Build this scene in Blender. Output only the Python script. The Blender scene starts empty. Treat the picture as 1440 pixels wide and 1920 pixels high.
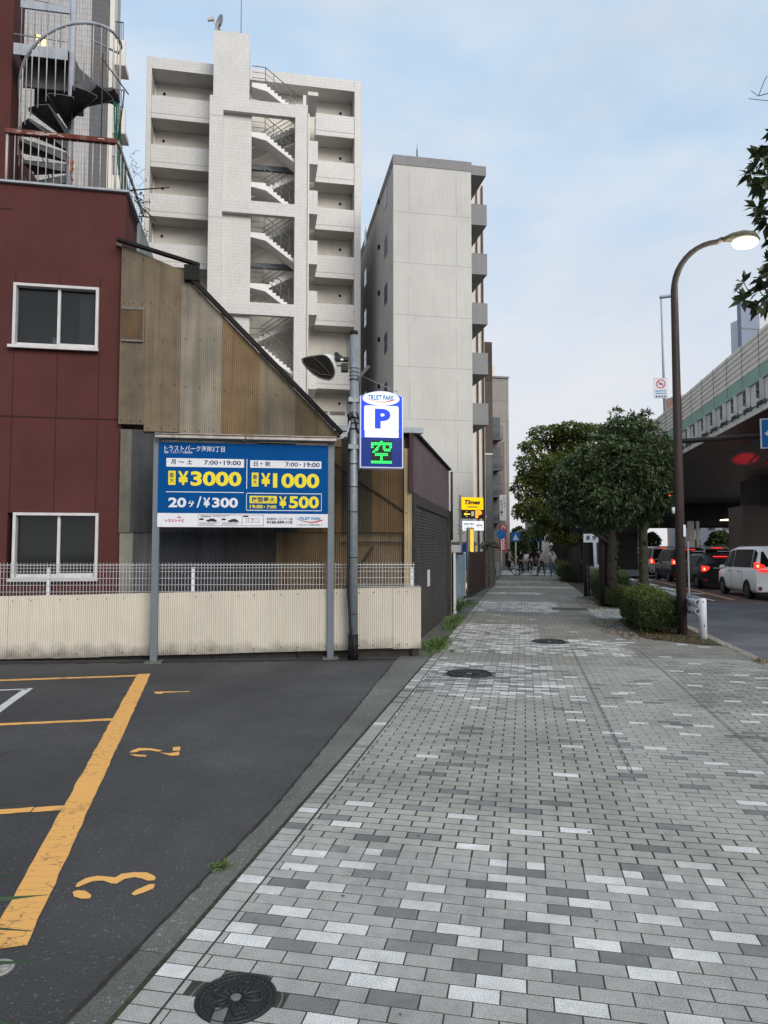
import bpy, math, random
import numpy as np
from mathutils import Vector, Matrix
random.seed(7); RNG = np.random.default_rng(7)
SC = bpy.context.scene; COL = SC.collection
rad = math.radians
# ---------------------------------------------------------------- camera
FPX, CX, CY, HY, EYE = 1300.0, 720.0, 960.0, 1031.0, 1.65
PITCH = math.atan((HY - CY) / FPX)
cd = bpy.data.cameras.new('camera'); cam = bpy.data.objects.new('camera', cd); COL.objects.link(cam)
cd.sensor_fit = 'VERTICAL'; cd.sensor_height = 36.0; cd.lens = 36.0 * FPX / 1920.0
cd.clip_start = 0.05; cd.clip_end = 3000
cam.location = (0, 0, EYE); cam.rotation_euler = (math.pi / 2 + PITCH, 0, 0)
SC.camera = cam
# ---------------------------------------------------------------- world and sun
SUN_EL, SUN_AZ = rad(26), rad(150)          # azimuth clockwise from +Y: behind the camera, to its right
w = bpy.data.worlds.new("World"); SC.world = w; w.use_nodes = True
nt = w.node_tree; nt.nodes.clear()
def N(nt, t, **k):
    n = nt.nodes.new(t)
    for a, v in k.items(): setattr(n, a, v)
    return n
out = N(nt, 'ShaderNodeOutputWorld'); bg = N(nt, 'ShaderNodeBackground')
sky = N(nt, 'ShaderNodeTexSky', sky_type='NISHITA', sun_disc=False, sun_elevation=SUN_EL, sun_rotation=SUN_AZ)
sky.air_density = 1.0; sky.dust_density = 2.0; sky.ozone_density = 1.5
tc = N(nt, 'ShaderNodeTexCoord'); mp = N(nt, 'ShaderNodeMapping'); mp.inputs['Scale'].default_value = (1.0, 1.0, 2.3)
mp.inputs['Location'].default_value = (.35, .2, .1)
ns = N(nt, 'ShaderNodeTexNoise'); ns.inputs['Scale'].default_value = 1.5; ns.inputs['Detail'].default_value = 5; ns.inputs['Roughness'].default_value = .5
ns2 = N(nt, 'ShaderNodeTexNoise'); ns2.inputs['Scale'].default_value = 5.5; ns2.inputs['Detail'].default_value = 8
rp = N(nt, 'ShaderNodeValToRGB'); rp.color_ramp.elements[0].position = .36; rp.color_ramp.elements[1].position = .66
rp.color_ramp.elements[0].color = (.7, .7, .7, 1); rp.color_ramp.elements[1].color = (.93, .93, .93, 1)
sx = N(nt, 'ShaderNodeSeparateXYZ'); hz = N(nt, 'ShaderNodeMapRange'); hz.inputs[1].default_value = .02; hz.inputs[2].default_value = .42
hz.inputs[3].default_value = .9; hz.inputs[4].default_value = 0
mx2 = N(nt, 'ShaderNodeMath', operation='MAXIMUM')
cl = N(nt, 'ShaderNodeValToRGB'); cl.color_ramp.elements[0].color = (4.0, 5.2, 6.5, 1); cl.color_ramp.elements[1].color = (5.3, 5.8, 6.3, 1)
cl.color_ramp.elements[0].position = .35; cl.color_ramp.elements[1].position = .65
mix = N(nt, 'ShaderNodeMix', data_type='RGBA')
L = nt.links.new
L(tc.outputs['Generated'], mp.inputs[0]); L(mp.outputs[0], ns.inputs['Vector']); L(mp.outputs[0], ns2.inputs['Vector'])
L(ns.outputs[0], rp.inputs[0]); L(tc.outputs['Generated'], sx.inputs[0]); L(sx.outputs['Z'], hz.inputs[0])
L(rp.outputs[0], mx2.inputs[0]); L(hz.outputs[0], mx2.inputs[1])
L(ns2.outputs[0], cl.inputs[0]); L(mx2.outputs[0], mix.inputs[0]); L(sky.outputs[0], mix.inputs[6]); L(cl.outputs[0], mix.inputs[7])
hm = N(nt, 'ShaderNodeMapRange'); hm.inputs[1].default_value = .05; hm.inputs[2].default_value = .5; hm.inputs[3].default_value = .95; hm.inputs[4].default_value = 0; L(sx.outputs['Z'], hm.inputs[0])
mh = N(nt, 'ShaderNodeMix', data_type='RGBA'); L(hm.outputs[0], mh.inputs[0]); L(mix.outputs[2], mh.inputs[6]); mh.inputs[7].default_value = (5.2, 5.1, 5.3, 1)
L(mh.outputs[2], bg.inputs[0]); bg.inputs[1].default_value = 0.125; L(bg.outputs[0], out.inputs[0])
sd = bpy.data.lights.new('sun', 'SUN'); sd.energy = 2.0; sd.angle = rad(35); sd.color = (1, .95, .89)
so = bpy.data.objects.new('sun', sd); COL.objects.link(so)
dirv = Vector((math.sin(SUN_AZ) * math.cos(SUN_EL), math.cos(SUN_AZ) * math.cos(SUN_EL), math.sin(SUN_EL)))
so.rotation_euler = dirv.to_track_quat('Z', 'Y').to_euler(); so.location = dirv * 60
SC.view_settings.view_transform = 'Standard'; SC.view_settings.look = 'None'; SC.view_settings.gamma = 1
SC.view_settings.use_curve_mapping = False; SC.view_settings.exposure = 0.3
SC.cycles.max_bounces = 6; SC.cycles.diffuse_bounces = 3; SC.cycles.use_denoising = True
# ---------------------------------------------------------------- materials
MATS = {}
def lin(c):
    return tuple(((v / 255 + .055) / 1.055) ** 2.4 if v > 10 else v / 255 / 12.92 for v in c)
def gm(name, col, rough=.75, var=.12, scale=2.5, bump=0., bscale=80., metal=0., streak=0., spec=.22, coat=0., emit=None, es=0., dirt=None, dirt_amt=.5, alpha=1.):
    """weathered paint / concrete / metal: two noises on object coordinates, optional vertical streaks"""
    if name in MATS: return MATS[name]
    m = bpy.data.materials.new(name); m.use_nodes = True; t = m.node_tree; b = t.nodes['Principled BSDF']
    b.inputs['Roughness'].default_value = rough; b.inputs['Metallic'].default_value = metal
    b.inputs['Specular IOR Level'].default_value = spec; b.inputs['Coat Weight'].default_value = coat
    l = t.links.new
    if emit:
        b.inputs['Emission Color'].default_value = (*emit, 1); b.inputs['Emission Strength'].default_value = es
    if alpha < 1: b.inputs['Alpha'].default_value = alpha
    b.inputs['Base Color'].default_value = (*col, 1)
    if var > 0 or streak > 0 or bump > 0:
        tc = N(t, 'ShaderNodeTexCoord'); cur = None
        if var > 0:
            n = N(t, 'ShaderNodeTexNoise'); n.inputs['Scale'].default_value = scale; n.inputs['Detail'].default_value = 8; n.inputs['Roughness'].default_value = .62
            l(tc.outputs['Object'], n.inputs['Vector'])
            mr = N(t, 'ShaderNodeMapRange'); mr.inputs[1].default_value = .3; mr.inputs[2].default_value = .7
            mr.inputs[3].default_value = 1 - var; mr.inputs[4].default_value = 1 + var; l(n.outputs[0], mr.inputs[0])
            vm = N(t, 'ShaderNodeVectorMath', operation='SCALE'); vm.inputs[0].default_value = col; l(mr.outputs[0], vm.inputs['Scale']); cur = vm.outputs[0]
            l(cur, b.inputs['Base Color'])
        if streak > 0:
            mp = N(t, 'ShaderNodeMapping'); mp.inputs['Scale'].default_value = (7, 7, .35); l(tc.outputs['Object'], mp.inputs[0])
            n = N(t, 'ShaderNodeTexNoise'); n.inputs['Scale'].default_value = 1.0; n.inputs['Detail'].default_value = 6; l(mp.outputs[0], n.inputs['Vector'])
            mr = N(t, 'ShaderNodeMapRange'); mr.inputs[1].default_value = .5; mr.inputs[2].default_value = .75; mr.inputs[3].default_value = 0; mr.inputs[4].default_value = streak
            l(n.outputs[0], mr.inputs[0]); mi = N(t, 'ShaderNodeMix', data_type='RGBA'); l(mr.outputs[0], mi.inputs[0])
            if cur: l(cur, mi.inputs[6])
            else: mi.inputs[6].default_value = (*col, 1)
            d = dirt or tuple(c * .4 for c in col); mi.inputs[7].default_value = (*d, 1); l(mi.outputs[2], b.inputs['Base Color']); cur = mi.outputs[2]
        if bump > 0:
            n = N(t, 'ShaderNodeTexNoise'); n.inputs['Scale'].default_value = bscale; n.inputs['Detail'].default_value = 4; l(tc.outputs['Object'], n.inputs['Vector'])
            bp = N(t, 'ShaderNodeBump'); bp.inputs['Strength'].default_value = bump; bp.inputs['Distance'].default_value = .01
            l(n.outputs[0], bp.inputs['Height']); l(bp.outputs[0], b.inputs['Normal'])
    MATS[name] = m; return m
def tile_mat(name, c1, c2, mortar, sx_, sz_, off=.0, mw=.006, bump=.4, rough=.5, var=.05, big=0):
    """wall tiles on object coordinates: (x or y along the wall, z up)"""
    if name in MATS: return MATS[name]
    m = bpy.data.materials.new(name); m.use_nodes = True; t = m.node_tree; b = t.nodes['Principled BSDF']; l = t.links.new
    tc = N(t, 'ShaderNodeTexCoord'); s = N(t, 'ShaderNodeSeparateXYZ'); l(tc.outputs['Object'], s.inputs[0])
    sn = N(t, 'ShaderNodeSeparateXYZ'); l(tc.outputs['Normal'], sn.inputs[0]); ab = N(t, 'ShaderNodeMath', operation='ABSOLUTE'); l(sn.outputs['X'], ab.inputs[0])
    gt = N(t, 'ShaderNodeMath', operation='GREATER_THAN'); gt.inputs[1].default_value = .7; l(ab.outputs[0], gt.inputs[0])
    mi = N(t, 'ShaderNodeMix', data_type='FLOAT'); l(gt.outputs[0], mi.inputs[0]); l(s.outputs['X'], mi.inputs[2]); l(s.outputs['Y'], mi.inputs[3])
    cb = N(t, 'ShaderNodeCombineXYZ'); l(mi.outputs[0], cb.inputs[0]); l(s.outputs['Z'], cb.inputs[1])
    br = N(t, 'ShaderNodeTexBrick'); br.offset = off; br.inputs['Scale'].default_value = 1; br.inputs['Brick Width'].default_value = sx_; br.inputs['Row Height'].default_value = sz_
    br.inputs['Mortar Size'].default_value = mw; br.inputs['Mortar Smooth'].default_value = .1
    br.inputs['Color1'].default_value = (*c1, 1); br.inputs['Color2'].default_value = (*c2, 1); br.inputs['Mortar'].default_value = (*mortar, 1); l(cb.outputs[0], br.inputs['Vector'])
    n = N(t, 'ShaderNodeTexNoise'); n.inputs['Scale'].default_value = .8; n.inputs['Detail'].default_value = 7; l(tc.outputs['Object'], n.inputs['Vector'])
    mr = N(t, 'ShaderNodeMapRange'); mr.inputs[1].default_value = .3; mr.inputs[2].default_value = .7; mr.inputs[3].default_value = 1 - var; mr.inputs[4].default_value = 1 + var; l(n.outputs[0], mr.inputs[0])
    vm = N(t, 'ShaderNodeVectorMath', operation='SCALE'); l(br.outputs[0], vm.inputs[0]); l(mr.outputs[0], vm.inputs['Scale']); l(vm.outputs[0], b.inputs['Base Color'])
    b.inputs['Roughness'].default_value = rough
    bp = N(t, 'ShaderNodeBump'); bp.inputs['Strength'].default_value = bump; bp.inputs['Distance'].default_value = .01; bp.invert = True; l(br.outputs['Fac'], bp.inputs['Height']); l(bp.outputs[0], b.inputs['Normal'])
    MATS[name] = m; return m
def glass_mat(name, col=(.02, .022, .022), rough=.08):
    if name in MATS: return MATS[name]
    m = gm(name, col, rough=rough, var=0, spec=.8); return m
# ---------------------------------------------------------------- mesh builder
class MB:
    def __init__(s): s.v = []; s.f = []; s.m = []; s.sm = []
    def add(s, vs, fs, mi=0, smooth=False):
        o = len(s.v); s.v += [tuple(v) for v in vs]; s.f += [tuple(i + o for i in f) for f in fs]; s.m += [mi] * len(fs); s.sm += [smooth] * len(fs)
    def box(s, x0, x1, y0, y1, z0, z1, mi=0):
        if x0 > x1: x0, x1 = x1, x0
        if y0 > y1: y0, y1 = y1, y0
        if z0 > z1: z0, z1 = z1, z0
        s.add([(x, y, z) for z in (z0, z1) for y in (y0, y1) for x in (x0, x1)], [(0, 2, 3, 1), (4, 5, 7, 6), (0, 1, 5, 4), (2, 6, 7, 3), (0, 4, 6, 2), (1, 3, 7, 5)], mi); return s
    def obox(s, c, ax, ay, az, hx, hy, hz, mi=0):
        c = Vector(c); ax, ay, az = Vector(ax).normalized() * hx, Vector(ay).normalized() * hy, Vector(az).normalized() * hz
        s.add([c + ax * i + ay * j + az * k for k in (-1, 1) for j in (-1, 1) for i in (-1, 1)], [(0, 2, 3, 1), (4, 5, 7, 6), (0, 1, 5, 4), (2, 6, 7, 3), (0, 4, 6, 2), (1, 3, 7, 5)], mi); return s
    def beam(s, p0, p1, wx, wz, mi=0, up=(0, 0, 1)):
        p0, p1 = Vector(p0), Vector(p1); d = p1 - p0; a = d.normalized(); u = Vector(up)
        if abs(a.dot(u)) > .95: u = Vector((0, 1, 0))
        r = a.cross(u).normalized(); u2 = r.cross(a)
        return s.obox((p0 + p1) / 2, a, r, u2, d.length / 2, wx / 2, wz / 2, mi)
    def prism(s, pts, axis, a, b, mi=0):
        """pts: 2-D polygon; axis 'y': pts=(x,z) swept a..b in y; 'x': pts=(y,z); 'z': pts=(x,y)"""
        def P(p, t): return (p[0], t, p[1]) if axis == 'y' else ((t, p[0], p[1]) if axis == 'x' else (p[0], p[1], t))
        n = len(pts); area = sum(pts[i][0] * pts[(i + 1) % n][1] - pts[(i + 1) % n][0] * pts[i][1] for i in range(n))
        pp = list(pts) if area > 0 else list(pts)[::-1]
        if a > b: a, b = b, a
        lo = [P(p, a) for p in pp]; hi = [P(p, b) for p in pp]
        cap0, cap1 = tuple(range(n))[::-1], tuple(range(n, 2 * n)); side = [(i, (i + 1) % n, (i + 1) % n + n, i + n) for i in range(n)]
        if axis == 'y':
            cap0, cap1 = cap0[::-1], cap1[::-1]; side = [q[::-1] for q in side]
        s.add(lo + hi, [cap0, cap1] + side, mi); return s
    def tube(s, pts, r, n=8, mi=0, caps=True, closed=False, sq=(1, 1)):
        pts = [Vector(p) for p in pts]; rs = r if isinstance(r, (list, tuple)) else [r] * len(pts)
        vs = []; prev = None
        for i, p in enumerate(pts):
            if closed: a = pts[(i + 1) % len(pts)] - pts[i - 1]
            else: a = (pts[min(i + 1, len(pts) - 1)] - pts[max(i - 1, 0)])
            a.normalize()
            if prev is None:
                u = Vector((0, 0, 1)) if abs(a.z) < .9 else Vector((1, 0, 0)); prev = (u - a * u.dot(a)).normalized()
            else:
                prev = (prev - a * prev.dot(a)); prev = prev.normalized() if prev.length > 1e-6 else Vector((1, 0, 0))
            b = a.cross(prev)
            for k in range(n):
                t = 2 * math.pi * k / n; vs.append(p + prev * (math.cos(t) * rs[i] * sq[0]) + b * (math.sin(t) * rs[i] * sq[1]))
        fs = []; m = len(pts)
        for i in range(m if closed else m - 1):
            j = (i + 1) % m
            for k in range(n): fs.append((i * n + k, i * n + (k + 1) % n, j * n + (k + 1) % n, j * n + k))
        s.add(vs, fs, mi, True)
        if caps and not closed:
            o = len(s.v) - len(vs); s.f += [tuple(o + k for k in range(n))[::-1], tuple(o + (m - 1) * n + k for k in range(n))]; s.m += [mi] * 2; s.sm += [False] * 2
        return s
    def cyl(s, p0, p1, r, n=12, mi=0, r1=None): return s.tube([p0, p1], [r, r if r1 is None else r1], n, mi)
    def ell(s, c, rx, ry, rz, n=12, m=8, mi=0, M=None, t0=0., t1=math.pi):
        vs = []; c = Vector(c)
        for i in range(m + 1):
            t = t0 + (t1 - t0) * i / m
            for k in range(n):
                p = 2 * math.pi * k / n; q = Vector((rx * math.sin(t) * math.cos(p), ry * math.sin(t) * math.sin(p), rz * math.cos(t)))
                if M: q = M @ q
                vs.append(c + q)
        s.add(vs, [(i * n + k, (i + 1) * n + k, (i + 1) * n + (k + 1) % n, i * n + (k + 1) % n) for i in range(m) for k in range(n)], mi, True); return s
    def sheet(s, xs, zb, zt, y, amp, pitch, n=6, mi=0):
        """corrugated sheet standing in the x-z plane; zb, zt functions of x"""
        k = max(2, int((xs[1] - xs[0]) / pitch * n)); vs = []
        for i in range(k + 1):
            x = xs[0] + (xs[1] - xs[0]) * i / k; yy = y + amp * math.sin(2 * math.pi * x / pitch)
            vs += [(x, yy, zb(x)), (x, yy, zt(x))]
        s.add(vs, [(2 * i, 2 * i + 2, 2 * i + 3, 2 * i + 1) for i in range(k)], mi, True); return s
    def build(s, name, mats, parent=None, mod=None):
        me = bpy.data.meshes.new(name); me.from_pydata(s.v, [], s.f)
        if not isinstance(mats, (list, tuple)): mats = [mats]
        for m in mats: me.materials.append(m)
        me.polygons.foreach_set('material_index', s.m); me.polygons.foreach_set('use_smooth', s.sm); me.update()
        o = bpy.data.objects.new(name, me); COL.objects.link(o)
        if parent: o.parent = parent
        if mod:
            b = o.modifiers.new('bevel', 'BEVEL'); b.width = mod; b.segments = 2; b.limit_method = 'ANGLE'; b.angle_limit = rad(40)
        return o
TM = {}
def thing(name, label, cat, loc=(0, 0, 0), rotz=0., group=None):
    o = bpy.data.objects.new(name, None); o.empty_display_size = .3; COL.objects.link(o); o.location = loc; o.rotation_euler = (0, 0, rotz)
    o['label'] = label; o['category'] = cat
    if group: o['group'] = group
    TM[o] = Matrix.Translation(loc) @ Matrix.Rotation(rotz, 4, 'Z'); return o
def tag(o, label, cat, group=None, kind=None):
    o['label'] = label; o['category'] = cat
    if group: o['group'] = group
    if kind: o['kind'] = kind
    return o
def struct(o, loc=None, rotz=None):
    o['kind'] = 'structure'
    if loc is not None: o.location = loc
    if rotz is not None: o.rotation_euler = (0, 0, rotz)
    return o
def copy_tree(o, parent=None, **kw):
    c = o.copy(); COL.objects.link(c); c.parent = parent
    for ch in [x for x in bpy.data.objects if x.parent == o]: copy_tree(ch, c)
    for k, v in kw.items(): setattr(c, k, v)
    return c
# ---------------------------------------------------------------- reading positions off the photograph as real points
def ray(px, py):
    x = (px - CX) / FPX; z = -(py - CY) / FPX
    return Vector((x, math.cos(PITCH) - z * math.sin(PITCH), math.sin(PITCH) + z * math.cos(PITCH)))
def G(px, py, z=0.):
    r = ray(px, py); return Vector((0, 0, EYE)) + r * ((z - EYE) / r.z)
def Dp(px, py, y):
    r = ray(px, py); return Vector((0, 0, EYE)) + r * (y / r.y)
def hit(th, px, py, axis, val):
    axis = 'xyz'.index(axis)
    I = TM[th].inverted(); o = I @ Vector((0, 0, EYE)); d = I.to_3x3() @ ray(px, py); t = (val - o[axis]) / d[axis]; return o + d * t
def loc(th, p): return TM[th].inverted() @ Vector(p)
BR = math.radians(10.1); SR = -math.radians(11.42)      # building grid and street grid
MS = Matrix.Rotation(SR, 4, 'Z')
def S(u, v, z=0.): return MS @ Vector((v, u, z))         # street coordinates: u along, v to the right
def uv_of(p): q = MS.inverted() @ Vector(p); return q.y, q.x
# ---------------------------------------------------------------- lettering
def text_mesh(body, size, bold=0., shear=0., extrude=.0):
    c = bpy.data.curves.new('lettering', 'FONT'); c.body = body; c.size = size; c.offset = bold; c.shear = shear; c.extrude = extrude
    c.resolution_u = 3; c.align_x = 'LEFT'
    o = bpy.data.objects.new('lettering', c); COL.objects.link(o); bpy.context.view_layer.update()
    m = o.to_mesh(); vs = [v.co.copy() for v in m.vertices]; fs = [tuple(p.vertices) for p in m.polygons]
    o.to_mesh_clear(); bpy.data.objects.remove(o); bpy.data.curves.remove(c); return vs, fs
def put_text(mb, body, x, z, w, h, y, mi=0, bold=0.02, shear=0., vertical=False, mirror=False):
    """fit text into the rectangle x..x+w, z..z+h on the plane y (faces -y)"""
    if vertical:
        n = len(body); ch = h / n
        for i, c in enumerate(body): put_text(mb, c, x, z + h - (i + 1) * ch + ch * .06, w, ch * .88, y, mi, bold)
        return
    vs, fs = text_mesh(body, 1.0, bold, shear)
    if not vs: return
    x0, x1 = min(v.x for v in vs), max(v.x for v in vs); z0, z1 = min(v.y for v in vs), max(v.y for v in vs)
    sx_, sz_ = w / (x1 - x0), h / (z1 - z0)
    mb.add([(x + (v.x - x0) * sx_, y, z + (v.y - z0) * sz_) for v in vs], fs, mi)
def rect(mb, x0, x1, z0, z1, y, mi=0, t=.0): mb.add([(x0, y, z0), (x1, y, z0), (x1, y, z1), (x0, y, z1)], [(0, 1, 2, 3)], mi)
# ================================================================ setting: ground, road, pavement
def flat(name, pts, z, m, th=None, rot=SR):
    me = bpy.data.meshes.new(name); me.from_pydata([(v, u, z) for u, v in pts], [], [tuple(range(len(pts)))]); me.materials.append(m); me.update()
    if me.polygons[0].normal.z < 0: me.flip_normals()
    o = bpy.data.objects.new(name, me); COL.objects.link(o); o['kind'] = 'structure'; o.rotation_euler = (0, 0, rot); return o
def asphalt(name, c, sp=.35, rough=.85):
    m = bpy.data.materials.new(name); m.use_nodes = True; t = m.node_tree; b = t.nodes['Principled BSDF']; l = t.links.new
    tc = N(t, 'ShaderNodeTexCoord')
    n1 = N(t, 'ShaderNodeTexNoise'); n1.inputs['Scale'].default_value = .7; n1.inputs['Detail'].default_value = 8; n1.inputs['Roughness'].default_value = .65
    n2 = N(t, 'ShaderNodeTexVoronoi'); n2.inputs['Scale'].default_value = 110
    n3 = N(t, 'ShaderNodeTexNoise'); n3.inputs['Scale'].default_value = 170; n3.inputs['Detail'].default_value = 3
    for n in (n1, n2, n3): l(tc.outputs['Object'], n.inputs['Vector'])
    r1 = N(t, 'ShaderNodeMapRange'); r1.inputs[1].default_value = .3; r1.inputs[2].default_value = .7; r1.inputs[3].default_value = .7; r1.inputs[4].default_value = 1.3; l(n1.outputs[0], r1.inputs[0])
    r2 = N(t, 'ShaderNodeMapRange'); r2.inputs[1].default_value = .35; r2.inputs[2].default_value = .75; r2.inputs[3].default_value = 1 - sp; r2.inputs[4].default_value = 1 + sp * 1.3; l(n3.outputs[0], r2.inputs[0])
    # pale stones: rare voronoi cells
    sr = N(t, 'ShaderNodeSeparateColor'); l(n2.outputs['Color'], sr.inputs[0]); g = N(t, 'ShaderNodeMath', operation='GREATER_THAN'); g.inputs[1].default_value = .965; l(sr.outputs[0], g.inputs[0])
    mu = N(t, 'ShaderNodeMath', operation='MULTIPLY'); l(r1.outputs[0], mu.inputs[0]); l(r2.outputs[0], mu.inputs[1])
    ad = N(t, 'ShaderNodeMath', operation='MULTIPLY_ADD'); ad.inputs[1].default_value = .9; l(g.outputs[0], ad.inputs[0]); l(mu.outputs[0], ad.inputs[2])
    vm = N(t, 'ShaderNodeVectorMath', operation='SCALE'); vm.inputs[0].default_value = c; 
    n4 = N(t, 'ShaderNodeTexNoise'); n4.inputs['Scale'].default_value = .22; n4.inputs['Detail'].default_value = 4; n4.inputs['Distortion'].default_value = 1.2; l(tc.outputs['Object'], n4.inputs['Vector'])
    r4 = N(t, 'ShaderNodeMapRange'); r4.inputs[1].default_value = .4; r4.inputs[2].default_value = .6; r4.inputs[3].default_value = .82; r4.inputs[4].default_value = 1.15; l(n4.outputs[0], r4.inputs[0])
    m4 = N(t, 'ShaderNodeMath', operation='MULTIPLY'); l(ad.outputs[0], m4.inputs[0]); l(r4.outputs[0], m4.inputs[1])
    l(m4.outputs[0], vm.inputs['Scale']); l(vm.outputs[0], b.inputs['Base Color'])
    b.inputs['Roughness'].default_value = rough; b.inputs['Specular IOR Level'].default_value = .35
    bp = N(t, 'ShaderNodeBump'); bp.inputs['Strength'].default_value = .6; bp.inputs['Distance'].default_value = .006; l(n2.outputs['Distance'], bp.inputs['Height']); l(bp.outputs[0], b.inputs['Normal'])
    return m
M_lot = asphalt('lot_asphalt', (.068, .066, .066), .45); M_road = asphalt('road_asphalt', (.115, .12, .135), .25); M_redlane = asphalt('red_lane_asphalt', (.115, .068, .065), .2)
M_conc = asphalt('kerb_concrete', (.135, .136, .122), .35, .9)
M_kerb = gm('kerb_stone', (.27, .25, .22), .9, .22, 2, .3, 150)
M_soil = gm('soil', (.07, .052, .038), .95, .4, 6, .8, 60)
M_joint = gm('joint_sand', (.05, .05, .045), .95, .3, 9, 0)
KR = 3.35
flat('ground', [(-200, -1500), (1500, -1500), (1500, 1500), (-200, 1500)], -.22, gm('far_ground', (.09, .09, .088), .9, .2, .3))
flat('road', [(-30, KR + .19), (47, KR + .19), (47, 17), (-30, 17)], -.15, M_road)
flat('cross_street', [(46.6, -60), (62, -60), (62, 17), (46.6, 17)], -.02, M_road)
flat('road_beyond', [(62, 3.6), (300, 3.6), (300, 17), (62, 17)], -.146, M_road)
flat('sidewalk_beyond', [(62, -5), (220, -5), (220, 3.4), (62, 3.4)], 0.02, gm('far_paving', (.26, .25, .24), .9, .1, 2))
flat('red_lane', [(25.0, KR + .6), (46, KR + .6), (46, 12), (27, 12)], -.146, M_redlane)
flat('parking_lot', [(-6, -30), (46.4, -30), (46.4, -1.5), (-6, -1.5)], 0, M_lot)
# concrete strip between lot and pavers, in 0.6 m blocks; kerb stones on the road side
mb = MB(); u = 0.3
while u < 46:
    q = lambda t: -1.59 if t < 4.3 else max(-1.9, -1.59 - (t - 4.3) * .0525)
    mb.prism([(q(u), u), (-1.44, u), (-1.44, u + .594), (q(u + .594), u + .594)], 'z', -.15, .004 + random.uniform(-.002, .002)); u += .6
struct(mb.build('kerb_strip', M_conc, mod=.004), rotz=SR)
mb = MB(); u = -4
while u < 46:
    mb.box(KR, KR + .18, u, u + .594, -.3, .004 + random.uniform(-.003, .003)); u += .6
struct(mb.build('kerb', M_kerb, mod=.015), rotz=SR)
mb = MB(); mb.box(-1.435, KR - .003, .2, 46.3, -.2, -.0014); struct(mb.build('sidewalk_bed', M_joint), rotz=SR)
# pavers: one small bevelled block each
def in_bed(u, v):
    if v < 2.12: return False
    if 13.0 < u < 17.6: return v > 2.12 + max(0, (13.9 - u)) * .9 + max(0, u - 17.2) * .8
    if 20.4 < u < 46: return v > 2.1 + max(0, (21.2 - u)) * .8
    return False
verts = []; faces = []; cols = []
GREY, WHITE, DARK = np.array((.365, .358, .335)), np.array((.62, .612, .59)), np.array((.20, .197, .194))
MANH = [(2.49, -1.06, .15), (9.4, -.74, .31), (12.94, .42, .31)]
def zone(u, v):
    """chance of white, chance of dark, tint, spread, joint"""
    if u < 3.85: return .24, .14, (1.0, 1.0, 1.0), .05, .0035
    if u < 4.45: return .09, .08, (1.0, 1.02, .98), .04, .008
    if u < 8.0:
        if v > .76 and v < 1.84: return .05, .08, (.98, 1.0, .97), .05, .0035
        return .025, .07, (.88, .885, .84), .1, .009
    if u < 10.4:
        if v < .35 or (v < .8 and u < 9.4): return (.32, .25, (1, 1, 1), .08, .007) if v < .35 else (.12, .1, (.95, .95, .93), .08, .007)
        if v < 1.84: return .04, .05, (.9, .92, .88), .06, .0035
        return .06, .2, (.72, .73, .7), .16, .008
    if u < 11.3: return (.01, .05, (.72, .72, .68), .08, .006) if v < .8 else (.03, .1, (.8, .82, .78), .1, .005)
    if u < 13.3: return (.36, .22, (1, 1, 1), .08, .006) if v < 1.7 else (.04, .25, (.62, .61, .57), .14, .005)
    if u < 15.8 and v < .2: return .34, .25, (1, 1, 1), .08, .006
    if 19 < u < 22.6 and v < .95: return .45, .15, (1.05, 1.05, 1.05), .08, .006
    if 17.6 < u < 20.4 and v > 1.7: return .5, .02, (1, 1, 1), .06, .004
    if 26.4 < u < 27.6 and v < .6 or 31 < u < 32 or 36.5 < u < 37.3: return .4, .1, (1, 1, 1), .08, .005
    return .01, .06, (.66, .65, .61), .1, .006
LASTW = []
def paver(u0, u1, v0, v1, key_=None):
    uc, vc = (u0 + u1) / 2, (v0 + v1) / 2
    if in_bed(uc, vc): return
    for (mu_, mv_, mr_) in MANH:
        if math.hypot(uc - mu_, vc - mv_) < mr_ + .02: return
    wch, dch, tint, spr, jt = zone(uc, vc)
    r = random.random()
    if r < wch:
        if any(abs(vc - q[1]) < (.31 if abs(uc - q[0]) < .01 else .18) and abs(uc - q[0]) < .11 for q in LASTW[-30:]) and random.random() < (.9 if u0 < 4.4 else .5): r = .9
        else: LASTW.append((uc, vc))
    if uc < 4.95 and (uc < 4.5 or v1 < 99) and -1.45 < vc < .45 + uc * .52:
        mk = MARK.get(key_); r = -1 if mk == 'w' else (wch + 1e-6 if mk == 'd' else .999)
        if mk == 'd': r = wch + dch * .5
        if mk == 'w': r = 0; wch = 1
    c = WHITE * random.uniform(.9, 1.08) if r < wch else (DARK * random.uniform(.85, 1.2) if r < wch + dch else GREY * np.array(tint) * (1 + random.uniform(-spr, spr)))
    j = jt / 2; ju = (.0038 if uc < 3.9 else .007 if uc < 8 else .009) / 2; z = random.uniform(-.0006, .0006); b = .0018; n = len(verts); tx, ty = random.uniform(-.0004, .0004), random.uniform(-.0004, .0004)
    for (a, e) in ((v0 + j, u0 + ju), (v1 - j, u0 + ju), (v1 - j, u1 - ju), (v0 + j, u1 - ju)): verts.append((a, e, -.008))
    for (a, e, s1, s2) in ((v0 + j + b, u0 + ju + b, -1, -1), (v1 - j - b, u0 + ju + b, 1, -1), (v1 - j - b, u1 - ju - b, 1, 1), (v0 + j + b, u1 - ju - b, -1, 1)): verts.append((a, e, z + tx * s1 + ty * s2))
    faces.extend([(n + 4, n + 5, n + 6, n + 7), (n, n + 1, n + 5, n + 4), (n + 1, n + 2, n + 6, n + 5), (n + 2, n + 3, n + 7, n + 6), (n + 3, n, n + 4, n + 7)]); cols.extend([c] * 5)
LV = -1.43; PW = .193; PH = .086; U0 = 2.9867; V0 = -.008
def uvp(px, py): return uv_of(G(px, py))
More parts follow.
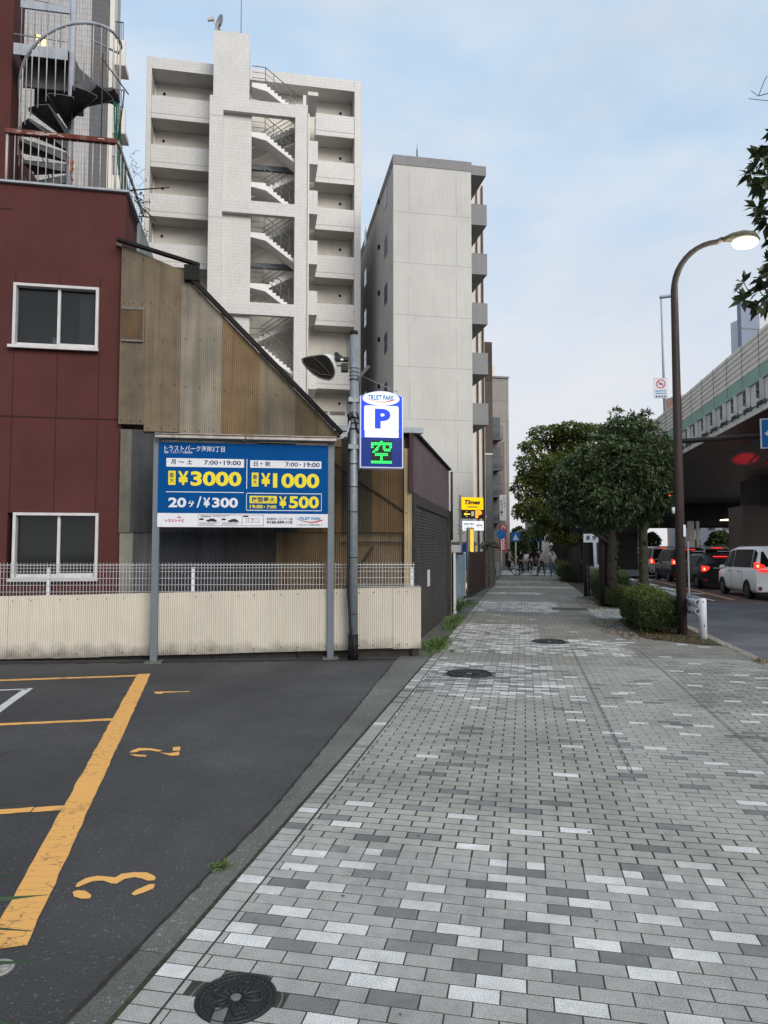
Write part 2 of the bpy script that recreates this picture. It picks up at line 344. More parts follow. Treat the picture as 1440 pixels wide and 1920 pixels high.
def rowk(u): return math.ceil(float(np.interp(u, [2.1, 2.6536, 2.7327, 2.9867, 3.336, 4.3072, 5.3], [-10.6, -4, -3, 0, 4, 15, 26.4])))
WL = [(480 + x / 3, 1400 + y / 3) for x, y in ((645, 327), (300, 333), (1160, 372), (495, 410), (1220, 548), (210, 600), (685, 602), (1365, 637), (640, 682), (305, 695), (1385, 720), (950, 765), (460, 810), (110, 828), (1370, 812), (920, 865), (165, 893), (490, 990), (1130, 1010), (335, 1035), (20, 1068), (1250, 1090), (690, 1150), (530, 1198), (630, 1290), (1340, 1305), (1210, 1375), (385, 1510), (620, 32), (785, 97))]
WL += [(960 + x / 3, 1400 + y / 3) for x, y in ((85, 468), (375, 463), (1300, 573), (1045, 668), (137, 663), (685, 722), (915, 743), (1145, 760), (525, 745), (655, 803), (30, 735), (440, 878), (1040, 883), (25, 830), (205, 960), (830, 965), (1260, 1060), (480, 1105), (1040, 1160), (220, 1208), (800, 1268), (30, 1330), (380, 1453), (1020, 1515), (930, 80))]
WL += [(388, 1746), (452, 1749), (333, 1815), (361, 1852), (461, 1654), (478, 1672), (575, 1513)]
DL = [(480 + x / 3, 1400 + y / 3) for x, y in ((425, 373), (245, 420), (935, 485), (640, 495), (1110, 235), (890, 155), (1265, 300), (905, 322), (590, 175), (490, 585), (735, 738), (1290, 755), (240, 787), (780, 905), (60, 945), (990, 1050), (180, 1085), (845, 1100), (1235, 1210), (1340, 1165), (750, 1390), (355, 1415), (755, 572))]
DL += [(960 + x / 3, 1400 + y / 3) for x, y in ((790, 570), (85, 348), (250, 310), (730, 685), (905, 450), (865, 215), (1000, 185), (1290, 340), (1300, 270), (90, 690), (310, 810), (325, 920), (800, 735), (755, 1130), (630, 1180), (60, 995), (1360, 1130), (1420, 1075), (370, 1300), (20, 1175), (230, 1510), (70, 160))]
MARK = {}
def key(u, v):
    k = rowk(u)
    if v < LV + .132: return (k, 'b')
    off = V0 + (PW / 2 if k % 2 else 0); m = math.floor((v - off) / PW)
    if k == HALF: return (k, m, (v - off) / PW - m > .5)
    return (k, m)
HALF = rowk(uvp(960 + 685 / 3, 1400 + 722 / 3)[0])
for c_, lst in (('w', WL), ('d', DL)):
    for x, y in lst: MARK[key(*uvp(x, y))] = c_
k = -24
while True:
    u1 = U0 + k * PH; u0_ = u1 - PH
    if u1 > 46.2: break
    if u0_ < .3: k += 1; continue
    paver(u0_, u1, LV, LV + .13, (k, 'b')); off = V0 + (PW / 2 if k % 2 else 0); m = math.floor((LV + .135 - off) / PW)
    while off + m * PW < KR - .02:
        a = max(off + m * PW, LV + .135); b_ = min(off + (m + 1) * PW, KR - .004); mid = off + (m + .5) * PW
        if b_ - a > .02:
            if k == HALF and a < mid < b_: paver(u0_, u1, a, mid, (k, m, False)); paver(u0_, u1, mid, b_, (k, m, True))
            else: paver(u0_, u1, a, b_, (k, m))
        m += 1
    k += 1
me = bpy.data.meshes.new('sidewalk'); me.from_pydata(verts, [], faces)
ca = me.color_attributes.new('paver', 'FLOAT_COLOR', 'CORNER'); arr = np.ones((len(me.loops), 4), np.float32)
arr[:, :3] = np.repeat(np.array(cols, np.float32), 4, axis=0); ca.data.foreach_set('color', arr.ravel())
m = bpy.data.materials.new('paver_concrete'); m.use_nodes = True; t = m.node_tree; b = t.nodes['Principled BSDF']; l = t.links.new
at = N(t, 'ShaderNodeVertexColor', layer_name='paver'); tcn = N(t, 'ShaderNodeTexCoord')
n1 = N(t, 'ShaderNodeTexNoise'); n1.inputs['Scale'].default_value = 240; n1.inputs['Detail'].default_value = 2
n2 = N(t, 'ShaderNodeTexNoise'); n2.inputs['Scale'].default_value = .9; n2.inputs['Detail'].default_value = 9; n2.inputs['Roughness'].default_value = .68
n4 = N(t, 'ShaderNodeTexNoise'); n4.inputs['Scale'].default_value = 14; n4.inputs['Detail'].default_value = 6
for n in (n1, n2, n4): l(tcn.outputs['Object'], n.inputs['Vector'])
def mr_(src, a, b2, c, d):
    q = N(t, 'ShaderNodeMapRange'); q.inputs[1].default_value = a; q.inputs[2].default_value = b2; q.inputs[3].default_value = c; q.inputs[4].default_value = d; l(src, q.inputs[0]); return q.outputs[0]
def mul(a, c):
    q = N(t, 'ShaderNodeMath', operation='MULTIPLY'); l(a, q.inputs[0]); l(c, q.inputs[1]); return q.outputs[0]
k = mul(mul(mr_(n1.outputs[0], .3, .7, .5, 1.5), mr_(n2.outputs[0], .32, .62, .74, 1.1)), mr_(n4.outputs[0], .3, .7, .9, 1.1))
vm = N(t, 'ShaderNodeVectorMath', operation='SCALE'); l(at.outputs[0], vm.inputs[0]); l(k, vm.inputs['Scale']); l(vm.outputs[0], b.inputs['Base Color'])
b.inputs['Roughness'].default_value = .88; b.inputs['Specular IOR Level'].default_value = .3
bp = N(t, 'ShaderNodeBump'); bp.inputs['Strength'].default_value = .5; bp.inputs['Distance'].default_value = .003; l(n1.outputs[0], bp.inputs['Height']); l(bp.outputs[0], b.inputs['Normal'])
me.materials.append(m); me.update(); o = bpy.data.objects.new('sidewalk', me); COL.objects.link(o); struct(o, rotz=SR)
# double joint lines (metal strips) in the pavers
mb = MB()
for v in (.762, 1.842):
    for d in (-.012, .012): mb.box(v + d - .003, v + d + .003, 5.5, 12, -.006, .0022)
struct(mb.build('sidewalk_strip', gm('strip_metal', (.16, .16, .155), .6, .2, 8)), rotz=SR)
# planting beds
def bed(name, pts): return flat(name, pts, .006, M_soil)
bed('soil', [(13.05, KR - .01), (13.05, 2.95), (13.9, 2.16), (17.2, 2.16), (17.7, 2.6), (17.7, KR - .01)])
bed('soil', [(20.4, KR - .01), (20.5, 2.7), (21.2, 2.13), (46, 2.13), (46, KR - .01)])
# dark drain slab in the pavement
mb = MB(); p0 = uv_of(G(1036, 1143)); mb.box(p0[1], p0[1] + .95, p0[0] - .05, p0[0] + .65, -.01, .004)
struct(mb.build('sidewalk_slab', gm('slab_dark', (.07, .072, .075), .8, .2, 5)), rotz=SR)
# painted markings
def worn_paint(name, c, thr=.42):
    m = bpy.data.materials.new(name); m.use_nodes = True; t = m.node_tree; b = t.nodes['Principled BSDF']; l = t.links.new
    tc = N(t, 'ShaderNodeTexCoord'); mp = N(t, 'ShaderNodeMapping'); mp.inputs['Scale'].default_value = (1, 2.6, 1); mp.inputs['Rotation'].default_value = (0, 0, .2); l(tc.outputs['Object'], mp.inputs[0])
    v = N(t, 'ShaderNodeTexVoronoi', feature='DISTANCE_TO_EDGE'); v.inputs['Scale'].default_value = 7; 
    wn = N(t, 'ShaderNodeTexNoise'); wn.inputs['Scale'].default_value = 9; wn.inputs['Detail'].default_value = 5
    vm = N(t, 'ShaderNodeVectorMath', operation='MULTIPLY_ADD'); vm.inputs[1].default_value = (.14, .14, .14); l(mp.outputs[0], wn.inputs['Vector']); l(wn.outputs['Color'], vm.inputs[0]); l(mp.outputs[0], vm.inputs[2]); l(vm.outputs[0], v.inputs['Vector'])
    lt = N(t, 'ShaderNodeMath', operation='LESS_THAN'); lt.inputs[1].default_value = .014; l(v.outputs['Distance'], lt.inputs[0])
    n = N(t, 'ShaderNodeTexNoise'); n.inputs['Scale'].default_value = 1.6; n.inputs['Detail'].default_value = 10; n.inputs['Roughness'].default_value = .72; l(tc.outputs['Object'], n.inputs['Vector'])
    gt = N(t, 'ShaderNodeMapRange'); gt.inputs[1].default_value = .58; gt.inputs[2].default_value = .72; l(n.outputs[0], gt.inputs[0])
    n5 = N(t, 'ShaderNodeTexNoise'); n5.inputs['Scale'].default_value = 1.1; l(tc.outputs['Object'], n5.inputs['Vector']); g5 = N(t, 'ShaderNodeMapRange'); g5.inputs[1].default_value = thr; g5.inputs[2].default_value = thr + .1; l(n5.outputs[0], g5.inputs[0])
    m1 = N(t, 'ShaderNodeMath', operation='MULTIPLY'); l(lt.outputs[0], m1.inputs[0]); l(g5.outputs[0], m1.inputs[1]); m3 = N(t, 'ShaderNodeMath', operation='MULTIPLY'); m3.inputs[1].default_value = .85; l(m1.outputs[0], m3.inputs[0])
    m2 = N(t, 'ShaderNodeMath', operation='MAXIMUM'); l(m3.outputs[0], m2.inputs[0]); l(gt.outputs[0], m2.inputs[1])
    mx = N(t, 'ShaderNodeMix', data_type='RGBA'); l(m2.outputs[0], mx.inputs[0]); mx.inputs[6].default_value = (*c, 1); mx.inputs[7].default_value = (.07, .062, .055, 1); l(mx.outputs[2], b.inputs['Base Color']); b.inputs['Roughness'].default_value = .7
    return m
M_yel = worn_paint('yellow_paint', (.80, .41, .11)); M_wht = worn_paint('white_paint', (.6, .6, .58), .6)
def gpoly(name, pxs, z, m, rot=0):
    pts = [G(x, y, z) for x, y in pxs]; me = bpy.data.meshes.new(name); me.from_pydata([tuple(p) for p in pts], [], [tuple(range(len(pts)))]); me.materials.append(m); me.update()
    if me.polygons[0].normal.z < 0: me.flip_normals()
    o = bpy.data.objects.new(name, me); COL.objects.link(o); o['kind'] = 'structure'; return o
def wobble(a, b, wd, z, m, name, n=26, seed=1, amp=.006, wd2=None):
    rr = random.Random(seed); a, b = Vector(a[:2]), Vector(b[:2]); d = (b - a); p = Vector((-d.y, d.x)).normalized(); vs = []
    for i in range(n + 1):
        q = a + d * i / n; ww = wd + ((wd2 or wd) - wd) * i / n
        vs += [(*(q + p * (ww / 2 + rr.uniform(-amp, amp))), z), (*(q - p * (ww / 2 + rr.uniform(-amp, amp))), z)]
    me = bpy.data.meshes.new(name); me.from_pydata(vs, [], [(2 * i, 2 * i + 1, 2 * i + 3, 2 * i + 2) for i in range(n)]); me.materials.append(m); me.update()
    if me.polygons[0].normal.z < 0: me.flip_normals()
    o = bpy.data.objects.new(name, me); COL.objects.link(o); o['kind'] = 'structure'; return o
A0 = G(270, 1264); A1 = G(9, 1779); wobble(A0, A1, .165, .004, M_yel, 'parking_line', 60, 3, .005)
wobble(G(262, 1267), G(-120, 1280), .11, .0025, M_yel, 'parking_line', 30, 4, .004)
wobble(G(215, 1349), G(-160, 1366), .085, .0025, M_yel, 'parking_line', 30, 5, .005)
wobble(G(121, 1515), G(62, 1519), .085, .0025, M_yel, 'parking_line', 8, 6, .005)
wobble(G(60, 1519), G(-100, 1530), .085, .004, M_yel, 'parking_line', 12, 8, .005)
wobble(G(54, 1291), G(-60, 1373), .1, .004, M_wht, 'parking_line', 10, 7, .003)
wobble(G(52, 1292.5), G(-60, 1297), .06, .004, M_wht, 'parking_line', 10, 9, .003)
def zoomed(pts, ox=0, oy=1220, s=2.743): return [(ox + x / s, oy + y / s) for x, y in pts]
M_num = worn_paint('number_paint', (.80, .42, .12), .75)
for nm, parts in (('parking_number_one', [[(790, 211), (975, 208), (975, 212), (840, 216), (835, 222), (800, 221)]]),
    ('parking_number_two', [[(665, 524), (680, 512), (715, 500), (775, 502), (838, 513), (815, 519), (770, 512), (720, 514), (700, 522)], [(665, 533), (690, 533), (755, 537), (750, 545), (700, 543)],
        [(822, 524), (872, 527), (922, 518), (921, 538), (880, 540), (868, 537)], [(890, 496), (928, 493), (926, 513), (888, 515)]]),
    ('parking_number_three', [[(387, 1213), (400, 1192), (440, 1170), (500, 1157), (560, 1162), (592, 1166), (625, 1147), (690, 1139), (755, 1140), (790, 1155), (802, 1166), (795, 1180), (760, 1183), (730, 1171), (690, 1164), (640, 1174), (600, 1198), (570, 1196), (530, 1182), (480, 1184), (430, 1203), (400, 1216)],
        [(373, 1240), (400, 1231), (440, 1235), (470, 1256), (465, 1273), (420, 1276), (380, 1264)], [(675, 1250), (700, 1230), (770, 1200), (797, 1200), (790, 1222), (740, 1243), (690, 1259)]])):
    mb = MB()
    for p in parts:
        q = [tuple(G(x, y, .004)) for x, y in zoomed(p)]; ar = sum(q[i][0] * q[(i + 1) % len(q)][1] - q[(i + 1) % len(q)][0] * q[i][1] for i in range(len(q)))
        if ar < 0: q = q[::-1]
        mb.add(q, [tuple(range(len(q)))])
    struct(mb.build(nm, M_num))
# road markings on the right
M_rl = gm('road_paint_orange', (.62, .36, .16), .8, .2, 20); M_rw = gm('road_paint_white', (.8, .8, .78), .8, .12, 20)
def rpx(px, py): return G(px, py, -.15)
a, b_ = rpx(1375, 1125), rpx(1172, 1075); wobble(a, b_, .14, -.141, M_rl, 'road_line', 20, 2, .003)
for (x0, y0, x1, y1) in ((1318, 1114, 1296, 1112), (1270, 1107, 1240, 1101), (1232, 1098, 1212, 1094)): wobble(rpx(x0, y0), rpx(x1, y1), .3, -.141, M_rw, 'road_line', 4, 2, .003)
a, b_ = rpx(1340, 1127), rpx(1150, 1080); wobble(a, b_, .07, -.141, M_rw, 'road_line', 20, 2, .003)
for i in range(9): flat('crosswalk_stripe', [(43.2, 4.2 + i * .95), (45.8, 4.2 + i * .95), (45.8, 4.65 + i * .95), (43.2, 4.65 + i * .95)], -.141, M_rw)
for i in range(7): flat('crosswalk_stripe', [(47.5 + i * 1.6, -4.6), (48.3 + i * 1.6, -4.6), (48.3 + i * 1.6, 2.6), (47.5 + i * 1.6, 2.6)], -.015, M_rw)
# orange painted patch by the far lot
gpoly('parking_line', [(866, 1140), (866, 1128), (880, 1129), (873, 1136)], .004, gm('patch_orange', (.75, .3, .12), .8, .1))

# ragged dark strip along the foot of the fence, mossy joint beside the pavers
def ragged(name, pts, wd, z, m, seed, amp):
    rr = random.Random(seed); vs = []; n = len(pts) - 1; fs = []
    P = [Vector(p[:2]) for p in pts]
    for i, p in enumerate(P):
        d = (P[min(i + 1, n)] - P[max(i - 1, 0)]).normalized(); q = Vector((-d.y, d.x)); vs += [(*(p + q * (wd * rr.uniform(.6, 1.0))), z), (*(p - q * (wd * rr.uniform(1 - amp, 1))), z)]
    me = bpy.data.meshes.new(name); me.from_pydata(vs, [], [(2 * i, 2 * i + 1, 2 * i + 3, 2 * i + 2) for i in range(n)]); me.materials.append(m); me.update()
    if me.polygons[0].normal.z < 0: me.flip_normals()
    o = bpy.data.objects.new(name, me); COL.objects.link(o); o['kind'] = 'structure'; return o
M_dstrip = gm('dark_strip', (.035, .033, .029), .95, .4, 9, .5, 80); M_moss = gm('moss_joint', (.05, .048, .03), .95, .5, 30, .5, 80)
ragged('fence_foot_strip', [(-8 + i * .09, 10.02 + (i * .09) * .0647, 0) for i in range(96)], .13, .0025, M_dstrip, 3, .7)
ragged('joint_moss', [S(1.2 + i * .07, -1.437) for i in range(140)], .012, .0045, M_moss, 5, .8)
ragged('joint_moss', [S(1.2 + i * .07, -1.585 - max(0, (1.2 + i * .07) - 4.3) * .0525) for i in range(125)], .014, .005, M_dstrip, 6, .9)

# dropped gum spots and small dark stains on the pavers
mb = MB(); rr = random.Random(9)
for _ in range(120):
    u, v, r = rr.uniform(1.6, 12), rr.uniform(-1.3, 3.2), rr.uniform(.004, .011); q = S(u, v, .0019); n = 7; mb.add([(q.x + r * rr.uniform(.7, 1.2) * math.cos(k * 2 * math.pi / n), q.y + r * rr.uniform(.7, 1.2) * math.sin(k * 2 * math.pi / n), q.z) for k in range(n)], [tuple(range(n))])
o = mb.build('gum_spots', gm('gum', (.10, .10, .095), .8, .2, 20)); tag(o, 'small dark gum spots dotted over the pavers', 'gum spots', kind='stuff')
# ================================================================ white-tiled apartment block
M_tile = tile_mat('white_tile', (.56, .545, .52), (.62, .605, .58), (.45, .435, .42), .09, .2, 0, .010, .35, .45, .04)
M_cream = gm('cream_render', (.66, .63, .57), .85, .08, .5, streak=.12, dirt=(.3, .28, .25)); M_soff = gm('soffit_paint', (.54, .51, .46), .9, .08, 1)
M_alc = gm('alcove_grey', (.22, .212, .2), .8, .1, 2); M_pipe = gm('pipe_white', (.62, .6, .56), .5, .06, 3); M_dark = gm('vent_black', (.012, .012, .012), .7, 0)
M_rail = gm('rail_grey', (.16, .165, .17), .5, .1, 5, metal=.3); M_stair = gm('stair_white', (.76, .75, .72), .7, .06, 2); M_steel = gm('beam_steel', (.10, .11, .12), .6, .1, 3)
M_jl = gm('joint_line', (.30, .29, .27), .9, 0)
d0 = 39.0; o0 = Dp(268, 1031, d0); o0.z = 0
APT = thing('apartment_building', 'tall white tiled apartment block with stepped balconies and an open zigzag stair in its middle', 'building', o0, BR)
def A(px, py, y=0.): p = hit(APT, px, py, 'y', y); return p.x, p.z
BY = 2.2; WY = 3.6; FH = (A(330, 183, BY)[1] - A(330, 458, BY)[1]) / 3; ZT = A(330, 183, BY)[1]; ZR = A(330, 112, BY)[1]; ZS = A(330, 133, BY)[1]
xl0, xl1 = A(268, 500, BY)[0], A(278, 500, BY)[0]; xr0, xr1 = A(664, 500, BY)[0], A(676, 500, BY)[0]
xp0, xp1 = A(389, 500)[0], A(415, 500)[0]; xo0 = A(470, 400)[0]; xq0, xq1 = A(552.5, 400)[0], A(576, 400)[0]; xlb = A(597, 500, 0)[0]
mb = MB()
mb.box(xl0, xl1, BY - .05, 12, 0, ZR); mb.box(xr0, xr1, BY - .05, 12, 0, ZR)
mb.box(xl1, xr0, WY, 12, 0, ZS + .01, 1)
mb.box(xl1, xr0, BY - .02, WY - .01, ZS, ZR); mb.box(xl1, xr0, WY, 11.9, ZS + .02, ZR - .4)
# core: left pier, recessed wall, right pier, the storey beams, the tower
zc = A(400, 178)[1]; zt_ = A(434, 52)[1]
mb.box(xp0, xp1, 0, WY - .01, 0, zc); mb.box(xq0, xq1, 0, 1.6, 0, A(565, 196)[1])
mb.box(xp1, xo0, .35, WY - .02, 0, zc - .003)
tx0, tx1 = A(401, 100, .4)[0], A(468, 100, .4)[0]
mb.box(tx0, tx1, .34, 3.4, zc, zt_)
bz = [(A(470, 187)[1], A(470, 211)[1]), (A(470, 376)[1], A(470, 400)[1]), (A(470, 566)[1], A(470, 589)[1])]
bz.append((bz[2][0] - 2 * FH, bz[2][1] - 2 * FH))
for a, b_ in bz: mb.box(xp1, xq0, .004, .35, b_, a)
for k in range(0, 5):   # horizontal movement joints
    z = bz[0][0] - .1 - k * 2 * FH - 1.1
    mb.box(xp0 + .002, xp1 - .002, -.004, .0, z, z + .03, 2)
mb.build('wall', [M_tile, M_cream, M_jl], APT)
# balconies both sides
for side in (0, 1):
    a, b_ = (xl1 + .01, xp0 - .01) if side == 0 else (xlb - .05, xr0 - .01)
    for k in range(10):
        zt = ZT - k * FH - (.95 if k >= 5 else 0)
        if zt < 2: break
        mb = MB(); mb.box(a, b_, BY, BY + .14, zt - 1.42, zt); mb.box(a, b_, BY + .145, WY - .005, zt - 1.42, zt - 1.2, 1)
        mb.box(a, b_, BY - .004, BY, zt - 1.12, zt - 1.09, 2)
        mb.build('balcony', [M_tile, M_soff, M_jl], APT)
        zf = zt - 1.2; mb = MB()
        if side == 0:
            x0, x1 = A(297, 300, WY)[0], b_; xd = A(306, 300, WY)[0]; xpipe = A(289, 300, WY - .2)[0]
        else:
            x0, x1 = xlb, A(648, 300, WY)[0]; xd = A(638, 300, WY)[0]; xpipe = A(655, 300, WY - .2)[0]
        mb.box(x0, x1, WY - .02, WY - .002, zf + .02, zf + 1.72); mb.box(x0 + .1, x0 + .9, WY - .04, WY - .021, zf + .02, zf + 1.6, 1); mb.box((x0 + x1) / 2 - .1, (x0 + x1) / 2 + .05, WY - .1, WY - .021, zf + .02, zf + 1.7, 1)
        mb.box(x1 - 1.3, x1 - .4, WY - .04, WY - .021, zf + .75, zf + 1.5, 2)
        mb.build('door_alcove', [M_alc, M_pipe, glass_mat('dark_glass')], APT)
        mb = MB(); mb.cyl((xpipe, WY - .2, zf), (xpipe, WY - .2, zt + FH - 1.42 + (.95 if k == 5 else 0)), .05, 8); mb.build('drainpipe', M_pipe, APT)
        mb = MB(); mb.cyl((xd, WY - .03, zf + 2.25), (xd, WY - .002, zf + 2.25), .09, 14); mb.build('vent', M_dark, APT)
# half landings that stick out between the balconies (right of the pier)
zl0 = A(590, 264)[1]
for k in range(-1, 9):
    z = zl0 - k * FH - (1.4 if k >= 4 else 0)
    if z < 2: break
    mb = MB(); mb.box(xq1 + .002, A(596, 300, .02)[0], .02, 2.1, z - (1.45 if k >= 0 else .25), z if k >= 0 else z - .02); 
    if k < 0: z0_ = z
    mb.build('stair_landing', M_tile, APT)
mb = MB(); mb.cyl((xq1 + .06, -.06, 0), (xq1 + .06, -.06, A(580, 215)[1]), .055, 8); mb.build('drainpipe', M_pipe, APT)
# inside of the stair well
mb = MB(); mb.box(xo0 - .3, xq1, 3.3, 3.58, 0, ZS - .02); mb.box(xq1 - .2, xq1, 1.62, 3.29, 0, ZS - 1); mb.build('stair_wall', M_cream, APT)
def flight(x0, z0, x1, z1, y0, y1, n, flat_, name='stair_flight'):
    """saw-tooth stringer and treads from (x0,z0) down to (x1,z1), with a flat landing of length flat_ at the top"""
    s = 1 if x1 > x0 else -1; top = [(x0, z0), (x0 + s * flat_, z0)]; L_ = abs(x1 - x0) - flat_; dx = L_ / n; dz = (z0 - z1) / n; x = x0 + s * flat_; z = z0
    for i in range(n): z -= dz; top.append((x, z)); x += s * dx; top.append((x, z))
    th_ = .28; bot = [(x1, z1 - th_ * 1.1), (x0 + s * flat_, z0 - th_ * 1.6), (x0, z0 - th_)]
    mb = MB(); mb.prism(top + bot, 'y', y0, y1); return mb
FL = [A(470, 246, .3)[1] - k * FH - (.7 if k >= 4 else 0) for k in range(-1, 8)]
xland = A(500, 250, .3)[0] - xo0
for k, z in enumerate(FL):
    if z < 3: break
    zt2 = z - FH / 2
    mb = flight(xo0 - .01, z, xq0 + .25, zt2, .36, 1.45, 9, xland); mb.build('stair_flight', M_stair, APT)
    mb = flight(xq0 + .25, zt2, xo0 - .01, z - FH, 1.75, 2.9, 9, .25); 
    if k > -1: mb.build('stair_flight', M_stair, APT)
    mb = MB()
    for y in (.42, ):
        p = [(xo0, z), (xo0 + xland - .1, z), (xq0 + .2, zt2)]
        for h in (.35, .7, 1.08):
            mb.tube([(q[0], y, q[1] + h) for q in p], .016 if h < 1 else .026, 5)
        mb.cyl((xo0 + xland - .1, y, z - .1), (xo0 + xland - .1, y, z + 1.08), .025, 5)
        for i in range(1, 4):
            t_ = i / 4; xx = p[1][0] + (p[2][0] - p[1][0]) * t_; zz = z + (zt2 - z) * t_; mb.cyl((xx, y, zz - .2), (xx, y, zz + 1.08), .022, 5)
    p = [(xq0 + .1, zt2), (xo0 + .6, z - FH)]
    for h in (.3, .6, .9): mb.tube([(q[0], 1.8, q[1] + h) for q in p], .022, 5)
    mb.build('stair_railing', M_rail, APT)
    # steel tie beam every second floor
    if k in (2, 4): 
        mb = MB(); zz = A(470, 294, .7)[1] - (k - 2) * FH; mb.box(xo0, xq0, 1.5, 1.72, zz - .3, zz); mb.build('tie_beam', M_steel, APT)
# roof railing at the head of the stair
# satellite dish and masts standing on the tower
M_dish = gm('dish_grey', (.42, .43, .43), .5, .08, 6)
pd = hit(APT, 411, 48, 'y', 1.6); wp = TM[APT] @ Vector((pd.x, 1.6, zt_))
t = thing('satellite_dish', 'round satellite dish on the top of the white stair tower', 'dish', wp, BR)
mb = MB(); cz = 1.35; AX = Vector((-.84, -.52, .1)).normalized(); QM = AX.to_track_quat('Z', 'Y').to_matrix(); vs = []; nn_ = 24
for sgn in (0, .012):
    for rr_ in (.02, .2, .35, .5):
        for k in range(nn_): vs.append(Vector((.12, 0, cz)) + QM @ Vector((rr_ * math.cos(k * 2 * math.pi / nn_), rr_ * math.sin(k * 2 * math.pi / nn_), .75 * rr_ * rr_ - sgn)))
fs_ = [(b_ + i * nn_ + k, b_ + i * nn_ + (k + 1) % nn_, b_ + (i + 1) * nn_ + (k + 1) % nn_, b_ + (i + 1) * nn_ + k)[::(1 if b_ == 0 else -1)] for b_ in (0, 4 * nn_) for i in range(3) for k in range(nn_)]
mb.add(vs, fs_, 0, True); mb.build('reflector', M_dish, t); mb = MB(); mb.cyl((0, 0, 0), (0, 0, cz), .035, 8); mb.beam((0, 0, cz), (.12, 0, cz), .14, .14); mb.build('mount', M_rail, t)
mb = MB(); mb.tube([(.1, -.05, cz - .45), (-.42, -.3, cz - .02)], .02, 6); mb.obox((-.48, -.3, cz + .02), (1, 0, .3), (0, 1, 0), (0, 0, 1), .2, .08, .09); mb.build('feed_horn', M_dish, t)
pm = hit(APT, 452, 54, 'y', 2.4); t = thing('roof_mast', 'thin tall mast rising from the white stair tower beside the dish', 'mast', TM[APT] @ Vector((pm.x, 2.4, zt_)), BR)
mb = MB(); mb.cyl((0, 0, 0), (0, 0, 4.2), .035, 6, 0, .02); mb.build('pole', M_rail, t); mb = MB(); mb.cyl((0, 0, 0), (0, 0, .2), .09, 8); mb.build('base', M_rail, t)
# ================================================================ plain white building with a blank gable
M_gab = gm('gable_paint', (.53, .52, .49), .85, .09, .35, .15, 30, streak=.34, dirt=(.38, .36, .33)); M_side = M_gab
M_band = gm('band_grey', (.24, .235, .235), .8, .08, 1, streak=.15); M_gr = gm('groove', (.36, .35, .33), .9, 0)
o0 = Dp(738, 1031, 38); o0.z = 0; WB = thing('office_building', 'plain off-white building with a blank gable, grey roof band and grey balconies on its right', 'building', o0, BR)
def W(px, py, y=0.): p = hit(WB, px, py, 'y', y); return p.x, p.z
wx = W(885, 600)[0]; ztop = W(740, 290)[1]; zb = W(740, 308)[1]; DEP = 15
mb = MB(); mb.box(0, wx, 0, DEP, 0, zb); mb.box(-.03, wx + .03, -.03, DEP, zb, ztop, 1)
zj = [W(740, y)[1] for y in (396, 491, 589, 686)]; pitch = (zj[0] - zj[3]) / 3; zj += [zj[3] - pitch * i for i in (1, 2, 3)]
xa, xb = W(767, 500)[0], W(856, 500)[0]
for z in zj:
    mb.box(.003, wx - .003, -.004, 0, z - .012, z + .012, 2); mb.box(-.004, 0, .01, DEP, z - .012, z + .012, 2)
    for x in (xa, xb): mb.box(x - .012, x + .012, -.004, 0, z + .02, z + pitch * .78, 2)
    for y in (3.2, 6.5, 10): mb.box(-.004, 0, y, y + .024, z + .05, z + pitch * .8, 2)
mb.build('wall', [M_gab, M_band, M_gr], WB)
M_fr = gm('window_frame_silver', (.4, .4, .4), .4, .05, 3, metal=.5)
pw = [(724, 370, 2.4)]
for k in range(8):
    for (px, yy) in ((724, None), (686, None)):
        p = hit(WB, px, 370 if px == 724 else 445, 'x', 0.); z = p.z - k * pitch * (1.0); y = p.y
        if z < 2: continue
        mb = MB(); mb.box(-.03, -.001, y - .5, y + .5, z - .62, z + .62, 0); f = mb.build('window', M_fr, WB)
        mb = MB(); mb.box(-.035, -.031, y - .44, y + .44, z - .56, z + .0); mb.box(-.035, -.031, y - .44, y + .44, z + .05, z + .56); g = mb.build('pane', glass_mat('pane_grey', (.08, .085, .09)), f)
    p = hit(WB, 712, 378, 'x', 0.); z = p.z - k * pitch
    if z > 2: mb = MB(); mb.box(-.12, -.001, p.y - .1, p.y + .1, z - .12, z + .12); mb.build('vent', M_dark, WB)
M_balc = gm('balcony_grey', (.23, .228, .228), .75, .06, 1.5, streak=.1)
bx1 = W(913.5, 500, .6)[0]; zbt = [W(900, y, .6)[1] for y in (383, 475, 568, 662, 756)]; pb = (zbt[0] - zbt[4]) / 4; hb = zbt[0] - W(900, 422, .6)[1]
mb = MB(); mb.box(wx + .031, W(911, 300, .6)[0], .6, DEP - 1, W(900, 329, .6)[1], W(900, 311, .6)[1]); mb.build('roof_slab', M_balc, WB)
for k in range(5):
    z = zbt[0] - k * pb; mb = MB(); mb.box(wx + .002, bx1, .6, .75, z - hb, z); mb.box(bx1 - .15, bx1, .75, 6, z - hb, z); mb.box(wx + .002, bx1 - .15, .75, 6, z - hb, z - hb + .2); mb.build('balcony', M_balc, WB)
    mb = MB(); mb.box(wx + .3, wx + .7, 1.6, 2.2, z - hb - .05, z - hb - .001, 0); mb.build('ceiling_hatch', M_alc, WB)
mb = MB(); x0 = W(907, 500, 6)[0]; mb.box(wx + .002, x0, 6.01, 6.3, 0, W(900, 345, 6)[1]); mb.build('partition_wall', M_cream, WB)
mb = MB(); mb.cyl((x0 - .12, 5.9, 0), (x0 - .12, 5.9, W(900, 350, 6)[1]), .06, 8); mb.cyl((x0 - .5, 5.9, 0), (x0 - .5, 5.9, W(900, 350, 6)[1]), .05, 8); mb.build('drainpipe', gm('pipe_brown', (.12, .075, .065), .6, .1, 4), WB)
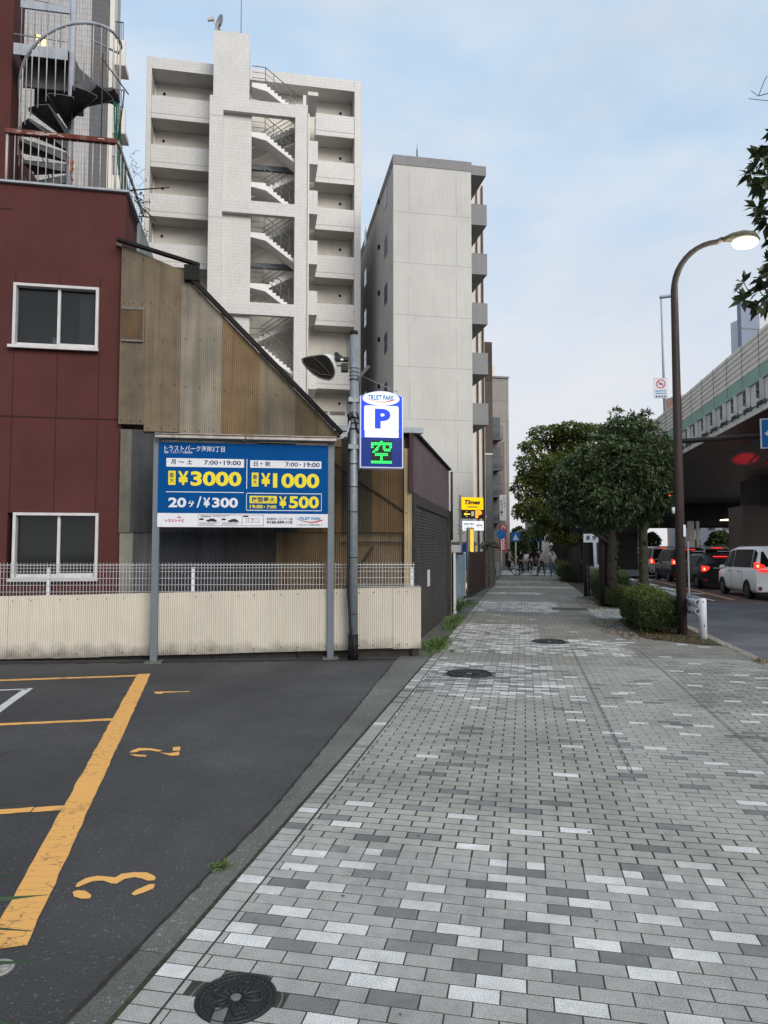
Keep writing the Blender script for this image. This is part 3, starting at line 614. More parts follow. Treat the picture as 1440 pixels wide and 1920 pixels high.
z = W(860, 1016)[1]; mb = MB(); mb.box(-.05, wx + .05, -.12, -.001, 0, z - .25); mb.box(-.08, wx + .08, -.2, -.001, z - .25, z); mb.build('plinth', M_conc, WB)
p = hit(WB, 782, 293, 'y', .8); t = thing('lightning_rod', 'thin lightning rod on the roof of the plain off-white building', 'mast', TM[WB] @ Vector((p.x, .8, ztop)), BR)
mb = MB(); mb.cyl((0, 0, 0), (0, 0, .9), .045, 8); mb.cyl((0, 0, .9), (0, 0, 1.25), .02, 6, 0, .008); mb.build('rod', M_rail, t); mb = MB(); mb.cyl((0, 0, 0), (0, 0, .06), .12, 10); mb.build('base', M_rail, t)
# ================================================================ buildings further along the street
M_slate = tile_mat('slate_tile', (.055, .065, .075), (.075, .085, .092), (.03, .035, .04), .6, .6, .0, .012, .4, .5, .12)
o0 = Dp(891, 1031, 46); o0.z = 0; SB = thing('slate_building', 'low dark slate-clad portal of the building behind the yellow parking sign', 'building', o0, BR)
def Q(px, py, y=0.): p = hit(SB, px, py, 'y', y); return p.x, p.z
x1 = Q(923.5, 900)[0]; xc = Q(911, 900)[0]; mb = MB(); mb.box(xc, x1, 0, 6, 0, Q(900, 852)[1]); mb.box(0, xc, 0, 6, Q(900, 892)[1], Q(900, 852)[1] - .004); mb.box(0, xc, .6, 6, 0, Q(900, 1000)[1])
mb.box(-.02, x1 + .02, -.03, 6, Q(900, 852)[1], Q(900, 849.5)[1], 1); mb.build('wall', [M_slate, M_pipe], SB)
mb = MB(); mb.box(.05, xc - .01, 1.5, 1.6, 0.1, Q(900, 893)[1] - .01); mb.box(.6, xc - .3, 1.4, 1.49, Q(900, 950)[1], Q(900, 900)[1], 1); mb.build('back_wall', [gm('portal_wall_grey', (.24, .23, .22), .8, .1, 1), glass_mat('dark_glass')], SB)
mb = MB(); mb.box(0, xc, -.2, .5, Q(900, 972)[1], Q(900, 966)[1]); mb.build('canopy', M_balc, SB)
o0 = Dp(906, 1031, 50); o0.z = 0; t = thing('brown_tower', 'narrow dark brown ribbed building edge just right of the grey balconies', 'building', o0, BR)
x = hit(t, 923, 700, 'y', 0).x; z = hit(t, 915, 641, 'y', 0).z; mb = MB(); mb.box(0, x, 0, 5, 0, z)
for i in range(6): mb.box(x * i / 6 + .02, x * i / 6 + .1, -.05, -.001, 14, z - .1)
mb.build('wall', gm('brown_cladding', (.085, .068, .062), .7, .1, 1, streak=.2), t)
M_mauve = tile_mat('mauve_tile', (.16, .125, .118), (.185, .145, .135), (.10, .08, .075), 1.1, 1.4, 0, .02, .2, .7, .08)
o0 = Dp(922, 1031, 56); o0.z = 0; MV = thing('walkup_building', 'mauve tiled building with thin metal balconies stacked down its front', 'building', o0, BR)
def Q2(px, py, y=0.): p = hit(MV, px, py, 'y', y); return p.x, p.z
mb = MB(); mb.box(-1, Q2(946, 900)[0], 0, 8, 0, Q2(930, 828)[1]); mb.build('wall', M_mauve, MV)
for yy in (826, 882, 931, 979):
    z = Q2(930, yy)[1]; xe = Q2(942, yy, -1)[0]; mb = MB(); mb.box(-1, xe, -1.1, -.002, z - .12, z); mb.build('balcony', M_steel, MV)
    mb = MB(); h = 1.0
    for x in np.linspace(-.2, xe, 9): mb.cyl((x, -1.08, z), (x, -1.08, z + h), .02, 4)
    mb.tube([(-.2, -1.08, z + h), (xe, -1.08, z + h)], .03, 5); mb.build('balcony_railing', M_rail, MV)
    mb = MB(); mb.box(.1, .8, -.03, -.001, z + .1, z + 1.9); mb.build('door', M_steel, MV)
M_bt = tile_mat('beige_tile', (.235, .215, .19), (.27, .25, .22), (.13, .12, .11), 1.5, 2.0, .0, .02, .2, .7, .1)
o0 = Dp(924, 1031, 66); o0.z = 0; BT = thing('stone_building', 'tall beige stone-panelled building at the far left of the street', 'building', o0, BR)
def Q3(px, py, y=0.): p = hit(BT, px, py, 'y', y); return p.x, p.z
mb = MB(); mb.box(-3, Q3(955, 900)[0], 0, 14, 0, Q3(940, 708)[1]); mb.box(-2, Q3(932, 700)[0], 0.5, 8, Q3(940, 708)[1], Q3(930, 683)[1], 1); mb.build('wall', [M_bt, M_cream], BT)
mb = MB(); mb.box(-3, Q3(956, 900)[0], -.15, -.001, Q3(940, 709)[1], Q3(940, 706)[1]); mb.build('cornice', M_band, BT)
# ================================================================ grey tiled tower behind the red building
M_gt = tile_mat('grey_tile', (.36, .345, .335), (.42, .405, .39), (.24, .23, .225), .105, .235, 0, .012, .3, .5, .05); M_dt = tile_mat('charcoal_tile', (.085, .085, .09), (.1, .1, .105), (.06, .06, .062), .105, .235, 0, .012, .3, .5, .05)
o0 = Dp(0, 1031, 27); o0.z = 0; GT = thing('tiled_tower', 'grey tiled tower with a charcoal stripe, behind the rusty spiral stair', 'building', o0, BR)
def T(px, py, y=0.): p = hit(GT, px, py, 'y', y); return p.x, p.z
mb = MB(); xs_ = [T(x, 200)[0] for x in (168, 203, 212)]; mb.box(-3, xs_[0], 0, .5, 0, 34); mb.box(xs_[0], xs_[1], .02, .5, 0, 34, 1); mb.box(xs_[1], xs_[2], -.05, .5, 0, 34, 2); mb.box(-3, xs_[0] - .5, .5, 8, 0, 34); mb.build('wall', [M_gt, M_dt, M_cream], GT)
for i, yy in enumerate((128, 255, 382)):
    z = T(225, yy, .3)[1]; xe = T(236, yy, .3)[0]; mb = MB(); mb.box(xs_[2] + .002, xe, .2, 1.0, z, z + .2); mb.box(xs_[2] + .002, xe, .1, .2, z, z + 1.1); mb.build('balcony', M_cream, GT)
    mb = MB(); mb.tube([(xs_[2], .15, z + 1.9), (xe - .1, .15, z + 1.9)], .03, 5)
    for x in np.linspace(xs_[2] + .05, xe - .1, 5): mb.cyl((x, .15, z + 1.1), (x, .15, z + 1.9), .015, 4)
    mb.build('balcony_railing', M_rail, GT)
mb = MB(); a = T(68, 92, -.02); b_ = T(86, 68, -.02); mb.box(a[0], b_[0], -.05, -.001, a[1], b_[1]); mb.build('lit_window', gm('lit_window', (.8, .6, .2), .5, 0, emit=(1, .78, .25), es=1.6), GT)
for (x0, z0, x1, z1) in ((66, 70, 72, 66), (79, 70, 85, 67)):
    a = T(x0, z0, -.02); b_ = T(x1, z1, -.02); mb = MB(); mb.box(a[0], b_[0], -.04, -.001, a[1], b_[1]); mb.build('vent', M_dark, GT)
# ================================================================ red building
M_red = gm('red_paint', (.080, .026, .0235), .85, .16, .9, .35, 14, streak=.35, dirt=(.06, .027, .028)); M_red2 = gm('red_groove', (.035, .014, .014), .8, 0)
M_win = gm('window_white', (.55, .54, .53), .5, .12, 5, streak=.3, dirt=(.3, .28, .26)); M_ledge = gm('ledge_metal', (.34, .37, .40), .5, .1, 4, streak=.3)
o0 = Dp(223, 1031, 11.2); o0.z = 0; RB = thing('red_building', 'dark red painted building with white-framed sliding windows at the left', 'building', o0, BR)
def R(px, py, y=0.): p = hit(RB, px, py, 'y', y); return p.x, p.z
zl = R(110, 352)[1]; xw = R(22, 150, 1.9)[0]
w1 = R(27, 531) + R(184, 659); w2 = R(26, 961) + R(183, 1087)
mb = MB(); xs_ = [-9, w1[0], w1[2], 0.0]
# wall pierced by the two windows
zw = [0, w2[3], w2[1], w1[3], w1[1], zl]
for i in range(5):
    if i in (1, 3): mb.box(-9, w1[0], 0, .2, zw[i], zw[i + 1]); mb.box(w1[2], 0, 0, .2, zw[i], zw[i + 1])
    else: mb.box(-9, 0, 0, .2, zw[i], zw[i + 1])
mb.box(-.2, 0, .2, 5.5, 0, zl); mb.box(-9, 0, 5.3, 5.5, 0, zl); mb.box(-9, 0, .2, 5.3, zl - .25, zl - .01)
mb.box(-9, xw, 1.9, 2.5, zl - .02, zl + 7, 0); mb.box(-9, xw - .01, 2.5, 4.4, zl - .02, zl + 1.9, 0); mb.box(-9, 0, .25, .3, .0, .1)
for px in (24.5, 107, 185):
    x = R(px, 700)[0]
    for a, b_ in ((zl - 1.45, zw[4]), (zw[2] + .02, zw[3] - .02), (0, zw[1])):
        if px != 107 or True: mb.box(x - .006, x + .006, -.004, 0, a, b_, 1)
z = R(100, 783)[1]; mb.box(-9, -.002, -.006, -.001, z - .012, z + .012, 1); z = R(20, 392)[1]; mb.box(-9, R(24, 392)[0], -.006, -.001, z - .008, z + .008, 1)
mb.build('wall', [M_red, M_red2], RB)
mb = MB(); mb.box(-9, .05, -.06, .1, zl, zl + .035); mb.box(-.08, .05, .1, 5.5, zl, zl + .035); mb.build('parapet_cap', M_ledge, RB)
M_gl = gm('window_glass', (.012, .014, .014), .12, 0, spec=.7)
M_cur = gm('curtain', (.10, .10, .10), .9, .1, 3)
for k, w_ in enumerate((w1, w2)):
    x0, z1, x1, z0 = w_; f = .045; mb = MB()
    mb.box(x0, x1, -.05, .1, z1 - f, z1); mb.box(x0, x1, -.05, .1, z0, z0 + f); mb.box(x0, x0 + f, -.05, .1, z0 + f, z1 - f); mb.box(x1 - f, x1, -.05, .1, z0 + f, z1 - f)
    mb.box(x0 - .05, x1 + .02, -.1, -.051, z0 - .02, z0 + .03)
    xm = (x0 + x1) / 2 + .03; mb.box(xm - .022, xm + .022, .01, .06, z0 + f, z1 - f)
    mb.box(x0 + f, xm, .03, .06, z0 + f, z0 + f + .05); mb.box(xm, x1 - f, .01, .05, z0 + f, z0 + f + .06)
    o = mb.build('window', M_win, RB, mod=.004)
    mb = MB(); mb.box(x0 + f, x1 - f, .062, .07, z0 + f, z1 - f); mb.build('pane', gm('window_pane_clear', (.02, .025, .025), .06, 0, spec=.8, alpha=.35), o)
    mb = MB(); mb.box(x0 - .3, x1 + .3, .9, 1.0, z0 - .4, z1 + .4); mb.box(x0 - .3, x1 + .3, .21, 1, z0 - .4, z0 - .3); mb.build('interior', gm('room_dark', (.05, .052, .052), .9, .1, 2), RB)
    if k == 0:
        mb = MB(); n = 60; vs = []
        for i in range(n + 1):
            x = xm + .28 + (x1 - f - xm - .28) * i / n; y = .16 + .02 * math.sin(i * .95) + .01 * math.sin(i * .4); vs += [(x, y, z0 + f), (x, y, z1 - f)]
        mb.add(vs, [(2 * i, 2 * i + 2, 2 * i + 3, 2 * i + 1) for i in range(n)], 0, True); mb.build('curtain', M_cur, RB)
p = R(99, 648); t = thing('spray_bottle', 'small pale spray bottle standing inside the upper window of the red building', 'bottle', TM[RB] @ Vector((p[0], .12, w1[3] + .055)), BR)
mb = MB(); mb.tube([(0, 0, 0), (0, 0, .09), (0, 0, .12), (0, 0, .14)], [.035, .035, .014, .014], 10); mb.build('bottle_body', gm('bottle_plastic', (.3, .36, .36), .4, 0), t)
mb = MB(); mb.box(-.045, .02, -.012, .012, .14, .17); mb.box(-.035, -.02, -.008, .008, .1, .14); mb.build('spray_head', gm('bottle_blue', (.1, .25, .3), .4, 0), t)
# conduit and bolts on the upper wall
mb = MB(); x = xw + .0; mb.cyl((xw + .06, 2.2, zl), (xw + .06, 2.2, zl + 3.2), .025, 6); mb.build('conduit', M_red2, RB)
# ---------------------------------------------------------------- rusty railing on the terrace
M_rust = gm('rust_red', (.12, .035, .025), .85, .35, 12, .5, 60, streak=.3, dirt=(.4, .3, .25)); M_rw2 = gm('railing_pale_rusty', (.42, .40, .37), .7, .2, 8, .3, 50, streak=.75, dirt=(.14, .06, .03))
o_ = TM[RB] @ Vector((R(10, 250, .25)[0], .25, zl + .035)); t = thing('terrace_railing', 'rusty railing with a peeling dark red top rail along the red building terrace', 'railing', o_, BR)
def TR(px, py, y=0.): p = hit(t, px, py, 'y', y); return p.x, p.z
ztr = TR(100, 255)[1]; x1 = TR(221, 268)[0]; mb = MB()
mb.box(0, x1, -.045, .045, ztr - .04, ztr + .04); mb.build('top_rail', M_rust, t, mod=.006); rq = random.Random(4)
for i in range(13):
    xx = rq.uniform(.05, x1 - .2); w_ = rq.uniform(.03, .12); mb = MB(); zz_ = ztr + rq.uniform(-.03, .02); mb.box(xx, xx + w_, -.0465, -.0445, zz_ - rq.uniform(.004, .012), zz_ + rq.uniform(.004, .016)); mb.build('peeled_paint', gm('peeled_pale', (.42, .36, .32), .8, .2, 20), t)
mb = MB(); mb.box(0.03, x1 - .02, -.02, .02, .1, .14); mb.build('bottom_rail', M_rw2, t)
for i in range(15):
    mb = MB(); x = .03 + (x1 - .06) * i / 14; r = .02 if i in (0, 14) else .0085; mb.cyl((x, 0, 0 if i in (0, 7, 14) else .1), (x, 0, ztr - .03), r, 6); mb.build('post' if i in (0, 14) else 'baluster', M_rw2, t)
mb = MB(); mb.box(x1 - .02, x1 + .02, 0, 2.6, ztr - .03, ztr + .03); 
for i in range(1, 10): mb.cyl((x1, i * .27, 0), (x1, i * .27, ztr), .009, 5)
mb.build('side_rail', M_rw2, t)
# ---------------------------------------------------------------- spiral staircase
M_sp = gm('stair_paint_grey', (.33, .36, .40), .6, .15, 5, .2, 40, streak=.5, dirt=(.12, .06, .035)); M_sd = gm('stair_dark_steel', (.10, .104, .11), .7, .3, 6, .3, 40)
pc = hit(RB, 133, 200, 'y', 1.75); o_ = TM[RB] @ Vector((pc.x, 1.75, zl)); SPI = thing('spiral_staircase', 'grey spiral staircase with rust patches above the red building terrace', 'staircase', o_, BR)
mb = MB(); mb.cyl((0, 0, 0), (0, 0, 6.2), .058, 14); mb.build('centre_pole', M_sp, SPI)
Rr = .86
def spz(px, py, y=0.): p = hit(SPI, px, py, 'y', y); return p.z
z_rail_r = spz(225, 73); z_rail_l = spz(44, 160)
nst = 15; step = rad(27); dzs = .2; a0 = rad(-150)
# handrail runs up from the left, across the front, to the right
pts = []; N_ = 36
for i in range(N_ + 1):
    f_ = i / N_; ang = rad(185) + f_ * rad(185)      # left (180) -> front (270) -> right (370)
    z = z_rail_l - .35 + (z_rail_r - z_rail_l + .28) * math.sin(f_ * math.pi / 2) ** 1.0
    pts.append((Rr * math.cos(ang), Rr * math.sin(ang), z))
mb = MB(); mb.tube(pts, .03, 8); mb.tube([pts[-1], (pts[-1][0] - .1, .45, pts[-1][2] + .1), (.15, .8, pts[-1][2] + .55)], .022, 6); mb.build('handrail', M_sp, SPI)
for i in range(0, N_ + 1, 2):
    p = pts[i]; mb = MB(); mb.cyl((p[0], p[1], p[2] - 1.0 - (.1 if i > 20 else .25)), p, .010, 6); mb.build('baluster', M_rw2, SPI)
zs0 = spz(95, 238, -.5)
for i in range(-5, 10):
    z = zs0 + i * .2; a = rad(205) + i * rad(27); b2 = a + rad(29); mb = MB()
    if z < .05: continue
    q = [(.05 * math.cos(a), .05 * math.sin(a)), (Rr * math.cos(a), Rr * math.sin(a)), (Rr * math.cos((a + b2) / 2), Rr * math.sin((a + b2) / 2)), (Rr * math.cos(b2), Rr * math.sin(b2)), (.07 * math.cos(b2), .07 * math.sin(b2))]
    mb.prism(q, 'z', z, z + .012)
    mb.add([(*q[0], z), (*q[1], z), (*q[1], z - .05), (*q[0], z - .16)], [(0, 1, 2, 3)]); mb.add([(*q[4], z), (*q[3], z), (*q[3], z - .04), (*q[4], z - .15)], [(0, 1, 2, 3)])
    s_ = mb.build('step', M_sd, SPI); s_.modifiers.new('solid', 'SOLIDIFY').thickness = .006
zpl = spz(80, 96); mb = MB(); x0 = hit(SPI, 33, 100, 'y', .1).x; mb.box(x0, -.05, -.1, 1.1, zpl, zpl + .02, 1); mb.box(x0, -.05, -.12, -.1, zpl - .2, zpl + .02, 0); mb.box(x0, -.05, .35, .4, zpl - .5, zpl - .01, 1); mb.box(x0, -.05, 1.1, 1.14, zpl - .5, zpl + .02, 1); mb.build('landing', [M_sp, M_sd], SPI)
mb = MB(); 
for i in range(7):
    x = x0 + .12 + i * .115; mb.cyl((x, -.1, zpl), (x, -.1, zpl + 2.0), .009, 5)
mb.tube([(x0, -.1, zpl + .95), (-.05, -.1, zpl + .85)], .012, 5); mb.box(x0 + .1, -.03, -.12, -.08, zpl + .72, zpl + .86); mb.tube([(x0, -.1, zpl + .2), (-.05, -.1, zpl + .17)], .014, 5); mb.build('landing_railing', M_sp, SPI)
mb = MB()
for (a, b_) in (((-.95, .3, 1.25), (-.1, .4, .15)), ((-.7, .5, 1.9), (-.25, .4, .6)), ((-.62, .5, 1.9), (-.18, .4, .6)), ((.1, .3, .75), (.95, .4, .05)), ((.1, .3, .6), (.9, .4, -.02))): mb.cyl(a, b_, .014, 5)
mb.build('brace', M_sd, SPI)
mb = MB(); mb.prism([(-1.0, 0.35), (-.05, .15), (-.05, -.1), (-1.0, .15)], 'y', .5, .53); mb.prism([(-.95, .85), (-.05, .45), (-.05, .3), (-.95, .65)], 'y', .2, .23); mb.build('stringer', M_sp, SPI)
mb = MB(); 
for i in range(22):
    z = 1.05 + random.random() * .42; a = random.uniform(-1.6, .3); mb.ell((.058 * math.cos(a), .058 * math.sin(a), z), .02, .02, .03, 6, 4)
mb.build('rust_patch', gm('rust_orange', (.28, .09, .03), .9, .4, 30, .5, 80), SPI)
# ---------------------------------------------------------------- leaf helper
def leaf_mat(name, c, c2, trans=.25, rough=.5):
    m = bpy.data.materials.new(name); m.use_nodes = True; t = m.node_tree; b = t.nodes['Principled BSDF']; l = t.links.new
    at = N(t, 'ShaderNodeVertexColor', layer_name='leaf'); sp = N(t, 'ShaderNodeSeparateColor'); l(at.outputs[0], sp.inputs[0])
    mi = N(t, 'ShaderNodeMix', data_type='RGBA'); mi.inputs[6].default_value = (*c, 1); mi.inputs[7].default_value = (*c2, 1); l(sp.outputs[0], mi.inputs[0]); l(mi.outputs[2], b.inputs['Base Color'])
    b.inputs['Roughness'].default_value = rough; b.inputs['Specular IOR Level'].default_value = .4
    tr = N(t, 'ShaderNodeBsdfTranslucent'); l(mi.outputs[2], tr.inputs[0]); ms = N(t, 'ShaderNodeMixShader'); ms.inputs[0].default_value = trans
    l(b.outputs[0], ms.inputs[1]); l(tr.outputs[0], ms.inputs[2]); l(ms.outputs[0], t.nodes['Material Output'].inputs[0]); return m
def leaves(name, P, D, Ln, Wd, mat, parent=None, C=None, droop=.25):
    """P points, D unit directions, one 6-vertex folded leaf each; arrays"""
    n = len(P); P = np.asarray(P, float); D = np.asarray(D, float); D /= np.linalg.norm(D, axis=1)[:, None] + 1e-9
    Ln = np.broadcast_to(Ln, (n,))[:, None]; Wd = np.broadcast_to(Wd, (n,))[:, None]
    up = RNG.normal(size=(n, 3)) * .5 + np.array([0, 0, 1.]); Sd = np.cross(D, up); Sd /= np.linalg.norm(Sd, axis=1)[:, None] + 1e-9; Nn = np.cross(Sd, D)
    V = np.empty((n, 6, 3)); V[:, 0] = P; m_ = P + D * Ln * .5
    V[:, 1] = P + D * Ln * .45 + Sd * Wd * .5 + Nn * Wd * .15; V[:, 2] = P + D * Ln * .45 - Sd * Wd * .5 + Nn * Wd * .15
    V[:, 3] = m_; tip = P + D * Ln - np.array([0, 0, 1.]) * Ln * droop; V[:, 4] = tip; V[:, 5] = P + D * Ln * .75 - np.array([0, 0, 1.]) * Ln * droop * .5
    base = np.arange(n)[:, None] * 6; F = np.concatenate([base + np.array([[0, 1, 3]]), base + np.array([[0, 3, 2]]), base + np.array([[3, 1, 4]]), base + np.array([[3, 4, 2]])], 0)
    me = bpy.data.meshes.new(name); me.vertices.add(n * 6); me.vertices.foreach_set('co', V.reshape(-1)); nf = len(F)
    me.loops.add(nf * 3); me.loops.foreach_set('vertex_index', F.reshape(-1).astype(np.int32)); me.polygons.add(nf); me.polygons.foreach_set('loop_start', np.arange(0, nf * 3, 3, dtype=np.int32)); me.polygons.foreach_set('loop_total', np.full(nf, 3, np.int32))
    me.update(calc_edges=True); ca = me.color_attributes.new('leaf', 'FLOAT_COLOR', 'POINT'); c = np.ones((n, 6, 4), np.float32)
    cc = RNG.random(n) if C is None else np.clip(C, 0, 1); c[:, :, :3] = cc[:, None, None]; ca.data.foreach_set('color', c.reshape(-1)); me.materials.append(mat); me.validate()
    o = bpy.data.objects.new(name, me); COL.objects.link(o)
    if parent: o.parent = parent
    return o
def grass_blades(name, pts, hmin, hmax, wd, mat, parent=None, lean=.5):
    n = len(pts); P = np.array(pts); D = RNG.normal(size=(n, 3)) * lean; D[:, 2] = 1; return leaves(name, P, D, RNG.uniform(hmin, hmax, n), wd, mat, parent, droop=.35)
M_grass = leaf_mat('grass_blades', (.07, .14, .03), (.16, .22, .06)); M_ivy = leaf_mat('vine_leaves', (.05, .09, .03), (.12, .15, .06)); M_dry = leaf_mat('dry_leaves', (.12, .06, .03), (.22, .13, .07))
# weeds on the terrace, green net with a dead vine down the side of the red building
pts = [(random.uniform(-.9, 1.0) ** 1 * 1 - .0, random.uniform(-.9, 1.2), 0) for _ in range(260)]
o = thing('terrace_weeds', 'green weeds growing behind the rusty terrace railing', 'weeds', TM[RB] @ Vector((pc.x - .1, 1.1, zl)), BR); grass_blades('leaves', pts, .12, .42, .016, M_grass, o); mb = MB()
for i in range(12): x, y = random.uniform(-.9, .9), random.uniform(-.6, .9); mb.cyl((x, y, 0), (x + random.uniform(-.1, .1), y, .35), .004, 4)
mb.build('stems', M_soil, o)
net = thing('green_net', 'torn green net with a dead vine on the right edge of the red building', 'net', TM[RB] @ Vector((.06, 0.6, 0)), BR)
def NT(px, py, y): p = hit(net, px, py, 'y', y); return Vector((p.x, y, p.z))
rows_ = [((212, 190), (226, 200)), ((214, 250), (228, 262)), ((222, 320), (238, 335)), ((228, 370), (246, 385)), ((240, 420), (257, 430)), ((244, 448), (260, 458))]
mb = MB(); M_net = gm('net_green', (.03, .12, .09), .8, .3, 8)
def lerp(a, b, t): return a + (b - a) * t
for j in range(17):
    f_ = j / 16; ln = []
    for (a, b_) in rows_: ln.append(NT(lerp(a[0], b_[0], f_) + random.uniform(-2, 2), lerp(a[1], b_[1], f_), .3 + .5 * f_))
    mb.tube(ln, .006, 4, caps=False)
for k in range(46):
    t_ = k / 45 * (len(rows_) - 1.001); i = int(t_); f_ = t_ - i; a = (lerp(rows_[i][0][0], rows_[i + 1][0][0], f_), lerp(rows_[i][0][1], rows_[i + 1][0][1], f_)); b_ = (lerp(rows_[i][1][0], rows_[i + 1][1][0], f_), lerp(rows_[i][1][1], rows_[i + 1][1][1], f_))
    mb.tube([NT(*a, .3), NT((a[0] + b_[0]) / 2, (a[1] + b_[1]) / 2 + random.uniform(-3, 3), .55), NT(*b_, .8)], .0055, 4, caps=False)
mb.build('mesh', M_net, net)
mb = MB(); M_twig = gm('twig', (.05, .04, .032), .9, .2, 10)
for (a, b_) in (((191, 109), (241, 177)), ((243, 357), (318, 351)), ((252, 375), (292, 414)), ((252, 405), (280, 407)), ((233, 170), (222, 265)), ((193, 100), (188, 330))): mb.cyl(NT(*a, .5), NT(*b_, .5), .012, 5)
mb.build('poles', M_twig, net)
mb = MB(); lp = []
for i in range(26):
    x, y = 236 + random.random() * 14 + i * .6, 290 + i * 6; p = NT(x, y, .6); q = [p]
    for k in range(6): p = p + Vector((random.uniform(-.03, .07), 0, random.uniform(-.09, .07))); q.append(p)
    mb.tube(q, .004, 3, caps=False); lp.append(q[-1]); lp.append(q[3])
mb.build('vine', M_twig, net)
P_ = [p for p in lp[20:] for _ in range(2)]; leaves('vine_leaves', [tuple(p) for p in P_], RNG.normal(size=(len(P_), 3)), .07, .04, M_ivy, net)
# side wall of the red building seen right of the parapet: plain grey-green flashing
mb = MB(); mb.box(.004, .05, 1.0, 5.5, 4.8, zl - .02); mb.build('flashing', gm('flashing_grey', (.22, .26, .25), .7, .2, 4, streak=.3), RB)
# ================================================================ corrugated shed
def frp(name, c, dark, lo=.35): return gm(name, c, .6, .28, 1.6, streak=.75, dirt=dark, spec=.25)
SH = thing('corrugated_shed', 'old shed clad in brown weathered corrugated sheets with a steep sloping roof edge', 'shed', TM[RB] @ Vector((0.0, -.1, 0)), BR)
def H_(px, py, y=0.): p = hit(SH, px, py, 'y', y); return p.x, p.z
ridge = [H_(218, 452), H_(346, 508), H_(350, 520), H_(640, 818), H_(772, 822)]
def roof_z(x):
    for (a, b_) in zip(ridge, ridge[1:]):
        if x <= b_[0]: return a[1] + (b_[1] - a[1]) * max(0, (x - a[0])) / (b_[0] - a[0])
    return ridge[-1][1]
cols_up = [(222, 272, 795, (.165, .135, .095)), (270, 339, 809, (.19, .148, .10)), (337, 414, 816, (.27, .24, .19)), (412, 486, 824, (.205, .14, .078)), (484, 556, 830, (.22, .185, .13)), (554, 640, 836, (.20, .15, .09))]
for i, (a, b_, bot, c) in enumerate(cols_up):
    xa_, za = H_(a, bot); xb_, zb_ = H_(b_, bot); mb = MB(); y = -.02 - .008 * (i % 2) - (.01 if i == 2 else 0)
    mb.sheet((xa_, xb_), lambda x: za, lambda x: roof_z(x) - .02, y, .009, .0335, 8); mb.build('corrugated_sheet', frp('sheet_tan_%d' % i, c, tuple(v * .5 for v in c)), SH)
    mb = MB()
    for py in ([485, 568, 640, 720, bot - 6] if i < 2 else [bot - 8, bot - 90, bot - 180]):
        zz = H_(a, py)[1]
        for k in range(3):
            x = xa_ + (xb_ - xa_) * (.12 + .35 * k)
            if zz < roof_z(x) - .1: mb.ell((x, y - .012, zz), .009, .008, .009, 6, 4)
    if mb.v: mb.build('fixing_bolts', M_dark, SH)
# small patch sheet
a = H_(228, 640); b_ = H_(271, 580); mb = MB(); mb.sheet((a[0], b_[0]), lambda x: a[1], lambda x: b_[1], -.045, .011, .0335, 8); mb.build('patch_sheet', frp('sheet_patch', (.12, .08, .045), (.05, .04, .03)), SH)
mb = MB(); mb.box(b_[0] - .008, b_[0] + .008, -.06, -.04, a[1], b_[1]); mb.box(a[0], b_[0], -.058, -.05, b_[1] - .03, b_[1] + .01); mb.box(a[0], b_[0], -.058, -.05, a[1] - .01, a[1] + .025); mb.build('patch_edge', gm('patch_edge', (.16, .14, .125), .8, .3, 20), SH)
# lower wall: dark sheets, the first row down to the dark band, the second row to the ground
low = [(224, 245, (.16, .15, .125), .03), (243, 297, (.07, .072, .075), .0), (295, 420, (.075, .075, .077), .0), (418, 560, (.06, .058, .055), 0), (558, 640, (.13, .085, .04), 0), (636, 700, (.05, .042, .028), 0), (698, 760, (.12, .075, .035), 0)]
for i, (a, b_, c, o_) in enumerate(low):
    xa_, xb_ = H_(a, 900)[0], H_(b_, 900)[0]; zt0 = 3.7 if i < 2 else 3.55; zb0 = H_(a, 998)[1]; mb = MB()
    mb.sheet((xa_, xb_), lambda x: zb0, lambda x: min(roof_z(x) - .05, 3.6), .012 + .006 * (i % 2), .009, .0335, 8); mb.build('corrugated_sheet', frp('sheet_dark_%d' % i, c, tuple(v * .45 for v in c)), SH)
low2 = [(222, 248, (.27, .26, .22)), (246, 300, (.13, .13, .135)), (298, 420, (.05, .052, .06)), (418, 520, (.055, .05, .045)), (518, 620, (.15, .105, .06)), (618, 700, (.13, .095, .055)), (698, 760, (.15, .11, .07))]
for i, (a, b_, c) in enumerate(low2):
    xa_, xb_ = H_(a, 1050)[0], H_(b_, 1050)[0]; zt0 = H_(a, 984)[1]; mb = MB()
    mb.sheet((xa_, xb_), lambda x: 0, lambda x: zt0, .045 + .006 * (i % 2), .009, .0335, 8); mb.build('corrugated_sheet', frp('sheet_low_%d' % i, c, tuple(v * .45 for v in c)), SH)
a, b_ = H_(620, 865), H_(705, 925)
mb = MB(); mb.beam((a[0], -.02, a[1]), (H_(762, 962)[0], -.02, H_(762, 962)[1]), .02, .02); 
for py in (1000, 1017): z = H_(700, py)[1]; mb.cyl((H_(640, py)[0], -.03, z), (H_(755, py)[0], -.03, z), .012, 6)
mb.beam((H_(640, 1060)[0], -.01, .9), (H_(700, 1010)[0], -.01, 1.7), .05, .03); mb.build('brace', gm('old_timber', (.035, .028, .022), .9, .3, 6), SH)
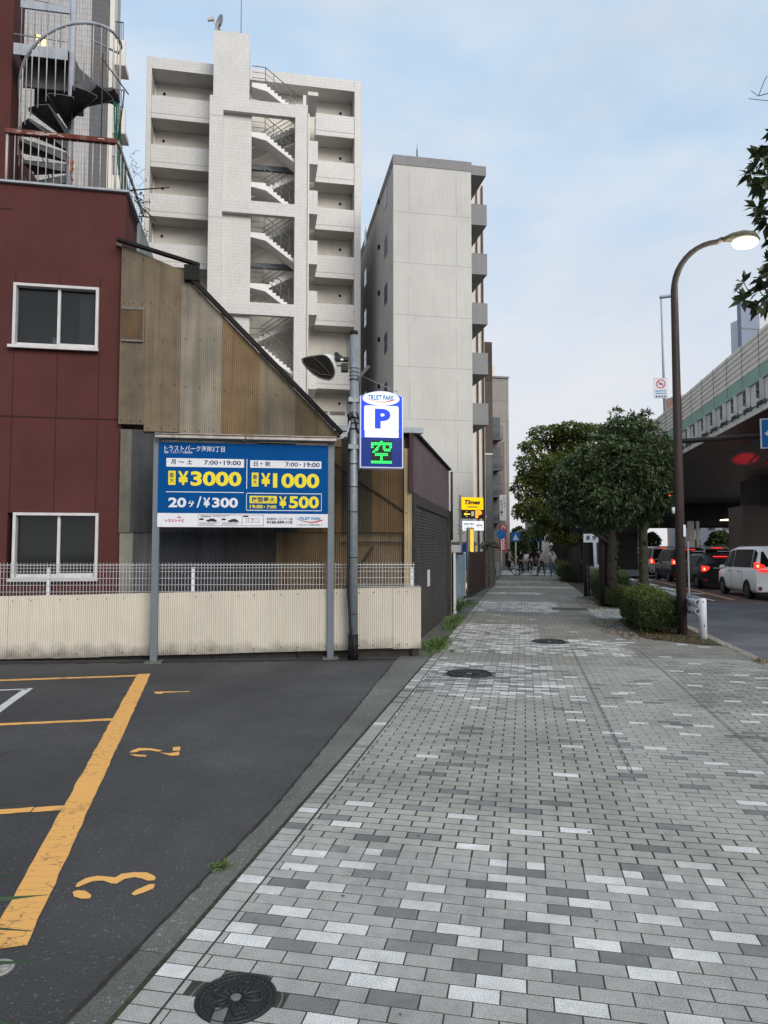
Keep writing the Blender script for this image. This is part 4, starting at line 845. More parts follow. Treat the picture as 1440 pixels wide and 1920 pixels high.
# teal drum glow behind the fence: a stored pane leaning on the shed
# roof edge trim and roof sheets
M_trim = gm('roof_trim_black', (.014, .013, .012), .8, .3, 8)
def q3(p, y): return (p[0], y, p[1])
mb = MB(); e0 = H_(220, 449, -.1); e1 = H_(374, 497, -.1)
mb.beam(q3(e0, -.1), q3((e1[0], e1[1]), -.1), .1, .045); mb.box(H_(347, 500)[0], e1[0], -.15, .1, H_(350, 530)[1], e1[1] - .02)
mb.beam(q3(H_(350, 513, -.08), -.08), q3(H_(641, 813, -.08), -.08), .1, .07); mb.build('roof_edge', M_trim, SH)
M_rf = gm('roof_sheet', (.12, .11, .10), .8, .25, 3, streak=.3)
mb = MB(); 
for a, b_ in ((ridge[0], ridge[1]), (ridge[2], ridge[3]), (ridge[3], (ridge[4][0] - .02, ridge[4][1]))):
    mb.add([q3(a, .05), q3(b_, .05), q3(b_, 6), q3(a, 6)], [(0, 1, 2, 3)])
r_ = mb.build('roof', M_rf, SH); r_.modifiers.new('solid', 'SOLIDIFY').thickness = .04
mb = MB(); a, b_ = H_(742, 818), H_(791, 812); mb.box(H_(625, 812)[0], b_[0], -.12, 0.02, b_[1] - .02, b_[1] + .07); mb.build('gutter', gm('gutter_grey', (.32, .36, .38), .5, .1, 3, streak=.3), SH)
# corner posts
mb = MB(); xa_ = H_(757, 900)[0]; xb_ = H_(771, 900)[0]; mb.sheet((xa_, xb_), lambda x: 0, lambda x: 3.4, -.03, .006, .05, 8); mb.build('corner_strip', frp('corner_tan', (.33, .26, .15), (.16, .12, .07)), SH)
# street side wall with its shutter (along the street)
cw = TM[SH] @ Vector((H_(772, 1000)[0], 0, 0)); cu, cv = uv_of(cw)
STR = thing('shutter_garage', 'garage front with a closed dark roller shutter under mauve metal panels', 'garage', S(cu, cv), SR)
def V_(px, py): p = hit(STR, px, py, 'x', 0.); return p.y, p.z
ue = V_(842, 1000)[0]; z0t = V_(780, 824)[1]; z1t = V_(841, 876)[1]; zpm = V_(783, 932)[1]; zpe = V_(838, 955)[1]
M_mau = gm('panel_mauve', (.105, .08, .088), .6, .18, 1.5, .1, 20, streak=.4, dirt=(.17, .15, .15)); M_pd = gm('post_dark', (.045, .04, .035), .85, .35, 4, .3, 30, streak=.3)
ztop_ = (z0t + z1t) / 2; zmid = (zpm + zpe) / 2
mb = MB(); mb.box(-.25, -.03, 0, ue, 0, ztop_ - .1); mb.build('wall', gm('garage_wall', (.06, .055, .05), .9, .2, 2), STR)
us = V_(812, 900)[0]
for a, b_ in ((.03, us - .01), (us, ue)): mb = MB(); mb.box(-.03, .0, a, b_, zmid, ztop_); mb.build('fascia_panel', M_mau, STR)
mb = MB(); mb.box(-.02, .03, -.12, .03, zmid, ztop_); mb.build('corner_board', gm('corner_mauve', (.07, .035, .045), .7, .2, 3), STR)
mb = MB(); mb.box(-.4, .06, -.1, ue + .1, ztop_, ztop_ + .04); mb.build('roof_lip', M_trim, STR)
mb = MB(); mb.box(-.03, .05, .02, .22, 0, zmid); mb.box(-.03, .05, ue - .5, ue - .28, 0, zmid); mb.box(-.03, .05, ue - .14, ue, 0, zmid); mb.box(-.03, .03, .22, ue - .5, zmid - .2, zmid); mb.build('door_frame', M_pd, STR)
mb = MB(); n = 42; u0_, u1_ = .24, ue - .52; zt = zmid - .2; vs = []
for i in range(n * 4 + 1):
    z = zt * i / (n * 4); x = -.005 + .014 * abs(math.sin(math.pi * i / 4)); vs += [(x, u0_, z), (x, u1_, z)]
mb.add(vs, [(2 * i, 2 * i + 2, 2 * i + 3, 2 * i + 1) for i in range(n * 4)], 0, True); mb.build('roller_shutter', gm('shutter_dark', (.055, .053, .052), .5, .3, 2, streak=.35, dirt=(.09, .08, .075), metal=.2), STR)
a = V_(800, 1100); b_ = V_(804, 1068); mb = MB(); mb.box(.012, .018, a[0], b_[0] + .05, a[1] - .0, b_[1]); mb.build('notice', gm('notice_paper', (.5, .5, .48), .8, .15, 20), STR)
mb = MB(); mb.box(.0, .05, ue + .02, ue + .1, 0, 2.6); mb.build('side_strip', frp('strip_tan', (.35, .27, .15), (.2, .15, .08)), STR)
mb = MB(); mb.cyl((.08, ue - .05, 1.9), (.08, ue - .05, ztop_ - .05), .03, 8); mb.build('downpipe', M_pd, STR)
# ================================================================ mesh fence with corrugated sheets
M_wire = gm('wire_white', (.50, .50, .51), .45, .1, 10); M_fp = gm('fence_post', (.62, .64, .68), .45, .08, 6); M_fs = gm('fence_sheet_cream', (.56, .515, .43), .6, .08, 1.3, streak=.25, dirt=(.36, .32, .26), spec=.3)
# cream sheet material darkening unevenly toward the bottom edge
t_ = M_fs.node_tree; b__ = t_.nodes['Principled BSDF']; src = b__.inputs['Base Color'].links[0].from_socket
tc_ = N(t_, 'ShaderNodeTexCoord'); sx2 = N(t_, 'ShaderNodeSeparateXYZ'); t_.links.new(tc_.outputs['Object'], sx2.inputs[0]); nn = N(t_, 'ShaderNodeTexNoise'); nn.inputs['Scale'].default_value = 5; nn.inputs['Detail'].default_value = 8; t_.links.new(tc_.outputs['Object'], nn.inputs['Vector'])
ma_ = N(t_, 'ShaderNodeMath', operation='MULTIPLY_ADD'); ma_.inputs[1].default_value = -.35; t_.links.new(nn.outputs[0], ma_.inputs[0]); t_.links.new(sx2.outputs['Z'], ma_.inputs[2])
mr2 = N(t_, 'ShaderNodeMapRange'); mr2.inputs[1].default_value = -.1; mr2.inputs[2].default_value = .1; mr2.inputs[3].default_value = .75; mr2.inputs[4].default_value = 0; t_.links.new(ma_.outputs[0], mr2.inputs[0])
mx_ = N(t_, 'ShaderNodeMix', data_type='RGBA'); t_.links.new(mr2.outputs[0], mx_.inputs[0]); t_.links.new(src, mx_.inputs[6]); mx_.inputs[7].default_value = (.12, .11, .1, 1); t_.links.new(mx_.outputs[2], b__.inputs['Base Color'])
fo = Vector((-8.5, 10.19, 0)); fang = rad(3.7); FN = thing('mesh_fence', 'white wire mesh fence with cream corrugated sheets along its lower half', 'fence', fo, fang)
def F_(px, py, y=0.): p = hit(FN, px, py, 'y', y); return p.x, p.z
xR = F_(778, 1060)[0]; xS = F_(787, 1150)[0]; zt_l = F_(0, 1118)[1]; xl = F_(0, 1118)[0]; zt_r = F_(785, 1100)[1]; xr = F_(785, 1100)[0]
def ft(x): return zt_l + (zt_r - zt_l) * (x - xl) / (xr - xl)
def fb(x): return max(.01, .03 + (.15 - .03) * (x - xl) / (xr - xl))
ZF = 1.42; mb = MB(); x = .3
while x < xR: mb.cyl((x, .03, .55), (x, .03, ZF + .035), .0035, 5); x += .0485
for z in (ZF, ZF - .045, ZF - .1, ZF - .2, ZF - .3, ZF - .4, ZF - .5): mb.cyl((.3, .022, z), (xR, .022, z), .004 if z < ZF - .01 else .007, 5)
mb.build('wire_mesh', M_wire, FN)
for px in (88, 361, 773, -190):
    x = F_(px, 1080)[0]; mb = MB(); mb.box(x - .022, x + .022, .035, .075, .4, ZF - .05); mb.box(x - .026, x + .026, .031, .08, ZF - .05, ZF - .035); mb.build('post', M_fp, FN, mod=.003)
for px in (672, 773, 60, 240, 400, 560): x = F_(px, 1080)[0]; mb = MB(); mb.cyl((x, .06, 0), (x, .06, .5), .02, 8); mb.build('foot', M_pd, FN)
edges = [0.2, F_(-120, 1150)[0], F_(15, 1150)[0], F_(104, 1150)[0], F_(190, 1150)[0], F_(275, 1150)[0], F_(357, 1150)[0], F_(437, 1150)[0], F_(517, 1150)[0], F_(600, 1150)[0], F_(663, 1150)[0], F_(738, 1150)[0], xS]
for i, (a, b_) in enumerate(zip(edges, edges[1:])):
    mb = MB(); y = -.025 - .006 * (i % 2); dz = random.uniform(-.008, .008); mb.sheet((a - .015, b_ + .015), lambda x: fb(x) + dz, lambda x: ft(x) + dz * .4, y, .006, .032, 8); mb.build('corrugated_sheet', M_fs, FN)
    mb = MB()
    for x in (a + .08, (a + b_) / 2): 
        for z in (ft(x) - .07, fb(x) + .06): mb.ell((x, y - .011, z), .008, .007, .008, 6, 4)
    mb.build('fixing_bolts', M_dark, FN)
mb = MB(); mb.box(F_(663, 1105)[0], xS, -.045, .02, ft(xr) + .002, ft(xr) + .012); mb.build('cap_strip', M_ledge, FN)
# low concrete foot beam under the fence, in the fence's own line
mb = MB(); mb.box(.2, xS, .1, .22, -.1, .1); mb.build('footing', M_pd, FN)
# ================================================================ price board
SGR = rad(8.0); sb0 = G(287, 1243); BD = thing('price_board', 'blue parking price board on two grey steel posts in front of the cream fence', 'sign board', sb0, SGR)
def K(px, py, y=0.): p = hit(BD, px, py, 'y', y); return p.x, p.z
M_post = gm('board_post', (.15, .175, .195), .5, .1, 4, .1, 60, streak=.15, metal=.2)
xL, xRr = 0.0, K(620, 1100)[0]; zpt = K(290, 822)[1]
for x in (xL, xRr): mb = MB(); mb.box(x - .05, x + .05, 0.0, .09, 0, zpt); mb.build('post', M_post, BD, mod=.006); mb = MB(); mb.box(x - .12, x + .12, -.08, .16, -.02, .02); mb.build('base_plate', M_conc, BD)
zP1 = K(300, 829)[1]; zP0 = K(300, 988)[1]; xP0 = K(296.5, 900)[0]; xP1 = K(615, 900)[0]
mb = MB(); mb.box(xP0 + .003, xP1 - .003, .0, .03, zP0 + .003, zP1 - .003); mb.build('backing', M_post, BD)
# flat print, laid out in the board's own millimetres: image of the zoom (62..1270, 110..705) mapped on the panel
PW_, PH_ = xP1 - xP0, zP1 - zP0
def bx(u): return xP0 + (u - 62) / 1208 * PW_
def bz_(v): return zP1 - v / 592 * PH_
def skew(v, u): return v - 110 - (u - 62) * (30 / 1208) * (1 - min(1, max(0, (v - 110) / 500))) - 0
M_blue = gm('board_blue', (.001, .062, .225), .6, .06, 1, spec=.05); M_bw = gm('board_white', (.66, .67, .70), .4, .04, 2); M_by = gm('board_yellow', (.75, .62, .03), .4, .04, 2); M_bn = gm('board_navy', (.02, .035, .12), .4, 0); M_bk = gm('board_black', (.02, .02, .022), .4, 0); M_br = gm('board_red', (.5, .03, .04), .4, 0); M_bc = gm('board_cyan', (.02, .22, .45), .4, 0)
mb = MB(); mb.box(xP0, xP1, -.012, .0, zP0 + PH_ * .163, zP1); mb.build('blue_panel', M_blue, BD)
mb = MB(); mb.box(xP0, xP1, -.012, .0, zP0, zP0 + PH_ * .163); mb.build('white_strip', M_bw, BD)
Y1, Y2 = -.0145, -.0165
def box2(mb, u0, v0, u1, v1, y=Y1, mi=0):
    if isinstance(mb, Print): q = MB(); box2(q, u0, v0, u1, v1, y); q.build('label_block', mb.mat, BD); return
    rect(mb, bx(u0), bx(u1), bz_(skew(v1, u0)), bz_(skew(v0, u0)), y, mi)
class Print:
    def __init__(s, name, mat): s.name = name; s.mat = mat
    def build(s, *a): pass
def tx(mb, s, u0, v0, u1, v1, y=Y2, mi=0, bold=.02, **k):
    p_ = mb; mb = MB() if isinstance(mb, Print) else mb
    put_text(mb, s, bx(u0), bz_(skew(v1, u0)), bx(u1) - bx(u0), bz_(skew(v0, u0)) - bz_(skew(v1, u0)), y, mi, bold, **k)
    if p_ is not mb: mb.build(p_.name, p_.mat, BD)
LW = MB(); box2(LW, 118, 222, 662, 282); box2(LW, 706, 238, 1220, 290); box2(LW, 118, 455, 662, 460); box2(LW, 680, 230, 685, 436)
for q in ((680, 463, 1224, 468), (680, 580, 1224, 585), (680, 463, 684, 585), (1220, 463, 1224, 585)): box2(LW, *q)
LW.build('white_bars', M_bw, BD)
LT = Print('white_lettering', M_bw); tx(LT, 'トラストパーク海岸3丁目', 103, 132, 524, 174, bold=.002); tx(LT, '運営：トラストパーク株式会社', 103, 172, 298, 189, bold=.01)
tx(LT, '20', 136, 497, 260, 566, bold=.034); tx(LT, '分', 272, 518, 318, 562, bold=.03); tx(LT, '/', 332, 490, 366, 566, bold=.01); tx(LT, '¥', 378, 497, 426, 564, bold=.03); tx(LT, '300', 440, 497, 622, 566, bold=.034)

LY = Print('yellow_lettering', M_by); tx(LY, '¥', 200, 314, 272, 410, bold=.03); tx(LY, '3000', 288, 314, 645, 416, bold=.036); tx(LY, '¥', 784, 327, 852, 419, bold=.03); tx(LY, '1000', 870, 327, 1206, 428, bold=.036); tx(LY, '¥', 915, 487, 970, 566, bold=.03); tx(LY, '500', 986, 484, 1204, 568, bold=.036); tx(LY, '19:00', 706, 545, 798, 570, bold=.03); tx(LY, '7:00', 826, 547, 896, 570, bold=.03); tx(LY, '▸', 806, 552, 818, 565, bold=0)

LB = Print('yellow_label', M_by); box2(LB, 133, 311, 183, 409); box2(LB, 718, 324, 766, 419); box2(LB, 704, 483, 899, 534); 
LN = Print('navy_lettering', M_bn); tx(LN, '最', 141, 325, 173, 358, bold=.006); tx(LN, '大', 141, 362, 174, 396, bold=.012); tx(LN, '最', 726, 338, 758, 370, bold=.012); tx(LN, '大', 726, 374, 758, 406, bold=.012); tx(LN, '夜間最大', 716, 490, 886, 528, bold=.022)
tx(LN, '月', 150, 231, 182, 266, bold=.025); tx(LN, '〜', 204, 243, 242, 256, bold=.025); tx(LN, '土', 260, 232, 298, 266, bold=.025); tx(LN, '7:00', 380, 238, 478, 269, bold=.02); tx(LN, '▸', 490, 247, 504, 262, bold=0); tx(LN, '19:00', 518, 240, 640, 273, bold=.02)
tx(LN, '日', 730, 247, 760, 279, bold=.025); tx(LN, '・', 778, 256, 792, 268, bold=.02); tx(LN, '祝', 812, 247, 850, 281, bold=.025); tx(LN, '7:00', 958, 252, 1050, 282, bold=.02); tx(LN, '▸', 1062, 262, 1074, 276, bold=0); tx(LN, '19:00', 1092, 254, 1208, 286, bold=.02)

LK = MB(); LKT = Print('black_lettering', M_bk); tx(LKT, '緊急連絡先 ハローテクノ(株)', 828, 634, 1014, 650, bold=.008); tx(LKT, '0120-559-115', 828, 655, 1012, 675, bold=.04); tx(LKT, '人と街にやさしい駐車場を目指して', 1046, 676, 1228, 688, bold=0)
tx(LKT, 'ご利用方法', 356, 620, 432, 633, bold=.02)
for q in ((343, 614, 806, 616), (343, 690, 806, 692), (343, 614, 345, 692), (804, 614, 806, 692), (652, 614, 654, 692), (352, 641, 382, 653), (508, 641, 538, 653), (660, 620, 697, 630)): box2(LK, *q)
def car_shape(mb, u0, v0, w_, h_, y=Y2): 
    P = [(0, 1), (.0, .5), (.2, .42), (.35, .05), (.7, .0), (.85, .4), (1, .5), (1, 1)]; mb.add([(bx(u0 + a * w_), y, bz_(skew(v0 + b * h_, u0))) for a, b in P][::1], [tuple(range(8))[::-1]])
    for c in (.22, .78):
        mb.add([(bx(u0 + (c + .09 * math.cos(k)) * w_), y - .0005, bz_(skew(v0 + h_ + 4 * math.sin(k), u0))) for k in np.linspace(0, 5.6, 9)], [tuple(range(9))])
car_shape(LK, 402, 641, 72, 20); car_shape(LK, 554, 643, 72, 20)
for r_ in (0, 1, 2):
    for (u0, u1) in ((352, 494), (508, 646)): box2(LK, u0, 668 + r_ * 7, u1 - r_ * 18, 669.5 + r_ * 7)
for (u0, u1) in ((442, 566),): box2(LK, u0, 620, u1, 621.5); box2(LK, u0, 627, u1 - 20, 628.5)
for q in ((680, 640, 770, 641.5), (680, 665, 774, 666.5), (680, 640, 682, 666), (772, 645, 774, 666), (700, 640, 702, 666)): box2(LK, *q)
LK.build('usage_diagrams', M_bk, BD)
LR = MB(); tx(LR, 'トラストナビ', 118, 646, 248, 668, bold=.03); 
def swoosh(mb, u0, v0, u1, v1, y=Y2, th_=5, f=None):
    n = 24; vs = []
    for i in range(n + 1):
        t = i / n; uu = u0 + (u1 - u0) * t; vv = v0 + (v1 - v0) * math.sin(t * math.pi * .86 + .1); e = th_ * (0.25 + .9 * t) * (1 - max(0, t - .85) * 4)
        vs += [(uu, vv - e / 2), (uu, vv + e / 2)]
    if f: P = [(f(u, v)[0], y, f(u, v)[1]) for u, v in vs]
    else: P = [(bx(u), y, bz_(skew(v, u))) for u, v in vs]
    mb.add(P, [(2 * i, 2 * i + 1, 2 * i + 3, 2 * i + 2)[::1] for i in range(n)])
swoosh(LR, 1040, 636, 1236, 664, th_=9); box2(LR, 722, 646, 736, 650); box2(LR, 726, 636, 730, 662); box2(LR, 197, 634, 228, 638); box2(LR, 205, 629, 220, 634)
LR.build('red_print', M_br, BD)
LC = MB(); tx(LC, 'TRUST PARK', 1056, 627, 1220, 648, bold=.025, shear=.25); LC.build('logo_lettering', M_bc, BD)
# lamp bar
M_lampb = gm('lamp_bar', (.42, .38, .34), .4, .2, 8, streak=.7, dirt=(.15, .07, .03), metal=.3)
for (a, b_) in ((290, 460), (460, 632)):
    p = K(a, 824 + (a - 290) * .018, -.1); q = K(b_, 824 + (b_ - 290) * .018, -.1); mb = MB(); mb.beam((p[0] + .01, -.09, zpt + .0 + .02), (q[0] - .01, -.09, zpt + .02), .1, .05); mb.box(p[0] + .01, q[0] - .01, -.17, -.04, zpt + .046, zpt + .06); mb.build('lamp_bar', M_lampb, BD, mod=.006)
mb = MB(); mb.beam((K(300, 826)[0], -.02, zpt), (K(618, 830)[0], -.02, zpt), .06, .04); mb.build('top_rail', M_post, BD)
# ================================================================ pole with lit sign, floodlight, cables
pp = G(662, 1237); PL = thing('utility_pole', 'galvanised steel pole carrying the lit parking sign, wrapped in black cable ties', 'pole', pp, BR)
M_gal = gm('galvanised', (.23, .26, .28), .5, .16, 12, .1, 60, metal=.35, streak=.1); M_blk = gm('black_plastic', (.012, .012, .013), .5, .1, 5)
zp = hit(PL, 655, 624, 'y', 0).z; mb = MB(); mb.tube([(0, 0, 0), (0, 0, zp)], [.072, .058], 20); mb.build('pole', M_gal, PL)
mb = MB(); mb.cyl((0, 0, zp - .03), (0, 0, zp + .03), .063, 20); mb.build('cap', M_blk, PL)
mb = MB(); mb.cyl((0, 0, .0), (0, 0, .38), .078, 18); mb.build('foot_sleeve', M_blk, PL)
for py in (712, 870, 913, 960, 1045, 1151): z = hit(PL, 658, py, 'y', 0).z; mb = MB(); mb.tube([(.068 * math.cos(a), .068 * math.sin(a), z) for a in np.linspace(0, 2 * math.pi, 13)[:-1]], .007, 5, closed=True); mb.build('cable_tie', M_blk, PL)
mb = MB(); za, zb_ = hit(PL, 655, 790, 'y', 0).z, hit(PL, 655, 800, 'y', 0).z
mb.tube([(-.075, -.05, za), (-.1, -.05, za + .08), (-.06, -.07, za + .13), (.0, -.08, za + .05), (.04, -.09, za - .12), (.08, -.05, za - .2)], .012, 6); mb.tube([(-.08, -.03, za + .1), (-.085, -.03, 1.0), (-.05, -.06, .5), (-.02, -.09, .3), (.02, -.09, .1), (.0, -.08, .02)], .016, 6)
mb.tube([(-.06, -.06, za), (-.02, -.09, za + .14), (.05, -.07, za + .12), (.09, -.03, za - .05), (.1, -.03, za - .6)], .009, 6); mb.tube([(.08, -.02, za + .65), (.1, -.02, za + .2), (.085, -.02, za - .1)], .008, 6); mb.tube([(.07, -.03, za - .45), (.14, -.03, za - .6), (.12, -.03, za - .75), (.07, -.03, za - .8)], .009, 6)
for z in (za - .03, za - .12, za + .05): mb.tube([(.075 * math.cos(a), .075 * math.sin(a), z) for a in np.linspace(0, 2 * math.pi, 13)[:-1]], .008, 5, closed=True)
mb.build('cable_bundle', M_blk, PL)
# grey cable from the board lamp to the pole
j = hit(PL, 632, 824, 'y', -.1); mb = MB(); mb.tube([(j.x, -.1, j.z), (j.x + .09, -.1, j.z + .03), (j.x + .16, -.1, j.z + .12), (-.07, -.06, j.z + .26), (-.06, -.05, za)], .014, 7); mb.build('lamp_cable', M_ledge, PL)
mb = MB()
for py in (690, 697, 704): z = hit(PL, 655, py, 'y', 0).z; mb.tube([(.072 * math.cos(a), .072 * math.sin(a), z) for a in np.linspace(0, 2 * math.pi, 13)[:-1]], .006, 5, closed=True); mb.cyl((.07, 0, z), (.1, 0, z), .01, 6)
mb.build('steel_band', M_gal, PL)
# lit parking sign
M_sgb = gm('sign_blue_lit', (.0, .03, .5), .3, 0, emit=(.0, .035, .62), es=.8); M_sgw = gm('sign_white_lit', (.3, .3, .3), .5, 0, emit=(.9, .96, 1), es=.78); M_sgd = gm('sign_blue_dim', (.0, .012, .12), .3, 0, emit=(.0, .01, .12), es=.7); M_sgf = gm('sign_frame', (.5, .52, .6), .4, .05, 4, metal=.3, emit=(.3, .35, .8), es=.12)
M_ledk = gm('led_black', (.003, .012, .004), .4, 0); M_ledg = gm('led_green', (.05, .9, .2), .4, 0, emit=(.01, .9, .12), es=1.2); M_sgc = gm('sign_cyan_lit', (.0, .05, .15), .5, 0, emit=(.0, .13, .33), es=.8); M_sgr = gm('sign_red_lit', (.5, .05, .05), .4, 0, emit=(.65, .07, .08), es=.8)
q = hit(PL, 715, 878, 'y', -.12); SG = thing('parking_sign', 'lit blue parking sign with a big letter P and green LED character', 'lit sign', TM[PL] @ Vector((q.x, -.12, q.z)), BR - rad(2))
def Z(px, py, y=0.): p = hit(SG, px, py, 'y', y); return p.x, p.z
xa_, xb_ = Z(674.5, 800)[0], Z(756.5, 800)[0]; zt = Z(715, 733)[1]; zs = Z(676, 742)[1]; zm = Z(715, 821)[1]
def arch(x0, x1, z0, z1, ztop, n=14): return [(x0, z0), (x1, z0)] + [(x1 + (x0 - x1) * i / n, z1 + (ztop - z1) * math.sin(math.pi * i / n)) for i in range(n + 1)]
mb = MB(); mb.prism(arch(xa_, xb_, 0, zs, zt), 'y', 0, .16); mb.build('cabinet', M_sgf, SG, mod=.008)
e = .022; mb = MB(); mb.prism(arch(xa_ + e, xb_ - e, zm, zs, zt - e), 'y', -.006, 0.001); mb.build('lit_face', M_sgb, SG)
mb = MB(); mb.box(xa_ + e, xb_ - e, -.006, .001, e, zm); mb.build('lower_face', M_sgd, SG)
def zz(X, Y): return Z(560 + X / 6, 600 + Y / 6)
mb = MB(); c = zz(927, 887); rx = (zz(1135, 887)[0] - zz(720, 887)[0]) / 2; rz = (zz(927, 812)[1] - zz(927, 966)[1]) / 2; mb.add([(c[0] + rx * math.cos(a), -.008, c[1] + rz * math.sin(a)) for a in np.linspace(0, 2 * math.pi, 33)[:-1]], [tuple(range(32))])
def rrect(mb, x0, x1, z0, z1, r, y):
    P = []
    for (cx_, cz_, a0_) in ((x1 - r, z1 - r, 0), (x0 + r, z1 - r, 90), (x0 + r, z0 + r, 180), (x1 - r, z0 + r, 270)):
        for k in range(6): a = rad(a0_ + 18 * k); P.append((cx_ + r * math.cos(a), y, cz_ + r * math.sin(a)))
    mb.add(P, [tuple(range(len(P)))])
a, b_ = zz(737, 1253), zz(1123, 972); rrect(mb, a[0], b_[0], a[1], b_[1], .03, -.008); a, b_ = zz(743, 1318), zz(1123, 1258); rrect(mb, a[0], b_[0], a[1], b_[1], .01, -.008); mb.build('white_panels', M_sgw, SG)
mb = MB(); a, b_ = zz(856, 1222), zz(1032, 1003); put_text(mb, 'P', a[0], a[1], b_[0] - a[0], b_[1] - a[1], -.011, bold=.05); mb.build('letter_p', M_sgb, SG)
mb = MB(); a, b_ = zz(782, 900), zz(1076, 850); put_text(mb, 'TRUST PARK', a[0], a[1], b_[0] - a[0], b_[1] - a[1], -.011, bold=.035, shear=.28); mb.build('logo_lettering', M_sgc, SG)
mb = MB(); swoosh(mb, 770, 880, 1095, 925, -.010, 14, zz); c = zz(771, 868); mb.add([(c[0] + .009 * math.cos(a), -.011, c[1] + .009 * math.sin(a)) for a in np.linspace(0, 2 * math.pi, 11)[:-1]], [tuple(range(10))]); mb.build('logo_swoosh', M_sgr, SG)
a, b_ = zz(812, 1615), zz(1048, 1362); mb = MB(); mb.box(a[0], b_[0], -.009, -.006, a[1], b_[1]); mb.build('led_screen', M_ledk, SG)
led = ["........##.........", "..................", "################", "################", "##..##....##..##", "...##.....##....", "..##......#####.", ".##.............", "...##########...", ".......##.......", ".......##.......", "......####......", "################", "################"]
led = ["0000000110000000", "1111111111111111", "1111111111111111", "1100011001100011", "1100110001100011", "0001110001111110", "0011100000111110", "0110000000000000", "0001111111111000", "0001111111111000", "0000000110000000", "0000000110000000", "0000000110000000", "1111111111111111", "1111111111111111"]
mb = MB(); W_, H2 = b_[0] - a[0], b_[1] - a[1]
for r_, row_ in enumerate(led):
    for c_, ch in enumerate(row_):
        if ch == '1':
            x = a[0] + W_ * (c_ + .5) / 16; z = b_[1] - H2 * (r_ + .5) / 15; d = .0072; mb.add([(x - d, -.0105, z - d), (x + d, -.0105, z - d), (x + d, -.0105, z + d), (x - d, -.0105, z + d)], [(0, 1, 2, 3)])
mb.build('led_character', M_ledg, SG)
for py in (749, 837):
    z = Z(670, py)[1]; mb = MB(); mb.box(xa_ - .17, xa_ + .02, .04, .13, z - .03, z + .03); mb.box(xa_ - .17, xa_ - .1, .0, .2, z - .035, z + .035); mb.build('bracket', M_gal, SG)
# floodlight on the pole
fz = hit(PL, 640, 690, 'y', -.1); FLT = thing('floodlight', 'oval floodlight with a white housing hanging on the left of the steel pole', 'floodlight', TM[PL] @ Vector((0, 0, fz.z)), BR)
def Y_(X, Y, y): p = hit(FLT, 560 + X / 12, 620 + Y / 12, 'y', y); return Vector((p.x, y, p.z))
rim2 = [(80, 640), (130, 610), (300, 575), (530, 545), (620, 570), (700, 640), (770, 760), (805, 880), (810, 980), (780, 1050), (700, 1105), (600, 1095), (480, 1060), (330, 970), (180, 830), (100, 720)]
# rim lies on a tilted plane facing down-left and toward the street
ctr = Vector((0, 0)); rp_ = [Y_(X, Y, -.12 - .22 * (1 - X / 810.)) for X, Y in rim2]; n = len(rim2); cc = sum(rp_, Vector()) / n
back = [Y_(560, 550, .02), Y_(700, 510, .06), Y_(780, 520, .1), Y_(800, 560, .12), Y_(860, 620, .12), Y_(875, 700, .12), Y_(850, 850, .1), Y_(815, 900, .05)]
mb = MB(); bc_ = Y_(850, 575, .16); rings = [rp_]
for s_, mv in ((.93, .22), (.8, .5), (.62, .8), (.42, 1.0)):
    C_ = cc.lerp(Y_(715, 660, .16), mv); rings.append([C_ + (p - cc) * s_ for p in rp_])
vs = [p for r_ in rings for p in r_]; mb.add(vs, [(i * n + k, (i + 1) * n + k, (i + 1) * n + (k + 1) % n, i * n + (k + 1) % n) for i in range(4) for k in range(n)] + [tuple(range(4 * n, 5 * n))], 0, True)
mb.build('housing', gm('housing_white', (.62, .64, .60), .4, .08, 8, .1, 30), FLT)
mb = MB(); mb.add([p.lerp(cc, .06) + Vector((-.004, -.008, -.004)) for p in rp_], [tuple(range(n))]); g_ = mb.build('glass', gm('flood_glass', (.010, .008, .007), .5, .3, 6, spec=.05), FLT)
mb = MB(); mb.tube([p + Vector((-.004, -.008, -.004)) for p in rp_], .012, 6, closed=True); mb.tube([rp_[2].lerp(cc, .1) + Vector((0, -.02, 0)), cc + Vector((.02, -.02, .02)), rp_[9].lerp(cc, .3) + Vector((0, -.02, 0))], .006, 5); mb.tube([rp_[14].lerp(cc, .1) + Vector((0, -.02, 0)), rp_[12].lerp(cc, .3) + Vector((0, -.02, 0)), rp_[9].lerp(cc, .15) + Vector((0, -.02, 0))], .006, 5); mb.build('rim', gm('rim_grey', (.09, .085, .08), .5, .1, 6), FLT)
mb = MB(); p = Y_(850, 530, .06); mb.ell(p, .035, .035, .035, 12, 8); mb.beam(p, Y_(985, 650, .05), .05, .06); mb.beam(Y_(820, 640, .08), Y_(900, 650, .06), .06, .07); a = Y_(880, 610, .05); b_ = Y_(1090, 690, .05); mb.box(a.x, b_.x + .02, -.02, .1, b_.z, a.z); a = Y_(965, 740, 0); b_ = Y_(1085, 915, 0); mb.box(a.x, b_.x + .02, -.04, .08, b_.z, a.z); mb.build('bracket', gm('bracket_black', (.03, .028, .026), .6, .2, 8), FLT)
mb = MB(); a = Y_(945, 625, -.03); b_ = Y_(1005, 670, -.03); mb.box(a.x, b_.x, -.03, -.021, b_.z, a.z); mb.build('label_plate', M_bw, FLT)
